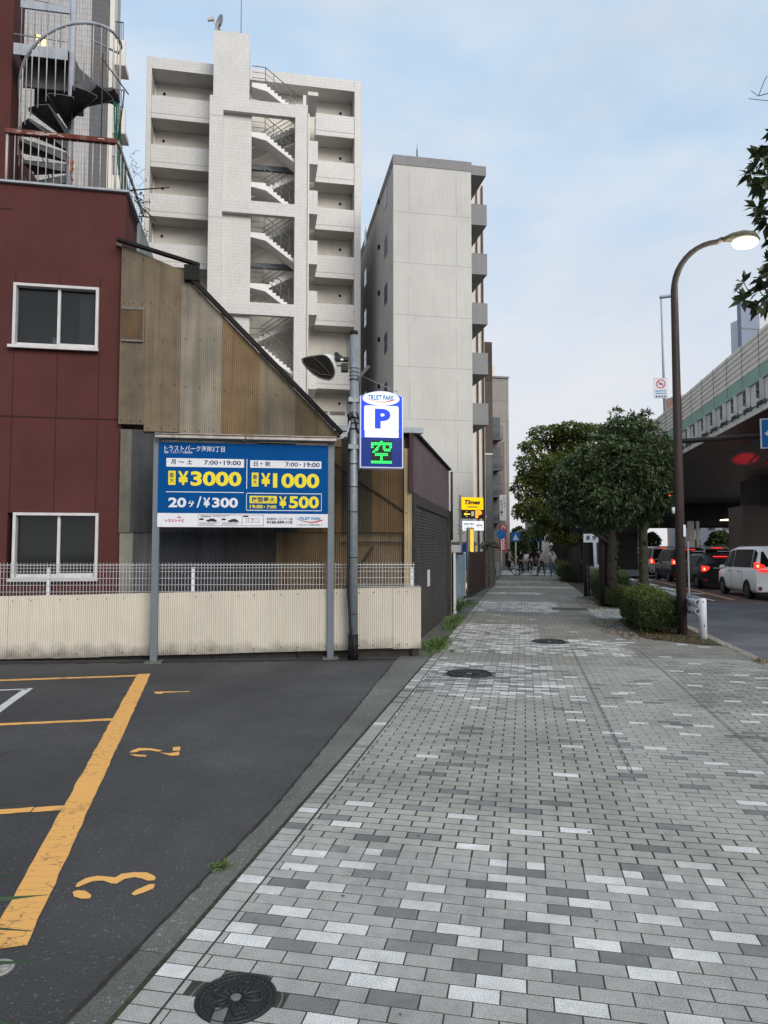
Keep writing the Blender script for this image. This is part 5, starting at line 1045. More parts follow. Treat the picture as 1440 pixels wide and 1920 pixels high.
# slim strut with wire behind the sign
t = thing('sign_strut', 'slim grey arm and stay wire rising from the pole above the lit parking sign', 'bracket', TM[PL] @ Vector((0, 0, 0)), BR)
a = hit(t, 664, 717, 'y', 0); b_ = hit(t, 691, 687, 'y', .3); mb = MB(); mb.beam(a, b_, .05, .03); mb.build('arm', gm('arm_grey', (.12, .115, .105), .5, .2, 6, metal=.3), t)
mb = MB(); c = hit(t, 678, 705, 'y', .15); d = hit(t, 745, 735, 'y', -.05); mb.cyl(c, d, .006, 5); mb.build('stay_wire', M_gal, t)
# ================================================================ weeds at the fence corner, tuft by the kerb
def weeds(name, label, px, n, h0, h1, spread, wd=.012, z=0.):
    g = G(*px); t = thing(name, label, 'weeds', g, SR); pts = []
    for _ in range(n):
        r = abs(random.gauss(0, .45)); a = random.uniform(0, 6.28); pts.append((r * math.cos(a) * spread[0], r * math.sin(a) * spread[1], 0))
    grass_blades('leaves', pts, h0, h1, wd, M_grass, t, .75); mb = MB()
    for _ in range(6): a = random.uniform(0, 6.28); mb.cyl((0, 0, 0), (.1 * math.cos(a) * spread[0], .1 * math.sin(a), h0), .004, 4)
    mb.build('stems', gm('weed_stem', (.09, .12, .04), .8, .2, 9), t); return t
weeds('grass_clump', 'thick clump of green grass growing at the corner of the cream fence', (820, 1214), 900, .08, .32, (.2, 1.1))
weeds('grass_clump', 'thin weeds along the foot of the roller shutter', (850, 1172), 420, .1, .42, (.12, 2.0), .014)
weeds('grass_clump', 'tall dark weed leaning against the pale blue board', (857, 1148), 150, .3, .95, (.03, .45), .02)
weeds('grass_tuft', 'small green tuft of grass growing out of the kerb crack in the foreground', (414, 1628), 110, .03, .075, (.07, .05), .006)
weeds('grass_tuft', 'tiny weeds in the paving joint next to the corner grass', (848, 1222), 60, .03, .1, (.1, .12), .008)
# ================================================================ manhole covers
M_iron = gm('cast_iron', (.035, .036, .038), .55, .25, 20, .3, 90, metal=.5, spec=.4); M_iron2 = gm('cast_iron_pale', (.30, .29, .26), .8, .2, 20)
def manhole(label, c, r, mat, th=None):
    t = thing('manhole_cover', label, 'manhole cover', c, SR, 'manhole covers in the paving' if mat == M_iron else None)
    mb = MB(); mb.cyl((0, 0, -.03), (0, 0, .001), r, 48); mb.build('plate', mat, t)
    mb = MB(); mb.tube([(r * .93 * math.cos(a), r * .93 * math.sin(a), .0) for a in np.linspace(0, 2 * math.pi, 49)[:-1]], r * .05, 6, closed=True, sq=(1, .6)); mb.tube([(r * .78 * math.cos(a), r * .78 * math.sin(a), .001) for a in np.linspace(0, 2 * math.pi, 49)[:-1]], .004, 5, closed=True); mb.build('rim', mat, t)
    mb = MB()
    for k in range(5):
        a0 = k * 2 * math.pi / 5 + .3; P = []
        for i in range(17):
            u_ = i / 16; a = a0 + (u_ - .5) * 1.05; rr = r * (.18 + .48 * math.sin(u_ * math.pi) ** .55 * (1 - .12 * math.cos((u_ - .5) * 14)))
            P.append((rr * math.cos(a), rr * math.sin(a), .002))
        mb.tube(P, .006, 5); mb.tube([(r * .2 * math.cos(a0), r * .2 * math.sin(a0), .002), (r * .5 * math.cos(a0), r * .5 * math.sin(a0), .002)], .005, 5)
        for q in (-.22, 0, .22): mb.ell((r * .45 * math.cos(a0 + q), r * .45 * math.sin(a0 + q), .001), .012, .012, .004, 8, 4)
    for k in range(40):
        a = k * 2 * math.pi / 40; mb.ell((r * .85 * math.cos(a), r * .85 * math.sin(a), .001), .01, .01, .004, 6, 4)
    mb.build('flower_relief', mat, t); mb = MB(); mb.cyl((0, 0, 0), (0, 0, .005), r * .13, 12); mb.build('boss', gm('boss_grey', (.16, .16, .16), .7, .2, 20), t)
    mb = MB(); mb.obox((-.1 * r, -.78 * r, .003), (1, .2, 0), (-.2, 1, 0), (0, 0, 1), .022, .05, .002); mb.build('key_slot', gm('boss_grey', (.16, .16, .16)), t); return t
manhole('flower-patterned iron manhole cover nearest the camera', S(2.49, -1.06), .15, M_iron)
manhole('dark round manhole cover in the middle of the first patch of white pavers', S(9.4, -.74), .31, M_iron)
manhole('furthest dark manhole cover, in the second patch of white pavers', S(12.94, .42), .31, M_iron)
manhole('pale beige small cover cut by the left edge, in the asphalt lot', G(-6, 1816, .0), .064, M_iron2)
mb = MB()
for (u, v, r) in MANH: mb.cyl(S(u, v, -.02), S(u, v, -.0028), r + .13, 40)
for (u, v, r) in MANH: mb.tube([S(u, v, -.004) + Vector(((r + .02) * math.cos(a), (r + .02) * math.sin(a), 0)) for a in np.linspace(0, 2 * math.pi, 41)[:-1]], .012, 6, closed=True, sq=(.25, 1))
struct(mb.build('manhole_surround', gm('mortar_dark', (.16, .155, .135), .95, .3, 20)))
# ================================================================ brown street lamp
M_brn = gm('lamp_brown', (.05, .038, .034), .55, .15, 6, .1, 40, streak=.15); M_scr = gm('scuff_dark', (.02, .018, .018), .8, 0)
base = S(14.5, 3.0); LP = thing('street_lamp', 'tall brown street lamp with a curved arm, its light on, beside the clipped hedge', 'street lamp', base, SR)
zc1 = hit(LP, 1268, 545, 'y', 0).z; zt1 = hit(LP, 1330, 452, 'y', 0).z; mb = MB(); RA = zt1 - zc1
arc = [(0, 0, 0), (0, 0, zc1 * .5), (0, 0, zc1)] + [(RA * .85 * (1 - math.cos(a)), 0, zc1 + RA * .97 * math.sin(a)) for a in np.linspace(.15, math.pi / 2, 10)]
hx = hit(LP, 1355, 450, 'y', 0); arc.append((hx.x, 0, zt1 + .02))
mb.tube(arc, [.098, .085, .07] + [.062] * 3 + [.056] * 3 + [.05] * 5, 16); poleMB = mb
hp = [hit(LP, x, y, 'y', 0) for x, y in ((1352, 450), (1372, 445), (1390, 443), (1410, 444), (1424, 450))]
mb = MB(); mb.tube(hp, [.05, .12, .155, .15, .04], 14, sq=(.62, 1.2)); mb.build('lamp_head', gm('lamp_head_olive', (.13, .125, .09), .5, .1, 4), LP)
l0, l1 = hit(LP, 1397, 455, 'y', 0), hit(LP, 1370, 462, 'y', 0); mb = MB(); mb.ell((l0.x, 0, l0.z), .235, .17, .115, 20, 12); mb.build('lamp_lens', gm('lamp_lens_lit', (1, 1, .9), .3, 0, emit=(1, .97, .74), es=7), LP)
pl = bpy.data.lights.new('lamp_light', 'POINT'); pl.energy = 60; pl.color = (1, .93, .7); pl.shadow_soft_size = .15; po = bpy.data.objects.new('lamp_light', pl); COL.objects.link(po); po.location = TM[LP] @ Vector((l0.x, 0, l0.z - .25))
mb = poleMB
for py in (960, 1025, 1041, 1093): z = hit(LP, 1270, py, 'y', 0).z; mb.tube([(.094 * math.cos(a), .094 * math.sin(a), z) for a in np.linspace(0, 2 * math.pi, 17)[:-1]], .004, 4, 1, closed=True)
for _ in range(26): z = hit(LP, 1270, random.uniform(1020, 1150), 'y', 0).z; a = random.uniform(-2.6, -.6); mb.ell((.09 * math.cos(a), .09 * math.sin(a), z), .012, .012, random.uniform(.008, .02), 6, 4, 1)
mb.build('pole', [M_brn, M_scr], LP); a = hit(LP, 1281, 984, 'y', -.1); b_ = hit(LP, 1284, 1006, 'y', -.1); mb = MB(); mb.box(a.x - .0, b_.x + .02, -.105, -.095, b_.z, a.z); mb.build('number_plate', M_bw, LP)
mb = MB(); z0_, z1_ = hit(LP, 1289, 1153, 'y', 0).z, hit(LP, 1289, 1015, 'y', 0).z; mb.box(.13, .16, -.01, .02, z0_, z1_); mb.build('cable_guard', M_gal, LP)
pb_ = hit(LP, 1263, 957, 'y', 0); mb = MB(); mb.cyl((pb_.x, 0, pb_.z - .06), (pb_.x, 0, pb_.z + .06), .035, 10); mb.build('sensor', M_bw, LP)
# ================================================================ guard rail
M_gr_ = gm('guard_white', (.60, .62, .65), .45, .1, 5, streak=.35, dirt=(.3, .28, .25)); GRL = thing('guard_rail', 'white steel guard rail with a chunky round post by the kerb', 'guard rail', S(13.9, 3.24), SR)
mb = MB(); zt = hit(GRL, 1320, 1122, 'y', 0).z; mb.tube([(0, 0, -.1), (0, 0, zt - .03), (0, 0, zt - .008), (0, 0, zt)], [.07, .07, .062, .03], 20); mb.build('post', M_gr_, GRL)
for k in (1, 2, 3): mb = MB(); mb.tube([(0, k * 2, -.1), (0, k * 2, zt - .01), (0, k * 2, zt)], [.07, .07, .04], 14); mb.build('post', M_gr_, GRL)
prof = [(-.02, .10), (-.02, .13), (-.075, .17), (-.075, .22), (-.02, .26), (-.02, .29), (-.075, .33), (-.075, .38), (-.02, .42), (-.02, .45)]
mb = MB(); zr = hit(GRL, 1300, 1150, 'y', .4).z - .12; vs = []
for y in (-.05, .0, 6.2): vs += [(x - .06, y, z + zr) for x, z in prof]
mb.add(vs, [(k * 10 + i, k * 10 + i + 1, k * 10 + i + 11, k * 10 + i + 10) for k in range(2) for i in range(9)], 0, False); o = mb.build('beam', M_gr_, GRL); o.modifiers.new('solid', 'SOLIDIFY').thickness = .006
mb = MB(); mb.cyl((-.07, -.0, zr + .2), (-.07, -.02, zr + .2), .018, 8); mb.ell((.0, -.07, zt - .06), .012, .008, .014, 8, 5); mb.ell((0.01, -.07, zt - .5), .012, .008, .018, 8, 5); mb.build('bolts', M_dark, GRL)
P2 = thing('marker_post', 'slim white post standing between the two hedges', 'post', S(23.4, 3.2), SR); mb = MB(); zt = hit(P2, 1181, 1086, 'y', 0).z; mb.tube([(0, 0, 0), (0, 0, zt), (0, 0, zt + .02)], [.06, .06, .03], 14); mb.build('post_body', M_gr_, P2); mb = MB(); mb.cyl((0, 0, zt - .2), (0, 0, zt - .17), .063, 12); mb.build('band', M_dark, P2)
P3 = thing('guard_rail', 'distant white guard rail post beside the stopped silver van', 'guard rail', S(33, 3.25), SR); mb = MB(); mb.cyl((0, 0, 0), (0, 0, 1.0), .07, 12); mb.build('post', M_gr_, P3); mb = MB(); mb.box(-.05, 0, -.0, 10, .5, .8); mb.build('beam', M_gr_, P3)
# ================================================================ hedges
M_hl = leaf_mat('hedge_leaf', (.05, .08, .022), (.17, .22, .05), .25); M_hw = gm('hedge_wood', (.09, .07, .05), .9, .2, 8)
def hedge(label, u0, u1, v0, v1, h, n, lobes=0, leaf=.038, seed=1):
    c = S((u0 + u1) / 2, (v0 + v1) / 2); t = thing('hedge', label, 'hedge', c, SR, 'clipped hedges in the planting strip'); hu, hv = (u1 - u0) / 2, (v1 - v0) / 2
    rr = np.random.default_rng(seed); k = int(n * 1.0); P = rr.uniform(-1, 1, (k * 3, 3)); P[:, 2] = rr.uniform(0, 1, k * 3)
    # superellipsoid shell
    d = (np.abs(P[:, 0]) ** 5 + np.abs(P[:, 1]) ** 5 + (np.abs(P[:, 2]) ** 5)) ** .2; m = (d < 1) & ((d > .8) | (rr.random(k * 3) < .08)); P = P[m][:k]
    w_ = 1 + .05 * np.sin(P[:, 0] * 5 + seed) + .04 * np.sin(P[:, 1] * 9); low = P[:, 2] < .28
    P = P[~(low & (rr.random(len(P)) < .7))]; D = P * np.array([1, 1, .9]); D[:, 2] += .25; D += rr.normal(size=P.shape) * .75
    w_ = 1 + .06 * np.sin(P[:, 0] * 4 + seed) + .07 * np.sin(P[:, 1] * 5 + seed) + rr.normal(size=len(P)) * .025
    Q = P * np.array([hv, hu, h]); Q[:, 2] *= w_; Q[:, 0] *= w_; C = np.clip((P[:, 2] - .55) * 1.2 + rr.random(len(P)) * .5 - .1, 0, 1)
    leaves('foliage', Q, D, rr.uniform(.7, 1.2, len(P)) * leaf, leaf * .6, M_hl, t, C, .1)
    mb = MB(); R_ = random.Random(seed)
    for i in range(int(16 * hu + 6)):
        x, y = R_.uniform(-.8, .8) * hv, R_.uniform(-.9, .9) * hu; mb.tube([(x, y, 0), (x + R_.uniform(-.1, .1), y + R_.uniform(-.1, .1), h * .45), (x + R_.uniform(-.25, .25) * hv, y + R_.uniform(-.25, .25), h * .85)], [.012, .008, .004], 5)
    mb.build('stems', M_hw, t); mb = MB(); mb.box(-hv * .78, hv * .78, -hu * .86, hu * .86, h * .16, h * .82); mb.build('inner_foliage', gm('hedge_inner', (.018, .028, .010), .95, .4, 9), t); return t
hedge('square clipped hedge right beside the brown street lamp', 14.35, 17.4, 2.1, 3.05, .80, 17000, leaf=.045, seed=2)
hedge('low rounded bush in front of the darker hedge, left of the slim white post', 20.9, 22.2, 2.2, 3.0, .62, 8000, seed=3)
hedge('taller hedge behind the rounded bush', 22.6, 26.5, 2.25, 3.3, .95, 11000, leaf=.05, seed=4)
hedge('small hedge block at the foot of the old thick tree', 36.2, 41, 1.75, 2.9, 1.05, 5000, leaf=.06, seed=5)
hedge('far green hedge across the side street, left of the people', 66, 74, -3.6, -1.2, 1.7, 5000, leaf=.1, seed=6)['group'] = 'hedges beyond the side street'
# fallen leaves and litter in the bed
pts = [tuple(S(random.uniform(13.3, 14.7), random.uniform(1.75, 3.2), .012)) for _ in range(420)] + [tuple(S(random.uniform(14, 17.4), random.uniform(1.5, 2.4), .012)) for _ in range(420)] + [tuple(S(random.uniform(19, 24), random.uniform(1.6, 2.4), .012)) for _ in range(260)]
D = RNG.normal(size=(len(pts), 3)); D[:, 2] *= .12; o = leaves('fallen_leaves', pts, D, .05, .03, M_dry, None, droop=0); tag(o, 'brown fallen leaves scattered on the soil beside the hedge', 'leaf litter', kind='stuff')
pts = [tuple(S(random.uniform(13.1, 14.3), random.uniform(2.3, 3.3), .0)) for _ in range(240)] + [tuple(S(random.uniform(11, 14), KR + random.gauss(0, .03), .0)) for _ in range(90)] + [tuple(S(random.uniform(20, 26), random.gauss(2.05, .12), .0)) for _ in range(500)]
o = grass_blades('sparse_grass', pts, .03, .12, .008, M_grass); tag(o, 'sparse short grass along the edge of the planting strip', 'grass', kind='stuff')
pts = [tuple(S(11.2 + random.gauss(0, .12), KR + .05 + random.gauss(0, .05), .0)) for _ in range(90)]
D = RNG.normal(size=(90, 3)); D[:, 2] = abs(D[:, 2]) * .5; t = thing('weed_tuft', 'dry brown weed growing on the kerb at the right edge', 'weeds', S(11.2, KR)); leaves('leaves', [tuple(Vector(p) - S(11.2, KR)) for p in pts], D, .09, .012, M_dry, t); mb = MB(); mb.tube([(0, 0, 0), (.05, 0, .05)], .004, 4); mb.build('stems', M_soil, t)
# ================================================================ trees
M_bark = gm('bark', (.04, .036, .029), .9, .3, 9, 1.0, 30); M_bark2 = gm('bark_mossy', (.042, .043, .028), .9, .35, 9, 1.0, 30)
ML_A = leaf_mat('tree_leaf_dark', (.03, .055, .024), (.15, .20, .085), .2, .4); ML_C = leaf_mat('tree_leaf_yellowish', (.065, .09, .018), (.20, .235, .05), .35); ML_F = leaf_mat('tree_leaf_far', (.04, .065, .02), (.10, .14, .04), .25)
def rosettes(blobs, n, rr, k=7, L_=.09, W_=.026, tilt=.9, shell=.62):
    vol = np.array([b[3] * b[4] * b[5] for b in blobs]) ** .67; pick = rr.choice(len(blobs), n, p=vol / vol.sum()); B = np.array([b[:6] for b in blobs])[pick]
    d = rr.normal(size=(n, 3)); d /= np.linalg.norm(d, axis=1)[:, None]; r = rr.uniform(shell, 1.0, n) ** .8
    bump = 1 + .12 * np.sin(d[:, 0] * 6 + B[:, 0] * 3) * np.sin(d[:, 2] * 5 + B[:, 2])
    c = B[:, :3] + d * B[:, 3:6] * (r * bump)[:, None]; ax = d + np.array([0, 0, .5]) + rr.normal(size=(n, 3)) * .3; ax /= np.linalg.norm(ax, axis=1)[:, None]
    P = np.repeat(c, k, 0); A_ = np.repeat(ax, k, 0); s = rr.normal(size=(n * k, 3)); s -= A_ * (s * A_).sum(1)[:, None]; s /= np.linalg.norm(s, axis=1)[:, None]
    D = A_ * rr.uniform(.2, .9, n * k)[:, None] + s * tilt; P = P + s * L_ * .05
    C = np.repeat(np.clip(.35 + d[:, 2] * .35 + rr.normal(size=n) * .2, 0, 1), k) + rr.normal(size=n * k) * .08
    return P, D, L_ * rr.uniform(.7, 1.15, n * k), W_, C
def tree(label, base, trunk, blobs, n, mat, bark=M_bark, seed=1, k=7, L_=.09, W_=.026, cat='tree', group=None, name='street_tree', shell=.62, limbs=True):
    """blobs and trunk in coordinates relative to the base; trunk = list of (x,y,z,r)"""
    t = thing(name, label, cat, base, 0, group); rr = np.random.default_rng(seed); R_ = random.Random(seed)
    mb = MB(); mb.tube([q[:3] for q in trunk], [q[3] for q in trunk], 14)
    for i in range(14 if trunk[0][3] > .1 else 5):
        f = R_.random(); q = trunk[0]; a = R_.uniform(0, 6.28); z = R_.uniform(.3, trunk[-1][2] * .8); mb.ell((q[0] + q[3] * .9 * math.cos(a), q[1] + q[3] * .9 * math.sin(a), z), q[3] * .35, q[3] * .35, q[3] * .45, 7, 5)
    mb.build('trunk', bark, t); top = Vector(trunk[-1][:3]); mb = MB()
    for b in blobs:
        c = Vector(b[:3]); st = Vector(trunk[R_.choice([-1, -2])][:3]); mid = st.lerp(c, .5) + Vector((R_.uniform(-.2, .2), R_.uniform(-.2, .2), -.1)) * b[3]; r0 = trunk[-1][3]
        mb.tube([st, mid, c], [r0 * .55, r0 * .35, r0 * .12], 7)
        for _ in range(6):
            d = Vector((R_.uniform(-1, 1) * b[3], R_.uniform(-1, 1) * b[4], R_.uniform(-.5, 1) * b[5])) * .75; mb.tube([mid.lerp(c, R_.random()), c + d * .5, c + d], [r0 * .18, r0 * .1, r0 * .03], 5)
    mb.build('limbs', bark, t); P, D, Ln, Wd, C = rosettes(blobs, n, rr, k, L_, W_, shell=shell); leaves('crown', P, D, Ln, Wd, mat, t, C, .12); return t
def blob_px(base, px, py, d, rpx_, ry=1., rz=1.):
    p = Dp(px, py, d) - Vector(base); r = rpx_ * d / FPX; return (p.x, p.y, p.z, r, r * ry, r * rz)
bA = S(16.2, 2.7); dA = bA.y
zA_ = Dp(1150, 990, dA).z
blobsA = [blob_px(bA, x, y, dA + dy, r, 1.0, rz) for x, y, r, dy, rz in ((1150, 880, 72, 0, 1), (1195, 860, 70, .3, 1), (1100, 900, 62, .2, .95), (1215, 920, 52, -.2, .9), (1170, 820, 48, .1, .8), (1080, 935, 48, .3, .8), (1140, 945, 60, -.3, .7), (1060, 900, 26, .1, .8), (1210, 790, 12, .1, 1.7), (1155, 786, 12, .1, 1.8), (1184, 785, 9, 0, 1.6), (1240, 870, 30, 0, .9), (1200, 960, 45, .2, .6), (1245, 945, 25, 0, .7), (1120, 975, 36, .3, .6))]
tree('dense dark green street tree nearest the lamp, its thin trunk rising behind the clipped hedge', bA, [(-.14, .0, 0, .12), (-.12, 0, .9, .10), (-.12, .02, 1.8, .095), (-.1, 0, 2.5, .08), (-.35, .1, 3.1, .06)], blobsA, 5200, ML_A, M_bark2, 11, 8, .135, .036, group='street trees in the planting strip')
bB = S(21.2, 2.75); dB = bB.y
tree('smaller street tree with a knobbly trunk behind the dark brown pole', bB, [(-.22, 0, 0, .16), (-.27, 0, 1.0, .15), (-.24, 0, 1.8, .14), (-.3, 0, 2.4, .12)], [blob_px(bB, x, y, dB, r, 1, rz) for x, y, r, rz in ((1130, 958, 40, .8), (1095, 962, 30, .7), (1160, 978, 26, .6), (1060, 955, 28, .9))], 1500, ML_A, M_bark, 12, 7, .11, .035, group='street trees in the planting strip')
bC = S(36.5, 2.55); dC = bC.y
tree('old broad tree with a thick dark trunk and a yellowish flat top', bC, [(.1, 0, 0, .42), (0, 0, 1.2, .34), (-.2, 0, 2.6, .3), (-.6, 0, 3.6, .25)],
     [blob_px(bC, x, y, dC + dy, r, 1, rz) for x, y, r, dy, rz in ((1075, 806, 40, 0, .35), (1030, 815, 42, .5, .4), (1110, 812, 40, .4, .35), (995, 838, 24, 0, .45), (1060, 835, 45, 1, .35), (1010, 880, 46, -.5, .75), (1050, 890, 55, 0, .8), (990, 915, 30, -.5, .9), (1000, 955, 34, -1, .7), (1045, 960, 55, 0, .6), (1030, 1000, 30, 0, .5), (980, 960, 20, 0, .8), (1090, 870, 50, .5, .7), (1064, 1010, 26, 0, .4))], 5200, ML_C, M_bark, 13, 7, .19, .075, shell=.5, group='street trees in the planting strip')
def far_tree(label, px, base_y, d, lst, n, mat=ML_F, seed=1, L_=.35, W_=.14):
    g = Dp(px, HY, d); g.z = 0; z = Dp(px, lst[0][1], d).z; tree(label, g, [(0, 0, 0, .22), (0, 0, z * .4, .18), (0, 0, z * .7, .12)], [blob_px(g, a, b, d, r, 1, rz) for a, b, r, rz in lst], n, mat, M_bark, seed, 6, L_, W_, group='trees far along the street', name='tree')
far_tree('light green tree beyond the people on the left pavement', 972, 1060, 85, [(972, 1010, 17, 1.3), (965, 1025, 12, 1), (980, 1030, 12, .9)], 900, seed=21)
far_tree('dark tree in the middle of the far avenue', 1003, 1060, 95, [(1003, 1005, 17, 1.4), (995, 1025, 14, 1), (1008, 1035, 12, .8)], 900, ML_A, seed=22)
far_tree('short green tree at the far end of the avenue beyond the crossing', 950, 1060, 72, [(949, 1040, 9, 1.1), (957, 1044, 8, .8)], 350, seed=23, L_=.25)
far_tree('dark tree seen between the viaduct columns', 1350, 1030, 75, [(1350, 1012, 20, .8), (1338, 1022, 14, .6), (1364, 1020, 13, .7)], 800, ML_A, seed=24)
far_tree('small dark tree under the viaduct left of the vans', 1226, 1030, 80, [(1226, 1016, 11, 1.3), (1221, 1006, 7, 1)], 400, ML_A, seed=25)
# foreground tree standing right of the frame, its twigs reaching into the top right corner
bN = S(4.6, 3.0); tN = thing('foreground_tree', 'leafy twigs with whorled dark leaves reaching in at the top right corner', 'tree', bN)
mb = MB(); mb.tube([(0, 0, 0), (.03, 0, 1.5), (0, .05, 2.6), (-.1, 0, 3.4)], [.11, .09, .08, .06], 12); mb.build('trunk', M_bark, tN)
cl = [(1424, 290, 4.6), (1418, 312, 4.6), (1438, 330, 4.6), (1408, 326, 4.7), (1440, 300, 4.7), (1425, 345, 4.6), (1446, 312, 4.5), (1434, 352, 4.7), (1420, 390, 4.5), (1438, 420, 4.6), (1447, 405, 4.6), (1430, 402, 4.7), (1395, 530, 4.6), (1396, 562, 4.5), (1424, 545, 4.6), (1420, 575, 4.6), (1440, 510, 4.5), (1436, 540, 4.7), (1446, 490, 4.6), (1438, 572, 4.7), (1444, 556, 4.6), (1428, 524, 4.7), (1450, 450, 4.7), (1455, 350, 4.7), (1462, 520, 4.8), (1475, 400, 4.7), (1470, 300, 4.7)]
nodes = [Dp(x, y, d) - bN for x, y, d in cl]
for hub, n_ in ((Dp(1560, 330, 4.7) - bN, 55), (Dp(1600, 440, 5.0) - bN, 60), (Dp(1570, 540, 4.6) - bN, 55), (Dp(1760, 380, 4.9) - bN, 70), (Vector((.5, -.4, 4.2)), 60)):
    for _ in range(n_):
        d_ = Vector((random.gauss(0, 1), random.gauss(0, 1), random.gauss(0, .8))).normalized() * random.uniform(.2, .62); q = hub + d_
        w_ = q + bN; r_ = w_.x / w_.y
        if r_ > (1462 - 720) / FPX: nodes.append(q)
P = []; D = []; mb2 = mb; lb = Vector((-.1, 0, 3.4)); con = [lb, Vector((-.25, -.1, 3.7)), Vector((.1, .05, 3.9))]
mb.tube([lb, con[1]], [.05, .035], 8); mb.tube([lb, con[2]], [.05, .035], 8)
for c in sorted(nodes, key=lambda p: (p - lb).length):
    par = min(con, key=lambda q: (q - c).length + .25 * (q - lb).length); L0 = (c - par).length; mid = par.lerp(c, .5) + Vector((random.uniform(-.04, .04), random.uniform(-.04, .04), -.05 * L0))
    r0 = max(.0035, .02 * (1 - (par - lb).length / 1.8)); mb.tube([par, mid, c], [r0, r0 * .8, max(.003, r0 * .6)], 5); con.append(c)
    ax = (c - par).normalized() if L0 > .02 else Vector((-1, 0, 0))
    for k in range(12):
        s_ = Vector((random.gauss(0, 1), random.gauss(0, 1), random.gauss(0, 1))); s_ = (s_ - ax * s_.dot(ax)).normalized(); P.append(tuple(c)); D.append(tuple(ax * random.uniform(.1, .9) + s_))
mb.tube([Dp(1440, 168, 4.7) - bN + Vector((.1, 0, 0)), Dp(1422, 180, 4.7) - bN, Dp(1408, 170, 4.7) - bN], [.004, .003, .002], 4); mb.tube([Dp(1422, 180, 4.7) - bN, Dp(1434, 150, 4.7) - bN, Dp(1438, 142, 4.7) - bN], .0025, 4); mb.tube([Dp(1450, 190, 4.7) - bN, Dp(1404, 185, 4.7) - bN], .0025, 4); mb.tube([lb, Dp(1560, 300, 4.8) - bN, Dp(1440, 168, 4.7) - bN + Vector((.1, 0, 0))], [.03, .015, .005], 6)
mb.build('limbs', M_bark, tN); leaves('crown', P, D, RNG.uniform(.075, .115, len(P)), .044, leaf_mat('near_leaf', (.022, .035, .014), (.06, .085, .03), .12, .35), tN, None, .1)
# plant at the left edge
bP = Vector((-1.26, 1.8, 0)); tP = thing('palm_plant', 'dark green spiky plant leaves cut off by the left edge', 'plant', bP); mb = MB(); mb.tube([(0, 0, 0), (0, 0, .55), (.02, 0, 1.05)], [.03, .025, .02], 8); mb.build('stem', M_bark2, tP); P = []; D = []
for zc_, n_ in ((.55, 14), (.75, 16), (.95, 18), (1.1, 16)):
    for k in range(n_): a = random.uniform(0, 6.28); P.append((0, 0, zc_ + random.uniform(-.08, .08))); D.append((math.cos(a), math.sin(a), random.uniform(-.3, .5)))
leaves('leaves', P, D, RNG.uniform(.26, .42, len(P)), .02, leaf_mat('palm_leaf', (.015, .04, .014), (.04, .08, .03), .1, .4), tP, None, .12)
# ================================================================ viaduct
vrot = -math.atan(225 / FPX * math.cos(PITCH)); VD = thing('elevated_expressway', 'elevated expressway on the right with cream ribbed noise barrier, green band and dark steel girder', 'viaduct', (0, 0, 0), vrot)
XE = 10.; h_ = lambda px, py, x=XE: hit(VD, px, py, 'x', x)
zT = h_(1332, 698).z; zG1 = h_(1440, 676).z; zG0 = h_(1440, 699).z; zB = h_(1440, 765).z; YN = 9; YF = 120
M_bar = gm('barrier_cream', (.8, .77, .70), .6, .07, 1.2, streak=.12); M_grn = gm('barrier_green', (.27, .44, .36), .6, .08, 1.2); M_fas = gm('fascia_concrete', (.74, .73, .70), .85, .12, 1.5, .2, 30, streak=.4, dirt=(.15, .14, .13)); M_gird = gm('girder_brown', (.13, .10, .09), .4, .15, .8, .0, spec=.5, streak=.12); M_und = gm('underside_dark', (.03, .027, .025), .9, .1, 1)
nrow = 6; hr = (zT - zG1) / nrow
mb = MB()
for r_ in range(nrow): z = zG1 + r_ * hr; mb.prism([(XE, z), (XE - .05, z + .05), (XE - .05, z + hr - .05), (XE, z + hr - .0), (XE + .12, z + hr), (XE + .12, z)], 'y', YN, YF)
mb.build('noise_barrier', M_bar, VD); mb = MB(); mb.box(XE - .03, XE + .1, YN, YF, zG0, zG1 - .002); mb.box(XE - .06, XE + .1, YN, YF, zG0 - .08, zG0 - .001); mb.build('green_band', M_grn, VD)
mb = MB(); y = YN
while y < YF: mb.box(XE - .062, XE - .045, y, y + .03, zG1, zT); mb.box(XE - .04, XE - .028, y, y + .03, zG0, zG1); y += 2.0
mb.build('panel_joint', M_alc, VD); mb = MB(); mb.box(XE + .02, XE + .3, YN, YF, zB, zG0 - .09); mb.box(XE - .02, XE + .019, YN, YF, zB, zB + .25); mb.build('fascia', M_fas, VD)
y = 13.2
while y < 62:
    mb = MB(); zt_b = zG0 - .1; mb.box(XE - .16, XE - .001, y, y + .05, zt_b - .85, zt_b, 0); 
    for dz in (.0, .3, .55, .78): mb.box(XE - .14, XE + .018, y + .12, y + .5, zt_b - dz - .12, zt_b - dz - .06, 1)
    mb.box(XE - .12, XE + .018, y + .46, y + .54, zt_b - .62, zt_b - .1, 1); mb.box(XE - .12, XE + .018, y + .12, y + .2, zt_b - .84, zt_b - .3, 1); mb.build('bracket', [M_fas, gm('bracket_grey', (.2, .2, .19), .8, .15, 5)], VD); y += 1.55
mb = MB(); mb.tube([(XE - .05, YN, zB + .3), (XE - .05, YF, zB + .3)], .03, 6)
y = 13
while y < 60: mb.box(XE - .09, XE - .021, y, y + .05, zB + .2, zB + .42); y += .775
mb.build('pipe', gm('pipe_dark', (.12, .12, .115), .7, .1, 4), VD)
p = h_(1440, 893, 13.4); zg = p.z; mb = MB(); zz0 = zB
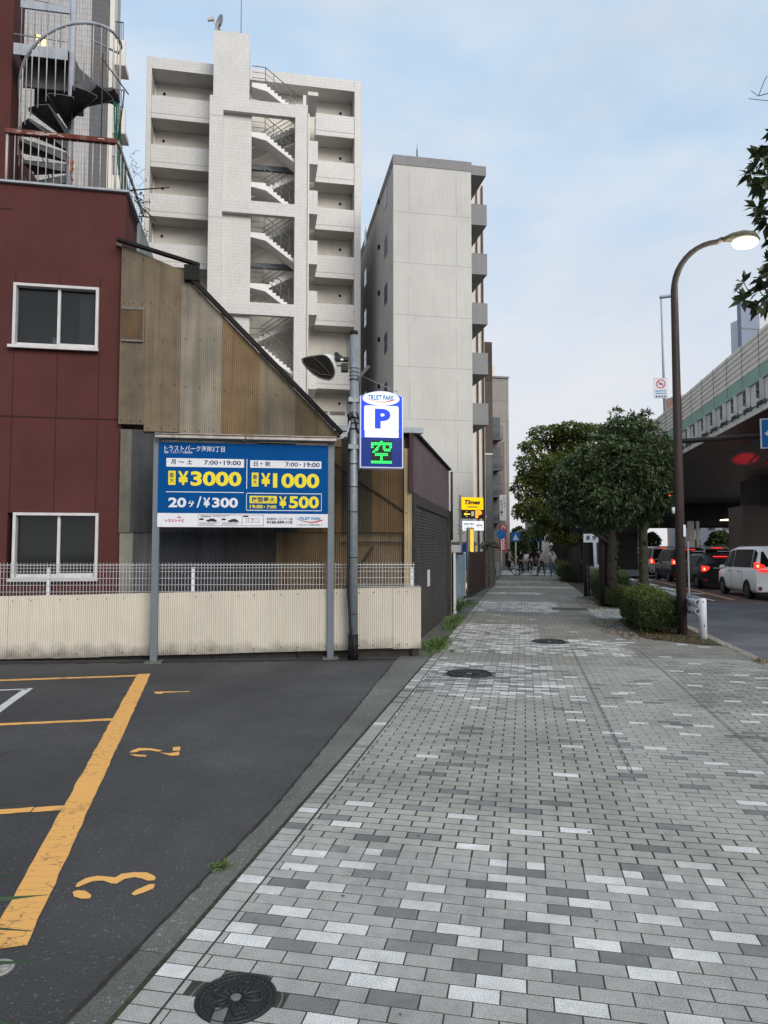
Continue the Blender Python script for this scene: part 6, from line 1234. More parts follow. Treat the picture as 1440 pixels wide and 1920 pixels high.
mb.prism([(XE + .02, zz0 - .002), (XE + 2.0, zz0 - .1), (13.4, zg), (20, zg), (21, zz0 - .1), (25.5, zz0 - .002), (25.5, zz0 + .3), (XE + .31, zz0 + .3), (XE + .31, zz0)][::1], 'y', YN, YF); mb.build('girder', M_gird, VD)
# inner cross frames and inspection walkway seen beyond the girder
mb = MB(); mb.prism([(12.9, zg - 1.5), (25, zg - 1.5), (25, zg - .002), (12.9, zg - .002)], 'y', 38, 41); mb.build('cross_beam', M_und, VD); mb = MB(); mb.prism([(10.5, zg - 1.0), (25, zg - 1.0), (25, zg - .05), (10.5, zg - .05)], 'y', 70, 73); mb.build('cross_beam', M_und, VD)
mb = MB(); mb.box(12.15, 14.6, 38.3, 40.7, -.3, zg - 1.49); mb.build('pier', gm('pier_brown', (.105, .08, .07), .7, .12, .8, streak=.2), VD)
mb = MB(); mb.box(16.5, 19, 38.3, 40.7, -.3, zg - 1.49); mb.build('pier', gm('pier_brown'), VD) if False else None
mb = MB(); mb.box(9.8, 12.0, 70.2, 72.8, -.3, zg - .99); mb.build('pier', MATS['pier_brown'], VD)
mb = MB()
for k in range(6): mb.cyl((11.6, 24 + k * .5, zg + .3), (12.0, 24.1 + k * .5, zg + 1.0), .02, 4)
mb.beam((10.9, 20, zg + .35), (12.6, 34, zg + .35), .12, .12); mb.beam((10.9, 24, zg + 1.1), (12.3, 36, zg + .3), .06, .06); mb.build('inspection_rail', M_und, VD)
p = h_(1362, 974, 12.4); mb = MB(); mb.box(12.2, 12.6, p.y - .5, p.y + .5, p.z - .05, p.z); mb.build('underpass_lamp', gm('underpass_lamp_lit', (1, .9, .6), .4, 0, emit=(1, .85, .5), es=3), VD)
sp = bpy.data.lights.new('girder_red_spot', 'SPOT')  # added spot, no real lamp: makes the red patch on the girder
# second structure closing off the dark space beyond the piers
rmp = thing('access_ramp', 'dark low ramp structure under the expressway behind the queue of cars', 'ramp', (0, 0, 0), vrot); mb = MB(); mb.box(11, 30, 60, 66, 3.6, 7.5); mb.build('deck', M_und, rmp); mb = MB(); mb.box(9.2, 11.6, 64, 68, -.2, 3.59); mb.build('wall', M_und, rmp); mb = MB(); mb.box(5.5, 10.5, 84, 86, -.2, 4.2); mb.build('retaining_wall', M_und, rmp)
for (px, w_) in ((1296, 10), (1309, 5), (1383, 7), (1376, 3)):
    a = Dp(px, HY, 52); a.z = -.2; t = thing('steel_column', {1296: 'pale column left of the gap under the expressway', 1309: 'slim pale column in the gap under the expressway', 1383: 'pale thick column beside the brown pier', 1376: 'thin pale pipe column next to the brown pier'}[px], 'column', a, vrot, 'pale columns under the expressway'); r = w_ / 2 * 52 / FPX; mb = MB(); mb.box(-r, r, -r, r, 0, 4.0); mb.build('shaft', M_cream, t, mod=.02); mb = MB(); mb.box(-r * 1.3, r * 1.3, -r * 1.3, r * 1.3, 0, .2); mb.build('base', M_conc, t)
t = thing('white_warehouse', 'white building glimpsed through the gap under the expressway', 'building', Dp(1290, HY, 110), BR); t.location.z = 0; mb = MB(); mb.box(0, 12, 0, 5, 0, 8.2); mb.build('wall', gm('warehouse_white', (.6, .6, .62), .8, .05, 1), t)
for k in range(4):
    for j in range(2): mb = MB(); mb.box(1 + k * 2.6, 2.2 + k * 2.6, -.05, -.001, 2 + j * 2.8, 3.3 + j * 2.8); mb.build('window', glass_mat('pane_grey'), t)
# lamp and truck restriction sign standing on the barrier
q = h_(1248, 757); t = thing('expressway_lamp', 'thin grey lamp post rising above the expressway barrier', 'street lamp', TM[VD] @ Vector((XE + .06, q.y + .5, zT - .3)), vrot); zt = hit(t, 1245, 557, 'y', 0).z; mb = MB(); mb.tube([(0, 0, 0), (-.08, 0, zt)], [.09, .05], 10); mb.build('pole', M_ledge, t); mb = MB(); mb.beam((-.15, 0, zt), (.62, 0, zt + .06), .3, .14); mb.build('lamp_head', M_ledge, t, mod=.03)
t = thing('restriction_sign', 'white rectangular no-trucks sign with a red ring on the expressway lamp post', 'road sign', TM[VD] @ Vector((XE + .15, q.y - .15, zT)), vrot)
a = hit(t, 1226, 747, 'y', 0); b_ = hit(t, 1252.5, 708, 'y', 0); mb = MB(); mb.box(a.x, b_.x, 0, .05, a.z, b_.z); mb.build('sign_plate', M_bw, t, mod=.004)
W_, H2 = b_.x - a.x, b_.z - a.z; c = ((a.x + b_.x) / 2, b_.z - H2 * .3); r = W_ * .33; mb = MB(); n = 32
vs = []; 
for k in range(n): g = 2 * math.pi * k / n; vs += [(c[0] + r * math.cos(g), -.003, c[1] + r * math.sin(g)), (c[0] + r * .78 * math.cos(g), -.003, c[1] + r * .78 * math.sin(g))]
mb.add(vs, [(2 * k, (2 * k + 2) % (2 * n), (2 * k + 3) % (2 * n), 2 * k + 1) for k in range(n)]); mb.add([(c[0] + r * .62, -.004, c[1] - r * .5), (c[0] + r * .5, -.004, c[1] - r * .62), (c[0] - r * .62, -.004, c[1] + r * .5), (c[0] - r * .5, -.004, c[1] + r * .62)], [(0, 1, 2, 3)][::1]); mb.build('red_ring', M_br, t)
mb = MB(); rect(mb, c[0] - r * .45, c[0] + r * .2, c[1] - r * .2, c[1] + r * .3, -.0025); rect(mb, c[0] + r * .22, c[0] + r * .5, c[1] - r * .2, c[1] + r * .12, -.0025); [rect(mb, a.x + W_ * (.12 + .11 * q_), a.x + W_ * (.2 + .11 * q_), a.z + H2 * zz_, a.z + H2 * (zz_ + .07), -.003) for q_ in range(7) for zz_ in (.2, .32)]; mb.build('blue_print', M_bc, t)
for k in range(4): mb = MB(); rect(mb, a.x + W_ * (.12 + .2 * k), a.x + W_ * (.25 + .2 * k), a.z + H2 * .05, a.z + H2 * .13, -.003); mb.build('icon', M_bn, t)
mb = MB(); 
for k in (0, 1): 
    x = a.x - .0; rect(mb, a.x + .02, b_.x - .02, (a.z + .02, b_.z - .035)[k], (a.z + .035, b_.z - .02)[k], -.003)
mb.build('border', M_bc, t)
t = thing('office_tower', 'blue-grey office tower top showing above the expressway barrier at the right edge', 'building', Dp(1402, HY, 95), BR); t.location.z = 0; a = hit(t, 1423, 570, 'y', 0); mb = MB(); mb.box(0, a.x, 0, .8, 0, hit(t, 1402, 545, 'y', 0).z); mb.box(a.x, a.x + 9, .4, 6, 0, hit(t, 1440, 560, 'y', 0).z, 1); mb.build('wall', [gm('tower_bluegrey', (.20, .24, .32), .4, .05, .2), gm('tower_pale', (.55, .56, .58), .6, .05, .2)], t); mb = MB()
for k in range(6): mb.box(.1, a.x - .1, -.06, -.001, 36 - k * 3.6, 36.15 - k * 3.6)
mb.build('floor_line', M_alc, t)
# far pinkish building top above the barrier
t = thing('pink_apartment', 'far pinkish building top just above the barrier near the lamp post', 'building', Dp(1280, HY, 160), BR); t.location.z = 0
mb = MB(); zt = hit(t, 1290, 727, 'y', 0).z; mb.box(0, 2.4, 0, 6, 0, zt); 
mb.build('wall', gm('pink_wall', (.55, .33, .25), .8, .1, .5), t)
for k in range(5): mb = MB(); mb.box(.15 + k * .45, .4 + k * .45, -.1, -.001, zt - 1.6, zt - .4); mb.build('balcony', M_cream, t)
# ================================================================ brown pole with long arm and blue sign
t = thing('sign_gantry', 'dark brown pole with a long horizontal arm carrying a blue arrow sign', 'sign pole', S(21.3, 2.27), SR); za = hit(t, 1330, 825, 'y', 0).z; mb = MB(); mb.tube([(0, 0, 0), (0, 0, za + .3)], [.135, .11], 16); mb.build('pole', gm('gantry_dark', (.035, .028, .026), .5, .1, 5), t)
xe = hit(t, 1475, 822, 'y', 0).x; mb = MB(); mb.tube([(0, 0, za - .05), (xe * .5, 0, za + .0), (xe, 0, za + .1)], [.09, .075, .06], 12); mb.build('arm', MATS['gantry_dark'], t)
a = hit(t, 1427, 841, 'y', -.15); b_ = hit(t, 1427, 785, 'y', -.15); mb = MB(); H2 = b_.z - a.z; W_ = H2 * 1.15; mb.box(a.x, a.x + W_, -.15, -.1, a.z, b_.z); mb.build('sign_plate', M_bw, t, mod=.006)
mb = MB(); mb.box(a.x + .03, a.x + W_ - .03, -.153, -.15, a.z + .03, b_.z - .03); mb.build('sign_blue', gm('sign_road_blue', (.01, .14, .40), .4, .04, 3), t)
mb = MB(); xm = a.x + W_ / 2; zm = (a.z + b_.z) / 2; mb.add([(a.x + .1, -.156, zm), (a.x + .32, -.156, zm - .2), (a.x + .32, -.156, zm + .2)], [(0, 1, 2)]); rect(mb, a.x + .3, a.x + .5, zm - .07, zm + .07, -.156); rect(mb, xm - .03, xm + .03, a.z + .05, b_.z - .05, -.156); rect(mb, xm + .12, xm + .3, zm - .07, zm + .07, -.156); mb.build('sign_arrows', M_bw, t)
for (px, py, sz, lab) in ((1244, 927, .11, None),):
    q = S(48, 4.6)
t = thing('traffic_signal', 'red traffic signal glowing through the leaves of the nearest street tree', 'traffic light', Dp(1244, 927, 34), SR); mb = MB(); mb.box(-.45, .45, -.1, .1, -.17, .17); mb.build('housing', M_rail, t, mod=.03); mb = MB(); mb.ell((.28, -.1, 0), .13, .03, .13, 14, 6); mb.build('red_lens', gm('signal_red_lit', (1, .1, .05), .4, 0, emit=(1, .06, .03), es=6), t); mb = MB(); mb.ell((-.28, -.1, 0), .12, .03, .12, 12, 6); mb.ell((0, -.1, 0), .12, .03, .12, 12, 6); mb.build('dark_lens', M_blk, t); mb = MB(); mb.tube([(0, .1, 0), (-1.5, .1, .05), (-3, .1, 0)], .05, 8); mb.cyl((-3, .1, .2), (-3, .1, -TM[t].translation.z), .1, 10); mb.build('mast', MATS['gantry_dark'], t)
# school route sign, black square pole, white leaning pole
t = thing('school_route_sign', 'small white sign reading school route on a black square post', 'sign', S(24.8, 2.05), SR); k = lambda px, py: hit(t, px, py, 'y', -.07)
zt = k(1090, 1012).z; mb = MB(); mb.box(-.06, .06, -.05, .05, 0, zt); mb.box(.09, .14, -.04, .04, 0, zt - .02); mb.build('post', M_blk, t); a, b_ = k(1094, 1017), k(1122, 1001); mb = MB(); mb.box(a.x, b_.x, -.09, -.06, a.z, b_.z); mb.build('sign_plate', gm('sign_grey_white', (.75, .77, .78), .5, .06, 4), t, mod=.004); mb = MB(); w_ = b_.x - a.x; h2 = b_.z - a.z; put_text(mb, '通', a.x + w_ * .15, a.z + h2 * .2, w_ * .28, h2 * .6, -.093, bold=.03); put_text(mb, '学', a.x + w_ * .58, a.z + h2 * .2, w_ * .28, h2 * .6, -.093, bold=.03); mb.build('lettering', M_bn, t); mb = MB(); mb.box(-.3, .3, -.15, .15, -.02, .05); mb.build('base_stone', M_kerb, t)
t = thing('diamond_sign', 'leaning white pole topped by a small orange diamond sign', 'sign', S(27.5, 2.85), SR); k = lambda px, py: hit(t, px, py, 'y', 0); a, b_ = k(1118.5, 1080), k(1114, 1000); mb = MB(); mb.cyl((a.x, 0, 0), (b_.x, 0, b_.z), .06, 12); mb.build('pole', M_gr_, t); c = k(1115, 992); r = .22; mb = MB(); mb.prism([(c.x - r, c.z), (c.x, c.z - r), (c.x + r, c.z), (c.x, c.z + r)], 'y', -.1, -.07); mb.build('sign_plate', gm('diamond_orange', (.55, .22, .03), .5, .1, 5), t)
# ================================================================ left side beyond the garage
t = thing('leaning_board', 'pale blue board standing against the end of the garage', 'board', S(18.1, -1.78), SR); k = lambda px, py: hit(t, px, py, 'x', 0.); a, b_ = k(856, 1150), k(866, 1040); zt = k(860, 1038).z; mb = MB(); mb.box(-.02, .02, 0, 3.1, .05, zt); mb.build('board_panel', gm('board_paleblue', (.27, .38, .46), .35, .25, 3, streak=.4, dirt=(.5, .52, .52), spec=.5), t); mb = MB(); mb.box(-.03, .03, -.04, .0, 0, zt + .03); mb.box(-.03, .03, 3.1, 3.14, 0, zt + .03); mb.box(-.03, .03, 0, 3.1, 0, .05); mb.build('board_frame', M_fp, t)
t = thing('wall_mailbox', 'small white-lidded box sticking out above the pale blue board', 'box', S(18.2, -1.9, 0), SR); a = hit(t, 842, 1036, 'y', 0); b_ = hit(t, 862, 1022, 'y', 0); mb = MB(); mb.box(a.x, b_.x, 0, .4, a.z, b_.z); mb.build('box_body', gm('mailbox_white', (.45, .46, .46), .5, .1, 5), t, mod=.01); mb = MB(); mb.box(a.x - .02, b_.x + .05, -.03, .45, a.z - .06, a.z - .001); mb.build('box_shelf', M_pd, t); mb = MB(); mb.box(a.x, a.x + .08, .1, .3, 0, a.z - .061); mb.build('box_post', M_pd, t)
t = thing('parking_totem', 'yellow and black lit parking sign with an arrow, on a thin grey pole', 'sign', S(30, -2.95), BR); k = lambda px, py, y=-.1: hit(t, px, py, 'y', y); a = k(865, 1100); b_ = k(863, 930); mb = MB(); px0 = k(864, 1000, 0).x; mb.box(px0 - .05, px0 + .05, 0, .08, 0, b_.z + .05); 
for yy in (955, 985, 993, 1000): z = k(864, yy).z; mb.box(px0 - .1, px0 + .15, -.02, .1, z - .03, z + .03)
mb.build('pole', M_alc, t); a, b_ = k(866, 955.5), k(906, 933); mb = MB(); mb.box(a.x, b_.x, -.1, .08, a.z, b_.z); mb.build('yellow_panel', gm('panel_yellow_lit', (.9, .55, .0), .4, 0, emit=(1, .52, .0), es=.55), t); w_ = b_.x - a.x; h2 = b_.z - a.z; mb = MB(); put_text(mb, 'Times', a.x + w_ * .12, a.z + h2 * .42, w_ * .74, h2 * .38, -.104, bold=.05, shear=.25); put_text(mb, 'PARKING', a.x + w_ * .26, a.z + h2 * .16, w_ * .48, h2 * .13, -.104, bold=.04); mb.build('black_lettering', M_bk, t)
a, b_ = k(867, 972), k(906, 956); mb = MB(); mb.box(a.x, b_.x, -.1, .08, a.z, b_.z); mb.build('led_panel', gm('led_panel_black', (.012, .008, .005), .4, 0), t); w_ = b_.x - a.x; h2 = b_.z - a.z; mb = MB(); zc_ = (a.z + b_.z) / 2; mb.beam((a.x + w_ * .08, -.105, zc_), (a.x + w_ * .36, -.105, zc_), .004, h2 * .1); mb.beam((a.x + w_ * .08, -.105, zc_), (a.x + w_ * .24, -.105, zc_ + h2 * .36), .004, h2 * .12, up=(0, 1, 0)); mb.beam((a.x + w_ * .08, -.105, zc_), (a.x + w_ * .24, -.105, zc_ - h2 * .36), .004, h2 * .12, up=(0, 1, 0)); mb.build('arrow', gm('arrow_yellow_lit', (1, .7, .05), .4, 0, emit=(1, .7, .08), es=1.2), t); mb = MB(); rect(mb, a.x + w_ * .42, a.x + w_ * .56, zc_ - h2 * .22, zc_ + h2 * .3, -.104); mb.build('car_icon', M_cream, t); mb = MB(); put_text(mb, 'P', a.x + w_ * .62, a.z + h2 * .06, w_ * .32, h2 * .88, -.105, bold=.07); mb.build('letter_p', gm('led_orange_lit', (1, .25, .02), .4, 0, emit=(1, .2, .02), es=1.6), t)
a, b_ = k(867.5, 994.5), k(907, 977); mb = MB(); mb.box(a.x, b_.x, -.1, .02, a.z, b_.z); mb.build('white_panel', gm('panel_white_lit', (.8, .82, .85), .4, 0, emit=(.9, .95, 1), es=.35), t); w_ = b_.x - a.x; h2 = b_.z - a.z; mb = MB(); put_text(mb, '満車の際は', a.x + w_ * .06, a.z + h2 * .56, w_ * .5, h2 * .24, -.104, bold=.01); put_text(mb, 'こちら', a.x + w_ * .06, a.z + h2 * .2, w_ * .42, h2 * .22, -.104, bold=.01); mb.build('lettering', M_bk, t); mb = MB(); x0 = a.x + w_ * .66; z0 = a.z + h2 * .56; mb.beam((x0, -.105, z0), (x0 + w_ * .26, -.105, z0), .004, h2 * .1); mb.beam((x0 + w_ * .25, -.105, z0 + .02), (x0 + w_ * .25, -.105, z0 - h2 * .34), .004, h2 * .12, up=(0, 1, 0)); mb.beam((x0, -.105, z0), (x0 + w_ * .1, -.105, z0 + h2 * .26), .004, h2 * .1, up=(0, 1, 0)); mb.beam((x0, -.105, z0), (x0 + w_ * .1, -.105, z0 - h2 * .26), .004, h2 * .1, up=(0, 1, 0)); mb.build('red_arrow', M_br, t)
t = thing('price_totem', 'narrow upright sign with a lit yellow face above the brown fence', 'sign', S(27, -2.35), SR + .5); k = lambda px, py: hit(t, px, py, 'y', 0); a, b_ = k(877, 1030), k(889, 990); mb = MB(); mb.box(a.x, b_.x, 0, .12, 0.1, b_.z); mb.build('cabinet', M_alc, t); a = k(881.5, 1036); mb = MB(); mb.box(a.x, k(887.5, 1000).x, -.02, -.001, a.z - .4, b_.z - .05); mb.build('yellow_face', gm('face_yellow_lit', (.9, .6, .1), .4, .4, 14, emit=(1, .6, .05), es=.4), t)
t = thing('blue_enclosure', 'blue hoarding with a yellow notice, in the far parking lot', 'hoarding', S(31.5, -2.9), BR); k = lambda px, py: hit(t, px, py, 'y', 0); a, b_ = k(866, 1075), k(900, 1018); mb = MB(); mb.prism([(a.x, 0), (b_.x, 0), (b_.x, b_.z - .25), (b_.x - .25, b_.z), (a.x + .15, b_.z), (a.x, b_.z - .15)], 'y', 0, .06); mb.build('blue_panel', gm('hoarding_blue', (.012, .055, .22), .5, .08, 3), t)
for x0, x1 in ((875, 880), (891, 895)): p0, p1 = k(x0, 1060), k(x1, 1023); mb = MB(); mb.box(p0.x, p1.x, -.02, -.001, p0.z, p1.z); mb.build('yellow_notice', gm('notice_yellow', (.75, .62, .04), .5, .1, 4), t)
t = thing('ticket_machine', 'small yellow machine with a white domed top beside the brown fence', 'machine', G(873, 1110), BR); k = lambda px, py: hit(t, px, py, 'y', 0); w_ = (k(880, 1090).x - k(866, 1090).x) / 2; zt = k(873, 1076).z; z2 = k(873, 1067).z; mb = MB(); mb.box(-w_, w_, 0, .45, .05, zt); mb.build('cabinet', gm('machine_yellow', (.70, .45, .08), .45, .12, 4, emit=(1, .6, .15), es=.08), t, mod=.03); mb = MB(); mb.ell((0, .22, zt), w_ * .95, .22, z2 - zt, 16, 8); mb.build('dome', M_bw, t); mb = MB(); mb.cyl((-.08, -.005, zt + .1), (-.08, .1, zt + .1), .07, 12); mb.cyl((.14, -.005, zt + .08), (.14, .1, zt + .08), .05, 12); mb.build('speaker_hole', M_blk, t); mb = MB(); mb.box(-.12, .06, -.012, -.001, zt * .62, zt * .78); mb.build('screen', gm('screen_brown', (.25, .13, .03), .4, 0), t); mb = MB(); mb.box(-.05, w_ - .03, -.012, -.001, zt * .2, zt * .5); mb.build('lit_slot', gm('slot_lit', (1, .8, .5), .4, 0, emit=(1, .75, .4), es=.7), t)
g0, g1 = G(881, 1120), G(912, 1101); t = thing('brown_fence', 'dark brown solid panel fence along the edge of the far parking lot', 'fence', g0, -math.atan2(g1.x - g0.x, g1.y - g0.y)); Lf = (g1 - g0).length * .86; k = lambda px, py: hit(t, px, py, 'x', 0); zt = k(881, 1035).z; mb = MB()
n = int(Lf / .1)
for i in range(n): mb.box(-.02, .02 if i % 2 else .026, i * .1, i * .1 + .1, .12, zt)
mb.build('fence_panel', gm('fence_brown', (.05, .03, .028), .7, .15, 4), t); mb = MB(); mb.box(-.04, .04, -.05, 0, 0, zt + .02); mb.box(-.04, .04, Lf, Lf + .06, 0, zt + .02); mb.box(-.05, .05, 0, Lf, .0, .119); mb.build('post', M_pd, t)
g = G(906, 1103); t = thing('stone_gatepost', 'mossy stone wall end with a tiled cap at the end of the brown fence', 'wall', g, SR); k = lambda px, py: hit(t, px, py, 'y', 0); x1 = k(922, 1050).x; zt = k(912, 1030).z; M_st = gm('old_stone', (.10, .095, .08), .95, .35, 5, .8, 20); mb = MB(); mb.box(0, x1 * .55, 0, .5, 0, zt); mb.box(x1 * .56, x1, .1, 3.5, 0, zt + .15); 
mb.build('wall', M_st, t, mod=.03); mb = MB(); mb.prism([(-.15, zt + .02), (x1 * .55, zt + .02), (x1 * .3, zt + .22)], 'y', -.15, .7); mb.build('cap', M_pd, t); mb = MB()
for i in range(46): a = random.random() * 3.14; mb.ell((x1 * .78 + .35 * math.cos(a), .06 + random.random() * .3, zt + .1 + .3 * math.sin(a) * random.random()), .1, .1, .08, 7, 5)
mb.build('moss_mound', gm('dry_ivy', (.075, .07, .055), .95, .4, 8, .8, 20), t)
# parked motor scooter seen end-on
t = thing('parked_scooter', 'dark motor scooter parked end-on against the stone wall', 'scooter', G(921, 1096), SR); mb = MB(); mb.tube([(0, y_, z_) for y_, z_ in [(.3 * math.cos(a), .3 + .3 * math.sin(a)) for a in np.linspace(0, 2 * math.pi, 21)[:-1]]], .06, 8, closed=True); mb.build('rear_wheel', M_blk, t); mb = MB(); mb.tube([(0, 1.25 + .3 * math.cos(a), .3 + .3 * math.sin(a)) for a in np.linspace(0, 2 * math.pi, 21)[:-1]], .06, 8, closed=True); mb.build('front_wheel', M_blk, t); mb = MB(); mb.ell((0, .35, .62), .16, .5, .2, 14, 8); mb.ell((0, 1.05, .6), .2, .14, .42, 12, 8); mb.build('body', gm('scooter_dark', (.03, .03, .033), .3, .1, 4, spec=.5), t); mb = MB(); mb.ell((0, .4, .82), .13, .4, .07, 12, 6); mb.build('seat', M_blk, t); mb = MB(); mb.tube([(-.33, .95, 1.05), (0, 1.05, 1.08), (.33, .95, 1.05)], .02, 6); mb.build('handlebar', M_rail, t); mb = MB(); mb.box(-.09, .09, -.12, -.1, .5, .62); mb.build('number_plate', M_bw, t)
# green A-board, banners, far signs
t = thing('green_a_board', 'green folding sign board at the end of the left pavement edge', 'sign', G(931, 1081), SR); M_gb = gm('board_green', (.02, .16, .09), .5, .1, 4); mb = MB(); mb.obox((0, -.15, .45), (1, 0, 0), (0, 1, .28), (0, -.28, 1), .22, .015, .46); mb.build('front_panel', M_bw, t); mb = MB(); mb.obox((0, .15, .45), (1, 0, 0), (0, 1, -.28), (0, .28, 1), .22, .015, .46); mb.build('rear_panel', M_gb, t); mb = MB(); mb.beam((-.22, -.28, 0), (-.22, 0, .95), .04, .04); mb.beam((.22, -.28, 0), (.22, 0, .95), .04, .04); mb.build('frame', M_gb, t)
t = thing('storage_banner', 'tall white banner with black vertical lettering on the mauve building', 'banner', Dp(937, HY, 53), BR); t.location.z = 0; TM[t] = Matrix.Translation(t.location) @ Matrix.Rotation(BR, 4, 'Z'); k = lambda px, py: hit(t, px, py, 'y', 0); a, b_ = k(937, 976), k(949, 928); mb = MB(); mb.box(a.x, b_.x, 0, .08, a.z, b_.z); mb.build('banner_panel', gm('banner_white', (.5, .5, .49), .7, .05, 3), t); w_ = b_.x - a.x; h2 = b_.z - a.z; mb = MB(); put_text(mb, 'レンタル', a.x + w_ * .56, a.z + h2 * .5, w_ * .36, h2 * .45, -.006, bold=.02, vertical=True); put_text(mb, '収納スペース', a.x + w_ * .1, a.z + h2 * .16, w_ * .36, h2 * .66, -.006, bold=.02, vertical=True); mb.build('lettering', M_bk, t); mb = MB(); mb.box(a.x + .1, a.x + .2, .08, .5, a.z + .2, a.z + .3); mb.build('bracket', M_alc, t)
t = thing('red_banner', 'red vertical shop banner with white lettering on the far left building', 'banner', Dp(937, HY, 52), BR); t.location.z = 0; TM[t] = Matrix.Translation(t.location) @ Matrix.Rotation(BR, 4, 'Z'); k = lambda px, py: hit(t, px, py, 'y', 0); a, b_ = k(937.5, 1034), k(950, 984); mb = MB(); mb.box(a.x, b_.x, 0, .12, a.z, b_.z); mb.build('banner_panel', gm('banner_red', (.35, .035, .045), .6, .08, 3), t); w_ = b_.x - a.x; h2 = b_.z - a.z; 
for q_ in range(4):
    mb = MB(); x_ = a.x + w_ * .26; z_ = a.z + h2 * (.08 + .17 * q_); e_ = w_ * .5; mb.box(x_, x_ + e_, -.008, -.004, z_, z_ + h2 * .03); mb.box(x_, x_ + e_, -.008, -.004, z_ + h2 * .09, z_ + h2 * .12); mb.box(x_ + e_ * .4, x_ + e_ * .62, -.012, -.0085, z_, z_ + h2 * .13); mb.build('white_character', M_bw, t)
mb = MB(); mb.tube([(a.x + w_ * (.5 + .26 * math.cos(g)), -.01, a.z + h2 * .87 + w_ * .26 * math.sin(g)) for g in np.linspace(-.6, math.pi + .6, 12)], .04, 5); mb.build('emblem', M_bw, t)
def road_sign(name, label, px, top, base, d, kind, r=.3):
    g = Dp(px, HY, d); g.z = 0; t = thing(name, label, 'road sign', g, SR); k = lambda a, b: hit(t, a, b, 'y', 0); zt = k(px, top).z; mb = MB(); mb.cyl((0, 0, 0), (0, 0, zt + r), .045, 8); mb.build('pole', M_gr_, t); mb = MB()
    if kind == 'round': mb.cyl((0, -.06, zt), (0, -.08, zt), r, 24); mb.build('sign_plate', MATS['sign_road_blue'], t); mb = MB(); mb.beam((-.1, -.085, zt - .12), (.08, -.085, zt + .14), .004, .07, up=(0, 1, 0)); mb.build('sign_symbol', M_bw, t)
    else: mb.box(-r * .9, r * .9, -.08, -.06, zt - r * .9, zt + r * .9); mb.build('sign_plate', MATS['sign_road_blue'], t); mb = MB(); mb.prism([(0, zt + r * .6), (-r * .6, zt - r * .6), (r * .6, zt - r * .6)], 'y', -.085, -.081); mb.build('sign_symbol', M_bw, t)
    return t
road_sign('crossing_sign', 'blue square pedestrian crossing sign on a white pole at the corner', 967, 1007, 1078, 44, 'square', .32)
road_sign('round_sign', 'round blue road sign in front of the red banner', 940, 1002, 1070, 50, 'round', .34)
road_sign('round_sign', 'small round blue sign far off beyond the people, right of centre', 1010, 1011, 1070, 75, 'round', .34)
# far side buildings and poles beyond the crossing
def far_block(label, px0, px1, py, d, col, rows=6, cols=4, name='distant_building', dep=12):
    g = Dp(px0, HY, d); g.z = 0; t = thing(name, label, 'building', g, SR); a = hit(t, px1, py, 'y', 0); mb = MB(); mb.box(0, a.x, 0, dep, 0, a.z); mb.build('wall', gm('far_wall_%d' % px0, col, .8, .08, .5), t); W_ = a.x / cols; H2 = a.z / rows
    for i in range(cols):
        for j in range(rows): mb = MB(); mb.box(W_ * (i + .2), W_ * (i + .8), -.06, -.001, H2 * (j + .3), H2 * (j + .8)); mb.build('window', glass_mat('pane_grey'), t)
    return t
far_block('distant grey building behind the dark avenue tree', 985, 1012, 975, 130, (.35, .34, .33), 5, 3)
far_block('distant beige building at the end of the avenue', 1012, 1060, 940, 115, (.38, .36, .33), 6, 4)
far_block('distant white building between the old tree and the viaduct', 1060, 1120, 968, 100, (.42, .41, .4), 5, 5)
far_block('distant brown building beneath the viaduct edge', 1120, 1200, 985, 90, (.13, .11, .10), 3, 6)
far_block('distant pale building at the left end of the avenue', 955, 985, 1000, 140, (.3, .3, .3), 4, 3)
for i, (px, top, base, d, r, lab) in enumerate(((1026, 985, 1068, 64, .16, 'pale concrete post right of the people at the crossing'), (1050, 960, 1080, 47, .2, 'dark utility post at the corner behind the railing'), (1020, 1000, 1060, 66, .25, 'wide pale gate pillar behind the people'), (1133, 995, 1075, 70, .12, 'thin grey post under the leaves beyond the junction'))):
    g = Dp(px, HY, d); g.z = 0; t = thing('utility_post', lab, 'post', g, SR); z = hit(t, px, top, 'y', 0).z; mb = MB(); mb.tube([(0, 0, 0), (0, 0, z)], [r, r * .8], 12); mb.build('shaft', (M_cream, MATS['gantry_dark'], M_cream, M_gal)[i], t); mb = MB(); mb.cyl((0, 0, 0), (0, 0, .25), r * 1.3, 12); mb.build('base', M_conc, t)
g = Dp(1033, HY, 52); g.z = 0; t = thing('crossing_signal', 'pedestrian signal box with an amber lamp on a thin pole at the crossing', 'traffic light', g, SR); z = hit(t, 1033, 1020, 'y', 0).z; mb = MB(); mb.cyl((0, 0, 0), (0, 0, z + .6), .06, 8); mb.build('pole', M_gal, t); mb = MB(); mb.box(-.16, .16, -.16, .0, z - .1, z + .32); mb.build('housing', M_bw, t); mb = MB(); mb.ell((0, -.17, z + .12), .11, .03, .08, 10, 6); mb.build('amber_lens', gm('amber_lit', (1, .5, .1), .4, 0, emit=(1, .5, .12), es=1.2), t)
g = Dp(1036, HY, 46); g.z = 0; RL = thing('pipe_railing', 'dark pipe railing across the end of the pavement, behind the bicycle', 'railing', G(1008, 1080), SR); xe = hit(RL, 1060, 1080, 'y', 0).x; M_gp = gm('railing_green_grey', (.09, .11, .10), .5, .1, 4); mb = MB(); mb.tube([(0, 0, .78), (xe, 0, .78)], .03, 6); mb.tube([(0, 0, .2), (xe, 0, .2)], .02, 6); mb.build('rail', M_gp, RL)
for i in range(5): mb = MB(); x = xe * i / 4; mb.cyl((x, 0, 0), (x, 0, .78), .03, 8); mb.build('post', M_gp, RL)
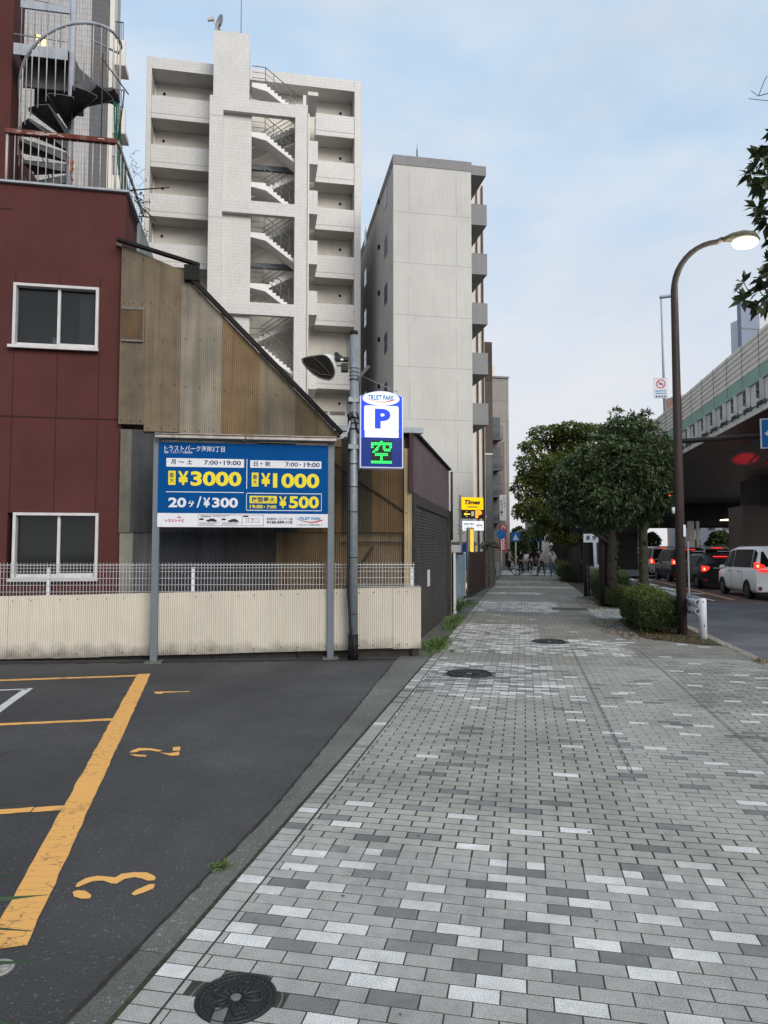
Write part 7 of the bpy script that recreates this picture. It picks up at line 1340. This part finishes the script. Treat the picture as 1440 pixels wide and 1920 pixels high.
for i in range(4): mb = MB(); x = xe * (i + .5) / 4; r = xe / 11; mb.tube([(x + r * math.cos(g_), 0, .2 + .45 * math.sin(g_)) for g_ in np.linspace(0, math.pi, 10)], .018, 5); mb.build('hoop', M_gp, RL)
# ================================================================ cars
M_tyre = gm('tyre', (.015, .015, .016), .85, .1, 10); M_rim = gm('rim', (.12, .12, .125), .35, .05, 5, metal=.8); M_cg = gm('car_glass', (.010, .011, .012), .4, 0, spec=.04)
M_tl = gm('tail_lamp_lit', (.8, .03, .02), .3, 0, emit=(1, .03, .02), es=.9); M_tl2 = gm('tail_lamp_hot', (1, .35, .2), .3, 0, emit=(1, .22, .1), es=3.5); M_tld = gm('tail_lamp_red', (.22, .008, .01), .25, 0, spec=.6); M_chr = gm('chrome', (.5, .5, .5), .2, 0, metal=.9)
def paint(name, c): 
    m = gm(name, c, .35, .03, 2, spec=.4 if c[0] > .2 else .15, coat=.25 if c[0] > .2 else .05); return m
def car(label, px, py, d, heading, col, L_=4.9, Wd=1.84, Hh=1.94, kind='van', group='cars queuing in the far lane', lampz=(1.0, 1.35), rack=False, suv=False):
    """origin under the rear left corner; local y forward, x to the right"""
    g = Dp(px, HY, d); g.z = -.15; t = thing('parked_car' if False else ('minivan' if not suv else 'estate_car'), label, 'car', g, heading, group)
    w = Wd / 2; cx_ = w
    # stations: y, z bottom, belt, roof, half width at belt, half width at roof
    if suv: st = [(0, .38, .98, 1.2, .94, .80), (.35, .3, 1.0, 1.46, 1, .74), (1.0, .26, 1.0, Hh, 1, .72), (2.6, .26, .98, Hh - .01, 1, .72), (3.1, .26, .97, Hh - .14, 1, .72), (3.75, .28, .96, 1.0, .98, .86), (4.5, .32, .86, .88, .94, .8), (L_, .4, .66, .68, .82, .7)]
    else: st = [(0, .42, 1.12, 1.25, .96, .84), (.1, .3, 1.14, Hh - .12, 1, .80), (.5, .25, 1.14, Hh, 1, .80), (2.6, .25, 1.12, Hh + .0, 1, .80), (3.35, .25, 1.1, Hh - .08, 1, .79), (4.05, .26, 1.08, 1.2, .99, .86), (4.6, .3, .95, 1.0, .95, .85), (L_, .42, .72, .76, .84, .75)]
    def ring(s):
        y, zb, zl_, zr, wb, wr = s; wb *= w; wr *= w
        if zr - zl_ < .15: half = [(0, zb), (wb * .9, zb), (wb, zb + .12), (wb, (zb + zl_) / 2), (wb * .99, zl_ - .05), (wb * .95, zl_), (wr, zr), (wr * .5, zr + .015), (0, zr + .02)]
        else: half = [(0, zb), (wb * .9, zb), (wb, zb + .12), (wb, (zb + zl_) / 2), (wb * .985, zl_ - .05), (wb * .96, zl_), (wr, zr - .07), (wr * .85, zr - .01), (0, zr)]
        return [(cx_ + x, y, z) for x, z in half] + [(cx_ - x, y, z) for x, z in half[-2:0:-1]]
    R_ = [ring(s) for s in st]; n = len(R_[0]); mb = MB(); vs = [p for r in R_ for p in r]
    mb.add(vs, [(i * n + k, i * n + (k + 1) % n, (i + 1) * n + (k + 1) % n, (i + 1) * n + k) for i in range(len(st) - 1) for k in range(n)], 0, True); mb.add([R_[0][k] for k in range(n)][::-1], [tuple(range(n))][::1]); mb.add([R_[-1][k] for k in range(n)], [tuple(range(n))]); b_ = mb.build('body', paint('paint_' + label.split()[0] + str(px), col), t)
    # glass
    ng = [i for i, s in enumerate(st) if s[3] - s[2] > .3]; g0, g1 = ng[0], ng[-1]
    for sgn, nm in ((-1, 'side_window'), (1, 'side_window')):
        segs = list(zip(st[g0:g1 + 1], st[g0 + 1:g1 + 2])); k_ = 0
        for a, b2 in segs:
            if b2[3] - b2[2] < .02 and False: continue
            def pt(s, f): 
                lo = (s[4] * w * .965, s[2] + .03); hi = (s[5] * w + .015, max(s[2] + .04, s[3] - .12)); return (cx_ + sgn * (lo[0] + (hi[0] - lo[0]) * f + .012), lo[1] + (hi[1] - lo[1]) * f)
            ya, yb = a[0] + .07, b2[0] - .03; 
            if yb - ya < .15: continue
            P = [(pt(a, 0)[0], ya, pt(a, 0)[1]), (pt(b2, 0)[0], yb, pt(b2, 0)[1]), (pt(b2, 1)[0], yb, pt(b2, 1)[1]), (pt(a, 1)[0], ya, pt(a, 1)[1])]
            mb = MB(); mb.add(P if sgn > 0 else P[::-1], [(0, 1, 2, 3)]); mb.build(nm, M_cg, t)
    z0, z1 = (1.18, Hh - .2) if not suv else (1.05, 1.42); y0, y1 = (-.012, .085) if not suv else (.08, .48)
    mb = MB(); wr = w * .80; 
    if suv: mb.add([(cx_ - w * .72, .02, 1.06), (cx_ + w * .72, .02, 1.06), (cx_ + w * .66, .4, 1.44), (cx_ - w * .66, .4, 1.44)], [(0, 1, 2, 3)])
    else: mb.add([(cx_ - w * .84, -.012, 1.2), (cx_ + w * .84, -.012, 1.2), (cx_ + w * .74, .088, Hh - .2), (cx_ - w * .74, .088, Hh - .2)], [(0, 1, 2, 3)])
    mb.build('rear_window', M_cg, t)
    for sgn in (-1, 1):
        lz0, lz1 = lampz; x0, x1 = cx_ + sgn * w * .72, cx_ + sgn * w * 1.0
        mb = MB(); xo, xi = cx_ + sgn * w, cx_ + sgn * w * .66; mb.prism([(xo, lz0), (xo, lz1), (cx_ + sgn * w * .86, lz1 - .03), (xi, lz0 + .13), (xi, lz0 + .03)] if not suv else [(xo, lz0), (xo, lz1), (xi, lz1 - .02), (xi, lz1 - .14), (cx_ + sgn * w * .84, lz0)], 'y', -.035, .18); o = mb.build('tail_lamp', M_tl if kind != 'dim' else M_tld, t, mod=.015); mb = MB(); mb.box(cx_ + sgn * w * .88, cx_ + sgn * w * .96, -.05, -.036, lz0 + .06, lz1 - .09); mb.build('lamp_bulb', M_tl2, o)
        for yy in (.95, L_ - .95):
            wh = []; xs = cx_ + sgn * (w - .1); mb = MB(); mb.tube([(xs - .11, yy, .33), (xs - .07, yy, .33), (xs + .07, yy, .33), (xs + .11, yy, .33)], [.28, .33, .33, .28], 20); o = mb.build('wheel', M_tyre, t); mb = MB(); mb.cyl((xs + sgn * .1, yy, .33), (xs + sgn * .118, yy, .33), .2, 16)
            for k in range(5): a = k * 1.2566; mb.beam((xs + sgn * .123, yy, .33), (xs + sgn * .12, yy + .2 * math.cos(a), .33 + .2 * math.sin(a)), .01, .05)
            mb.build('rim', M_rim, o); mb = MB(); mb.tube([(cx_ + sgn * (w + .001), yy + .37 * math.cos(a), .33 + .37 * math.sin(a)) for a in np.linspace(-.2, math.pi + .2, 14)], .03, 6); mb.cyl((cx_ + sgn * (w - .12), yy, .34), (cx_ + sgn * (w + .004), yy, .34), .36, 20); mb.build('wheel_arch', M_blk, t)
        mb = MB(); mb.ell((cx_ + sgn * (w + .12), L_ - 1.45, 1.12), .12, .07, .09, 10, 6); mb.build('door_mirror', MATS['paint_' + label.split()[0] + str(px)], t)
        mb = MB(); mb.box(cx_ + sgn * (w * 1.0), cx_ + sgn * (w + .02), 1.75, 1.95, .98, 1.01); mb.box(cx_ + sgn * (w * 1.0), cx_ + sgn * (w + .02), 2.9, 3.1, .98, 1.01); mb.build('door_handle', M_chr, t)
        mb = MB(); mb.box(cx_ + sgn * (w - .004), cx_ + sgn * (w + .002), 1.55, 1.562, .4, 1.05); mb.box(cx_ + sgn * (w - .004), cx_ + sgn * (w + .002), 2.75, 2.762, .35, 1.05); mb.build('door_gap', M_blk, t)
    mb = MB(); zc = Hh - .12 if not suv else 1.5; yc = .05 if not suv else .42; mb.box(cx_ - .3, cx_ + .3, yc - .05, yc + .02, zc - .03, zc + .02); mb.build('high_brake_lamp', M_tl if kind != 'dim' else M_tld, t)
    mb = MB(); mb.box(cx_ - w * .97, cx_ + w * .97, -.06, .1, .3, .52); mb.build('rear_bumper', MATS['paint_' + label.split()[0] + str(px)], t, mod=.04); mb = MB(); mb.box(cx_ - .17, cx_ + .17, -.075, -.061, .72 if not suv else .6, .88 if not suv else .76); mb.build('number_plate', M_bw, t); mb = MB(); mb.box(cx_ - w * .9, cx_ + w * .9, -.04, .3, .2, .3); mb.build('rear_valance', M_blk, t); mb = MB(); mb.box(cx_ - w * .5, cx_ + w * .5, -.03, -.0, .96, 1.0); mb.build('chrome_strip', M_chr, t)
    for sgn in (-1, 1): mb = MB(); mb.box(cx_ + sgn * w * .8, cx_ + sgn * w * .93, -.068, -.058, .36, .5); mb.build('reflector', M_tld, t)
    if rack:
        mb = MB(); 
        for sgn in (-1, 1): mb.tube([(cx_ + sgn * w * .66, .7, Hh + .02), (cx_ + sgn * w * .66, .8, Hh + .07), (cx_ + sgn * w * .66, 2.6, Hh + .07), (cx_ + sgn * w * .66, 2.8, Hh)], .018, 6)
        mb.build('roof_rail', M_chr, t)
    return t
hd = SR - rad(0)
def rl(px, py): return G(px, py, -.15).y
car('white minivan nearest the camera with a wide red tail lamp bar', 1415, 1124, 24.6, hd + rad(1), (.78, .78, .78), lampz=(1.12, 1.36)); 
car('black estate car with roof rails just ahead of the white minivan', 1316, 1104, 31.5, hd + rad(3), (.012, .012, .014), L_=4.7, Wd=1.8, Hh=1.66, suv=True, rack=True, lampz=(.82, 1.08))
car('dark grey minivan partly hidden behind the street lamp pole', 1260, 1091, 38.5, hd + rad(2), (.02, .02, .022), lampz=(.98, 1.28))
car('silver van at the left of the queue beside the mossy tree trunk', 1219, 1082, 46, hd, (.35, .35, .36), Hh=2.05, lampz=(.9, 1.25))
car('pale van with a roof rack standing in the further lane', 1316, 1082, 44, hd, (.4, .4, .4), Hh=2.05, rack=True, lampz=(.9, 1.2))
car('tiny distant car with red lamps driving away beyond the junction', 1165, 1046, 105, hd, (.05, .05, .05), Hh=1.6, lampz=(.8, 1.2))
o = [x for x in bpy.data.objects if x.get('label', '').startswith('white minivan')][0]
mb = MB(); mb.box(.12, 1.72, -.045, -.02, 1.02, 1.1); mb.build('tail_lamp_bar', M_tl, o)
# ================================================================ people
M_skin = gm('skin', (.42, .26, .19), .6, .03, 5)
def cloth(n_, c): return gm('cloth_' + n_, c, .9, .08, 9)
def skinned(name, pts, edges, radii, mat, parent, root=0, sub=1):
    me = bpy.data.meshes.new(name); me.from_pydata([tuple(p) for p in pts], edges, []); me.materials.append(mat); o = bpy.data.objects.new(name, me); COL.objects.link(o); o.parent = parent
    m = o.modifiers.new('skin', 'SKIN'); sv = me.skin_vertices
    if not sv: me.update(); 
    lay = me.attributes.get('skin_verts')
    try:
        if len(me.skin_vertices) == 0: raise IndexError
        data = me.skin_vertices[0].data
    except Exception:
        bm = bmesh.new(); bm.from_mesh(me); bm.verts.layers.skin.verify(); bm.to_mesh(me); bm.free(); data = me.skin_vertices[0].data
    for i, r in enumerate(radii): data[i].radius = r if isinstance(r, tuple) else (r, r); data[i].use_root = (i == root)
    m.use_smooth_shade = True; s = o.modifiers.new('subsurf', 'SUBSURF'); s.levels = sub; s.render_levels = sub; return o
import bmesh
def person(label, pos, face, top, bottom, hair, h=1.68, stride=.0, arms=(0., 0.), long_hair=False, sleeves=.5, bag=None, shorts=False, sit=False):
    """faces +y after rotation 'face'; stride swings the legs, arms = forward bend of each arm (radians)"""
    s = h / 1.7; t = thing('person', label, 'person', pos, face); V = Vector
    hip = V((0, 0, .92)); chest = V((0, 0, 1.30)); neck = V((0, 0, 1.45)); P = [hip, V((0, 0, 1.1)), chest, neck, V((0, .01, 1.52)), V((0, .02, 1.60)), V((0, .01, 1.67))]; E = [(0, 1), (1, 2), (2, 3), (3, 4), (4, 5), (5, 6)]; Rr_ = [(.15, .11), (.125, .10), (.155, .115), .055, .06, .088, .07]
    def add(p, pr, r): P.append(V(p)); E.append((pr, len(P) - 1)); Rr_.append(r); return len(P) - 1
    legs = []
    for sg in (-1, 1):
        st = stride * sg; a = add((sg * .09, 0, .86), 0, .095); kx = (sg * .095, .28 * st + .02, .48); k = add(kx, a, .06); an = (sg * .1, .45 * st - .04, .09 + (.06 if st < 0 else 0)); n_ = add(an, k, .038); f = add((sg * .11, .45 * st + .13, .035), n_, .034); legs.append((a, k, n_, f))
    ams = []
    for sg, b in zip((-1, 1), arms):
        sh = add((sg * .18, 0, 1.40), 2, .055); el = (sg * .22, .27 * math.sin(b * .5), 1.40 - .28 * math.cos(b * .5)); e = add(el, sh, .043); wr = (sg * .21, el[1] + .25 * math.sin(b + .1), el[2] - .25 * math.cos(b + .1)); w_ = add(wr, e, .028); d = V((0, math.sin(b + .1), -math.cos(b + .1))); pm = V(wr) + d * .07; p_ = add(pm, w_, (.034, .018))
        for q, ln in ((-.024, .065), (-.008, .078), (.008, .074), (.024, .06)): u_ = add(pm + d * .045 + V((0, q, 0)), p_, .009); add(pm + d * (.045 + ln) + V((-sg * .018, q, 0)), u_, .008)
        u_ = add(V(wr) + d * .045 + V((-sg * .01, .035, 0)), p_, .010); add(V(wr) + d * .085 + V((-sg * .015, .05, 0)), u_, .009); ams.append((sh, e, w_))
    sc = lambda p: p * s
    skinned('body', [sc(p) for p in P], E, [tuple(x * s for x in r) if isinstance(r, tuple) else r * s for r in Rr_], M_skin, t)
    # face
    mb = MB(); mb.ell(sc(V((0, .105, 1.585))), .012 * s, .018 * s, .02 * s, 8, 6); mb.ell(sc(V((-.085, .01, 1.59))), .01, .02, .03, 6, 5); mb.ell(sc(V((.085, .01, 1.59))), .01, .02, .03, 6, 5); mb.build('nose_and_ears', M_skin, t)
    mb = MB(); mb.ell(sc(V((-.032, .092, 1.605))), .012, .008, .007, 7, 5); mb.ell(sc(V((.032, .092, 1.605))), .012, .008, .007, 7, 5); mb.box(-.022 * s, .022 * s, .088 * s, .096 * s, 1.545 * s, 1.551 * s); mb.build('eyes_and_mouth', M_blk, t)
    mb = MB(); mb.ell(sc(V((0, -.015, 1.625))), .104 * s, .112 * s, .105 * s, 14, 9, t1=math.pi * .62)
    if long_hair: mb.ell(sc(V((0, -.055, 1.55))), .098 * s, .075 * s, .17 * s, 12, 8)
    mb.build('hair', hair, t)
    # clothing: larger skins over torso, arms and legs
    Pt = [V((0, 0, .9)), V((0, 0, 1.1)), chest, V((0, 0, 1.42))]; Et = [(0, 1), (1, 2), (2, 3)]; Rt = [(.165, .125), (.14, .115), (.17, .13), (.08, .075)]
    for sh, e, w_ in ams:
        Pt.append(P[sh]); Et.append((2, len(Pt) - 1)); Rt.append(.073); a_ = P[e] if sleeves > .7 else P[sh].lerp(P[e], .75); Pt.append(a_); Et.append((len(Pt) - 2, len(Pt) - 1)); Rt.append(.06)
        if sleeves > .7: Pt.append(P[w_]); Et.append((len(Pt) - 2, len(Pt) - 1)); Rt.append(.042)
    skinned('shirt', [sc(p) for p in Pt], Et, [tuple(x * s for x in r) if isinstance(r, tuple) else r * s for r in Rt], top, t)
    Pb = [V((0, 0, .96)), V((0, 0, .88))]; Eb = [(0, 1)]; Rb = [(.15, .12), (.165, .13)]
    for a, k, n_, f in legs:
        Pb.append(P[a]); Eb.append((1, len(Pb) - 1)); Rb.append(.11); Pb.append(P[k]); Eb.append((len(Pb) - 2, len(Pb) - 1)); Rb.append(.078)
        if not shorts: Pb.append(P[n_] + V((0, 0, .03))); Eb.append((len(Pb) - 2, len(Pb) - 1)); Rb.append(.062)
    skinned('trousers' if not shorts else 'shorts', [sc(p) for p in Pb], Eb, [tuple(x * s for x in r) if isinstance(r, tuple) else r * s for r in Rb], bottom, t)
    for a, k, n_, f in legs:
        mb = MB(); q = P[n_]; mb.ell(sc(V((q.x, q.y + .06, q.z - .045))), .05 * s, .135 * s, .05 * s, 10, 6); mb.build('shoe', M_blk, t)
    if bag == 'pack': mb = MB(); mb.ell(sc(V((0, -.2, 1.22))), .16 * s, .11 * s, .24 * s, 12, 8); mb.build('rucksack_strap', MATS['cloth_navy'], t) if False else None; b = tag(mb.build('rucksack', cloth('navy', (.02, .025, .04))), 'dark rucksack on the back of the person in beige left of the crossing sign', 'bag'); b.location = pos; b.rotation_euler = (0, 0, face)
    if bag == 'hand': mb = MB(); mb.ell(sc(V((-.3, .05, .62))), .08, .2, .2, 12, 8); mb.tube([sc(V((-.3, -.08, .75))), sc(V((-.24, .0, .88))), sc(V((-.3, .15, .75)))], .01, 5); b = tag(mb.build('shoulder_bag', M_blk), 'black bag carried by the person in dark clothes by the railing', 'bag'); b.location = pos; b.rotation_euler = (0, 0, face)
    return t
H_bk = gm('hair_black', (.012, .010, .009), .6, .1, 20); H_bl = gm('hair_fair', (.32, .24, .15), .6, .1, 20)
c_bk, c_wh, c_be, c_je, c_gy = cloth('black', (.014, .014, .015)), cloth('white', (.62, .62, .62)), cloth('beige', (.36, .33, .30)), cloth('jeans', (.09, .13, .19)), cloth('grey', (.12, .12, .13)); cloth('navy', (.02, .025, .04))
person('person in a beige shirt and black trousers standing alone left of the crossing sign pole', G(955, 1071), SR - rad(80), c_be, c_bk, H_bk, 1.68, .15, (.3, .8), sleeves=.5, bag='pack')
person('person in a black top standing behind the bicycle', G(977, 1077), SR + rad(150), c_bk, c_bk, H_bk, 1.68, .1, (.2, .9))
person('person in a white shirt between the two people in black', G(986, 1074), SR + rad(10), c_wh, c_gy, H_bk, 1.6, .2, (.4, .4), long_hair=True)
person('person in dark long sleeves right behind the bicycle basket', G(993.5, 1073), SR + rad(-20), c_bk, c_bk, H_bk, 1.66, .2, (.5, .6), sleeves=1)
person('person in dark clothes holding a black bag by the railing', G(1009, 1073), SR + rad(60), c_bk, c_gy, H_bk, 1.68, .2, (.2, .5), bag='hand')
person('person in a white tee shirt and dark cap leaning near the railing', G(1016, 1071), SR + rad(-60), c_wh, c_bk, H_bk, 1.6, .3, (.9, 1.2))
person('person with dark hair and white top, taller of the pair on the right', G(1035, 1074), SR + rad(170), c_wh, c_je, H_bk, 1.7, .1, (.3, .9))
person('fair-haired person in a white top and blue jeans on the right', G(1037.5, 1077.5), SR + rad(-30), c_wh, c_je, H_bl, 1.52, .3, (.3, .8), long_hair=True)
person('small distant person in white far down the avenue pavement', Dp(986, HY, 95) - Vector((0, 0, EYE)), SR, c_wh, c_gy, H_bk, 1.65, .3, (.3, .3))
person('small distant person in grey far down the avenue pavement', Dp(976, HY, 90) - Vector((0, 0, EYE)), SR, c_gy, c_bk, H_bk, 1.65, .2, (.3, .3))
# bicycle
bp_ = G(972, 1079); BK = thing('bicycle', 'dark city bicycle with a basket and rear child seat standing side-on', 'bicycle', bp_, SR + rad(4)); M_bf = gm('bike_frame', (.03, .025, .03), .4, .1, 5)
def wheel(x):
    mb = MB(); mb.tube([(x + .33 * math.cos(a), 0, .34 + .33 * math.sin(a)) for a in np.linspace(0, 2 * math.pi, 29)[:-1]], .022, 6, closed=True); o = mb.build('wheel', M_tyre, BK); mb = MB()
    for k in range(12): a = k * math.pi / 6; mb.cyl((x, 0, .34), (x + .32 * math.cos(a), 0, .34 + .32 * math.sin(a)), .004, 4)
    mb.cyl((x, -.04, .34), (x, .04, .34), .03, 8); mb.build('spokes', M_chr, o)
wheel(-.1); wheel(1.0); mb = MB(); mb.tube([(-.1, 0, .34), (.38, 0, .3), (.82, 0, .62), (.88, 0, .8)], .02, 6); mb.tube([(-.1, 0, .34), (.25, 0, .72), (.38, 0, .3)], .016, 6); mb.tube([(.25, 0, .7), (.25, 0, .85)], .016, 6); mb.tube([(1.0, 0, .34), (.88, 0, .8), (.84, 0, 1.02)], .018, 6); mb.build('frame', M_bf, BK)
mb = MB(); mb.tube([(.8, -.28, 1.0), (.86, -.1, 1.03), (.86, .1, 1.03), (.8, .28, 1.0)], .015, 6); mb.build('handlebar', M_chr, BK); mb = MB(); mb.ell((.22, 0, .9), .14, .09, .04, 12, 6); mb.build('saddle', M_blk, BK); mb = MB(); mb.prism([(.92, .78), (1.2, .78), (1.28, 1.05), (.9, 1.05)], 'y', -.17, .17); mb.build('basket', gm('basket_dark', (.05, .05, .055), .7, .2, 20), BK); mb = MB(); mb.prism([(-.3, .7), (.08, .7), (.12, .78), (-.2, .8), (-.26, 1.15), (-.36, 1.15)], 'y', -.15, .15); mb.build('child_seat', gm('child_seat', (.06, .045, .05), .6, .1, 8), BK, mod=.02); mb = MB(); mb.cyl((.38, -.08, .3), (.38, .08, .3), .09, 12); mb.build('crank', M_rim, BK)
# added red spot lamp, standing in for the red reflection on the girder
sp.energy = 190000; sp.color = (1, .0, .02); sp.spot_size = rad(1.7); sp.spot_blend = .6; sp.shadow_soft_size = .05
so2 = bpy.data.objects.new('added_red_spot', sp); COL.objects.link(so2); tgt = hit(VD, 1398, 860, 'x', 12.5); tgt = TM[VD] @ tgt; src_ = S(12, 8.6, 1.6); so2.location = src_; so2.rotation_euler = (tgt - src_).to_track_quat('-Z', 'Y').to_euler()

t = thing('tree_stake', 'short dark stake standing beside the trunk of the nearest street tree', 'stake', S(17.9, 2.75), SR); mb = MB(); mb.cyl((0, 0, 0), (0, 0, .62), .05, 10); mb.cyl((0, 0, .62), (0, 0, .66), .055, 10); mb.build('stake_body', M_blk, t); mb = MB(); mb.beam((0, 0, .45), (.22, -.1, .45), .05, .06); mb.build('strap', M_blk, t)
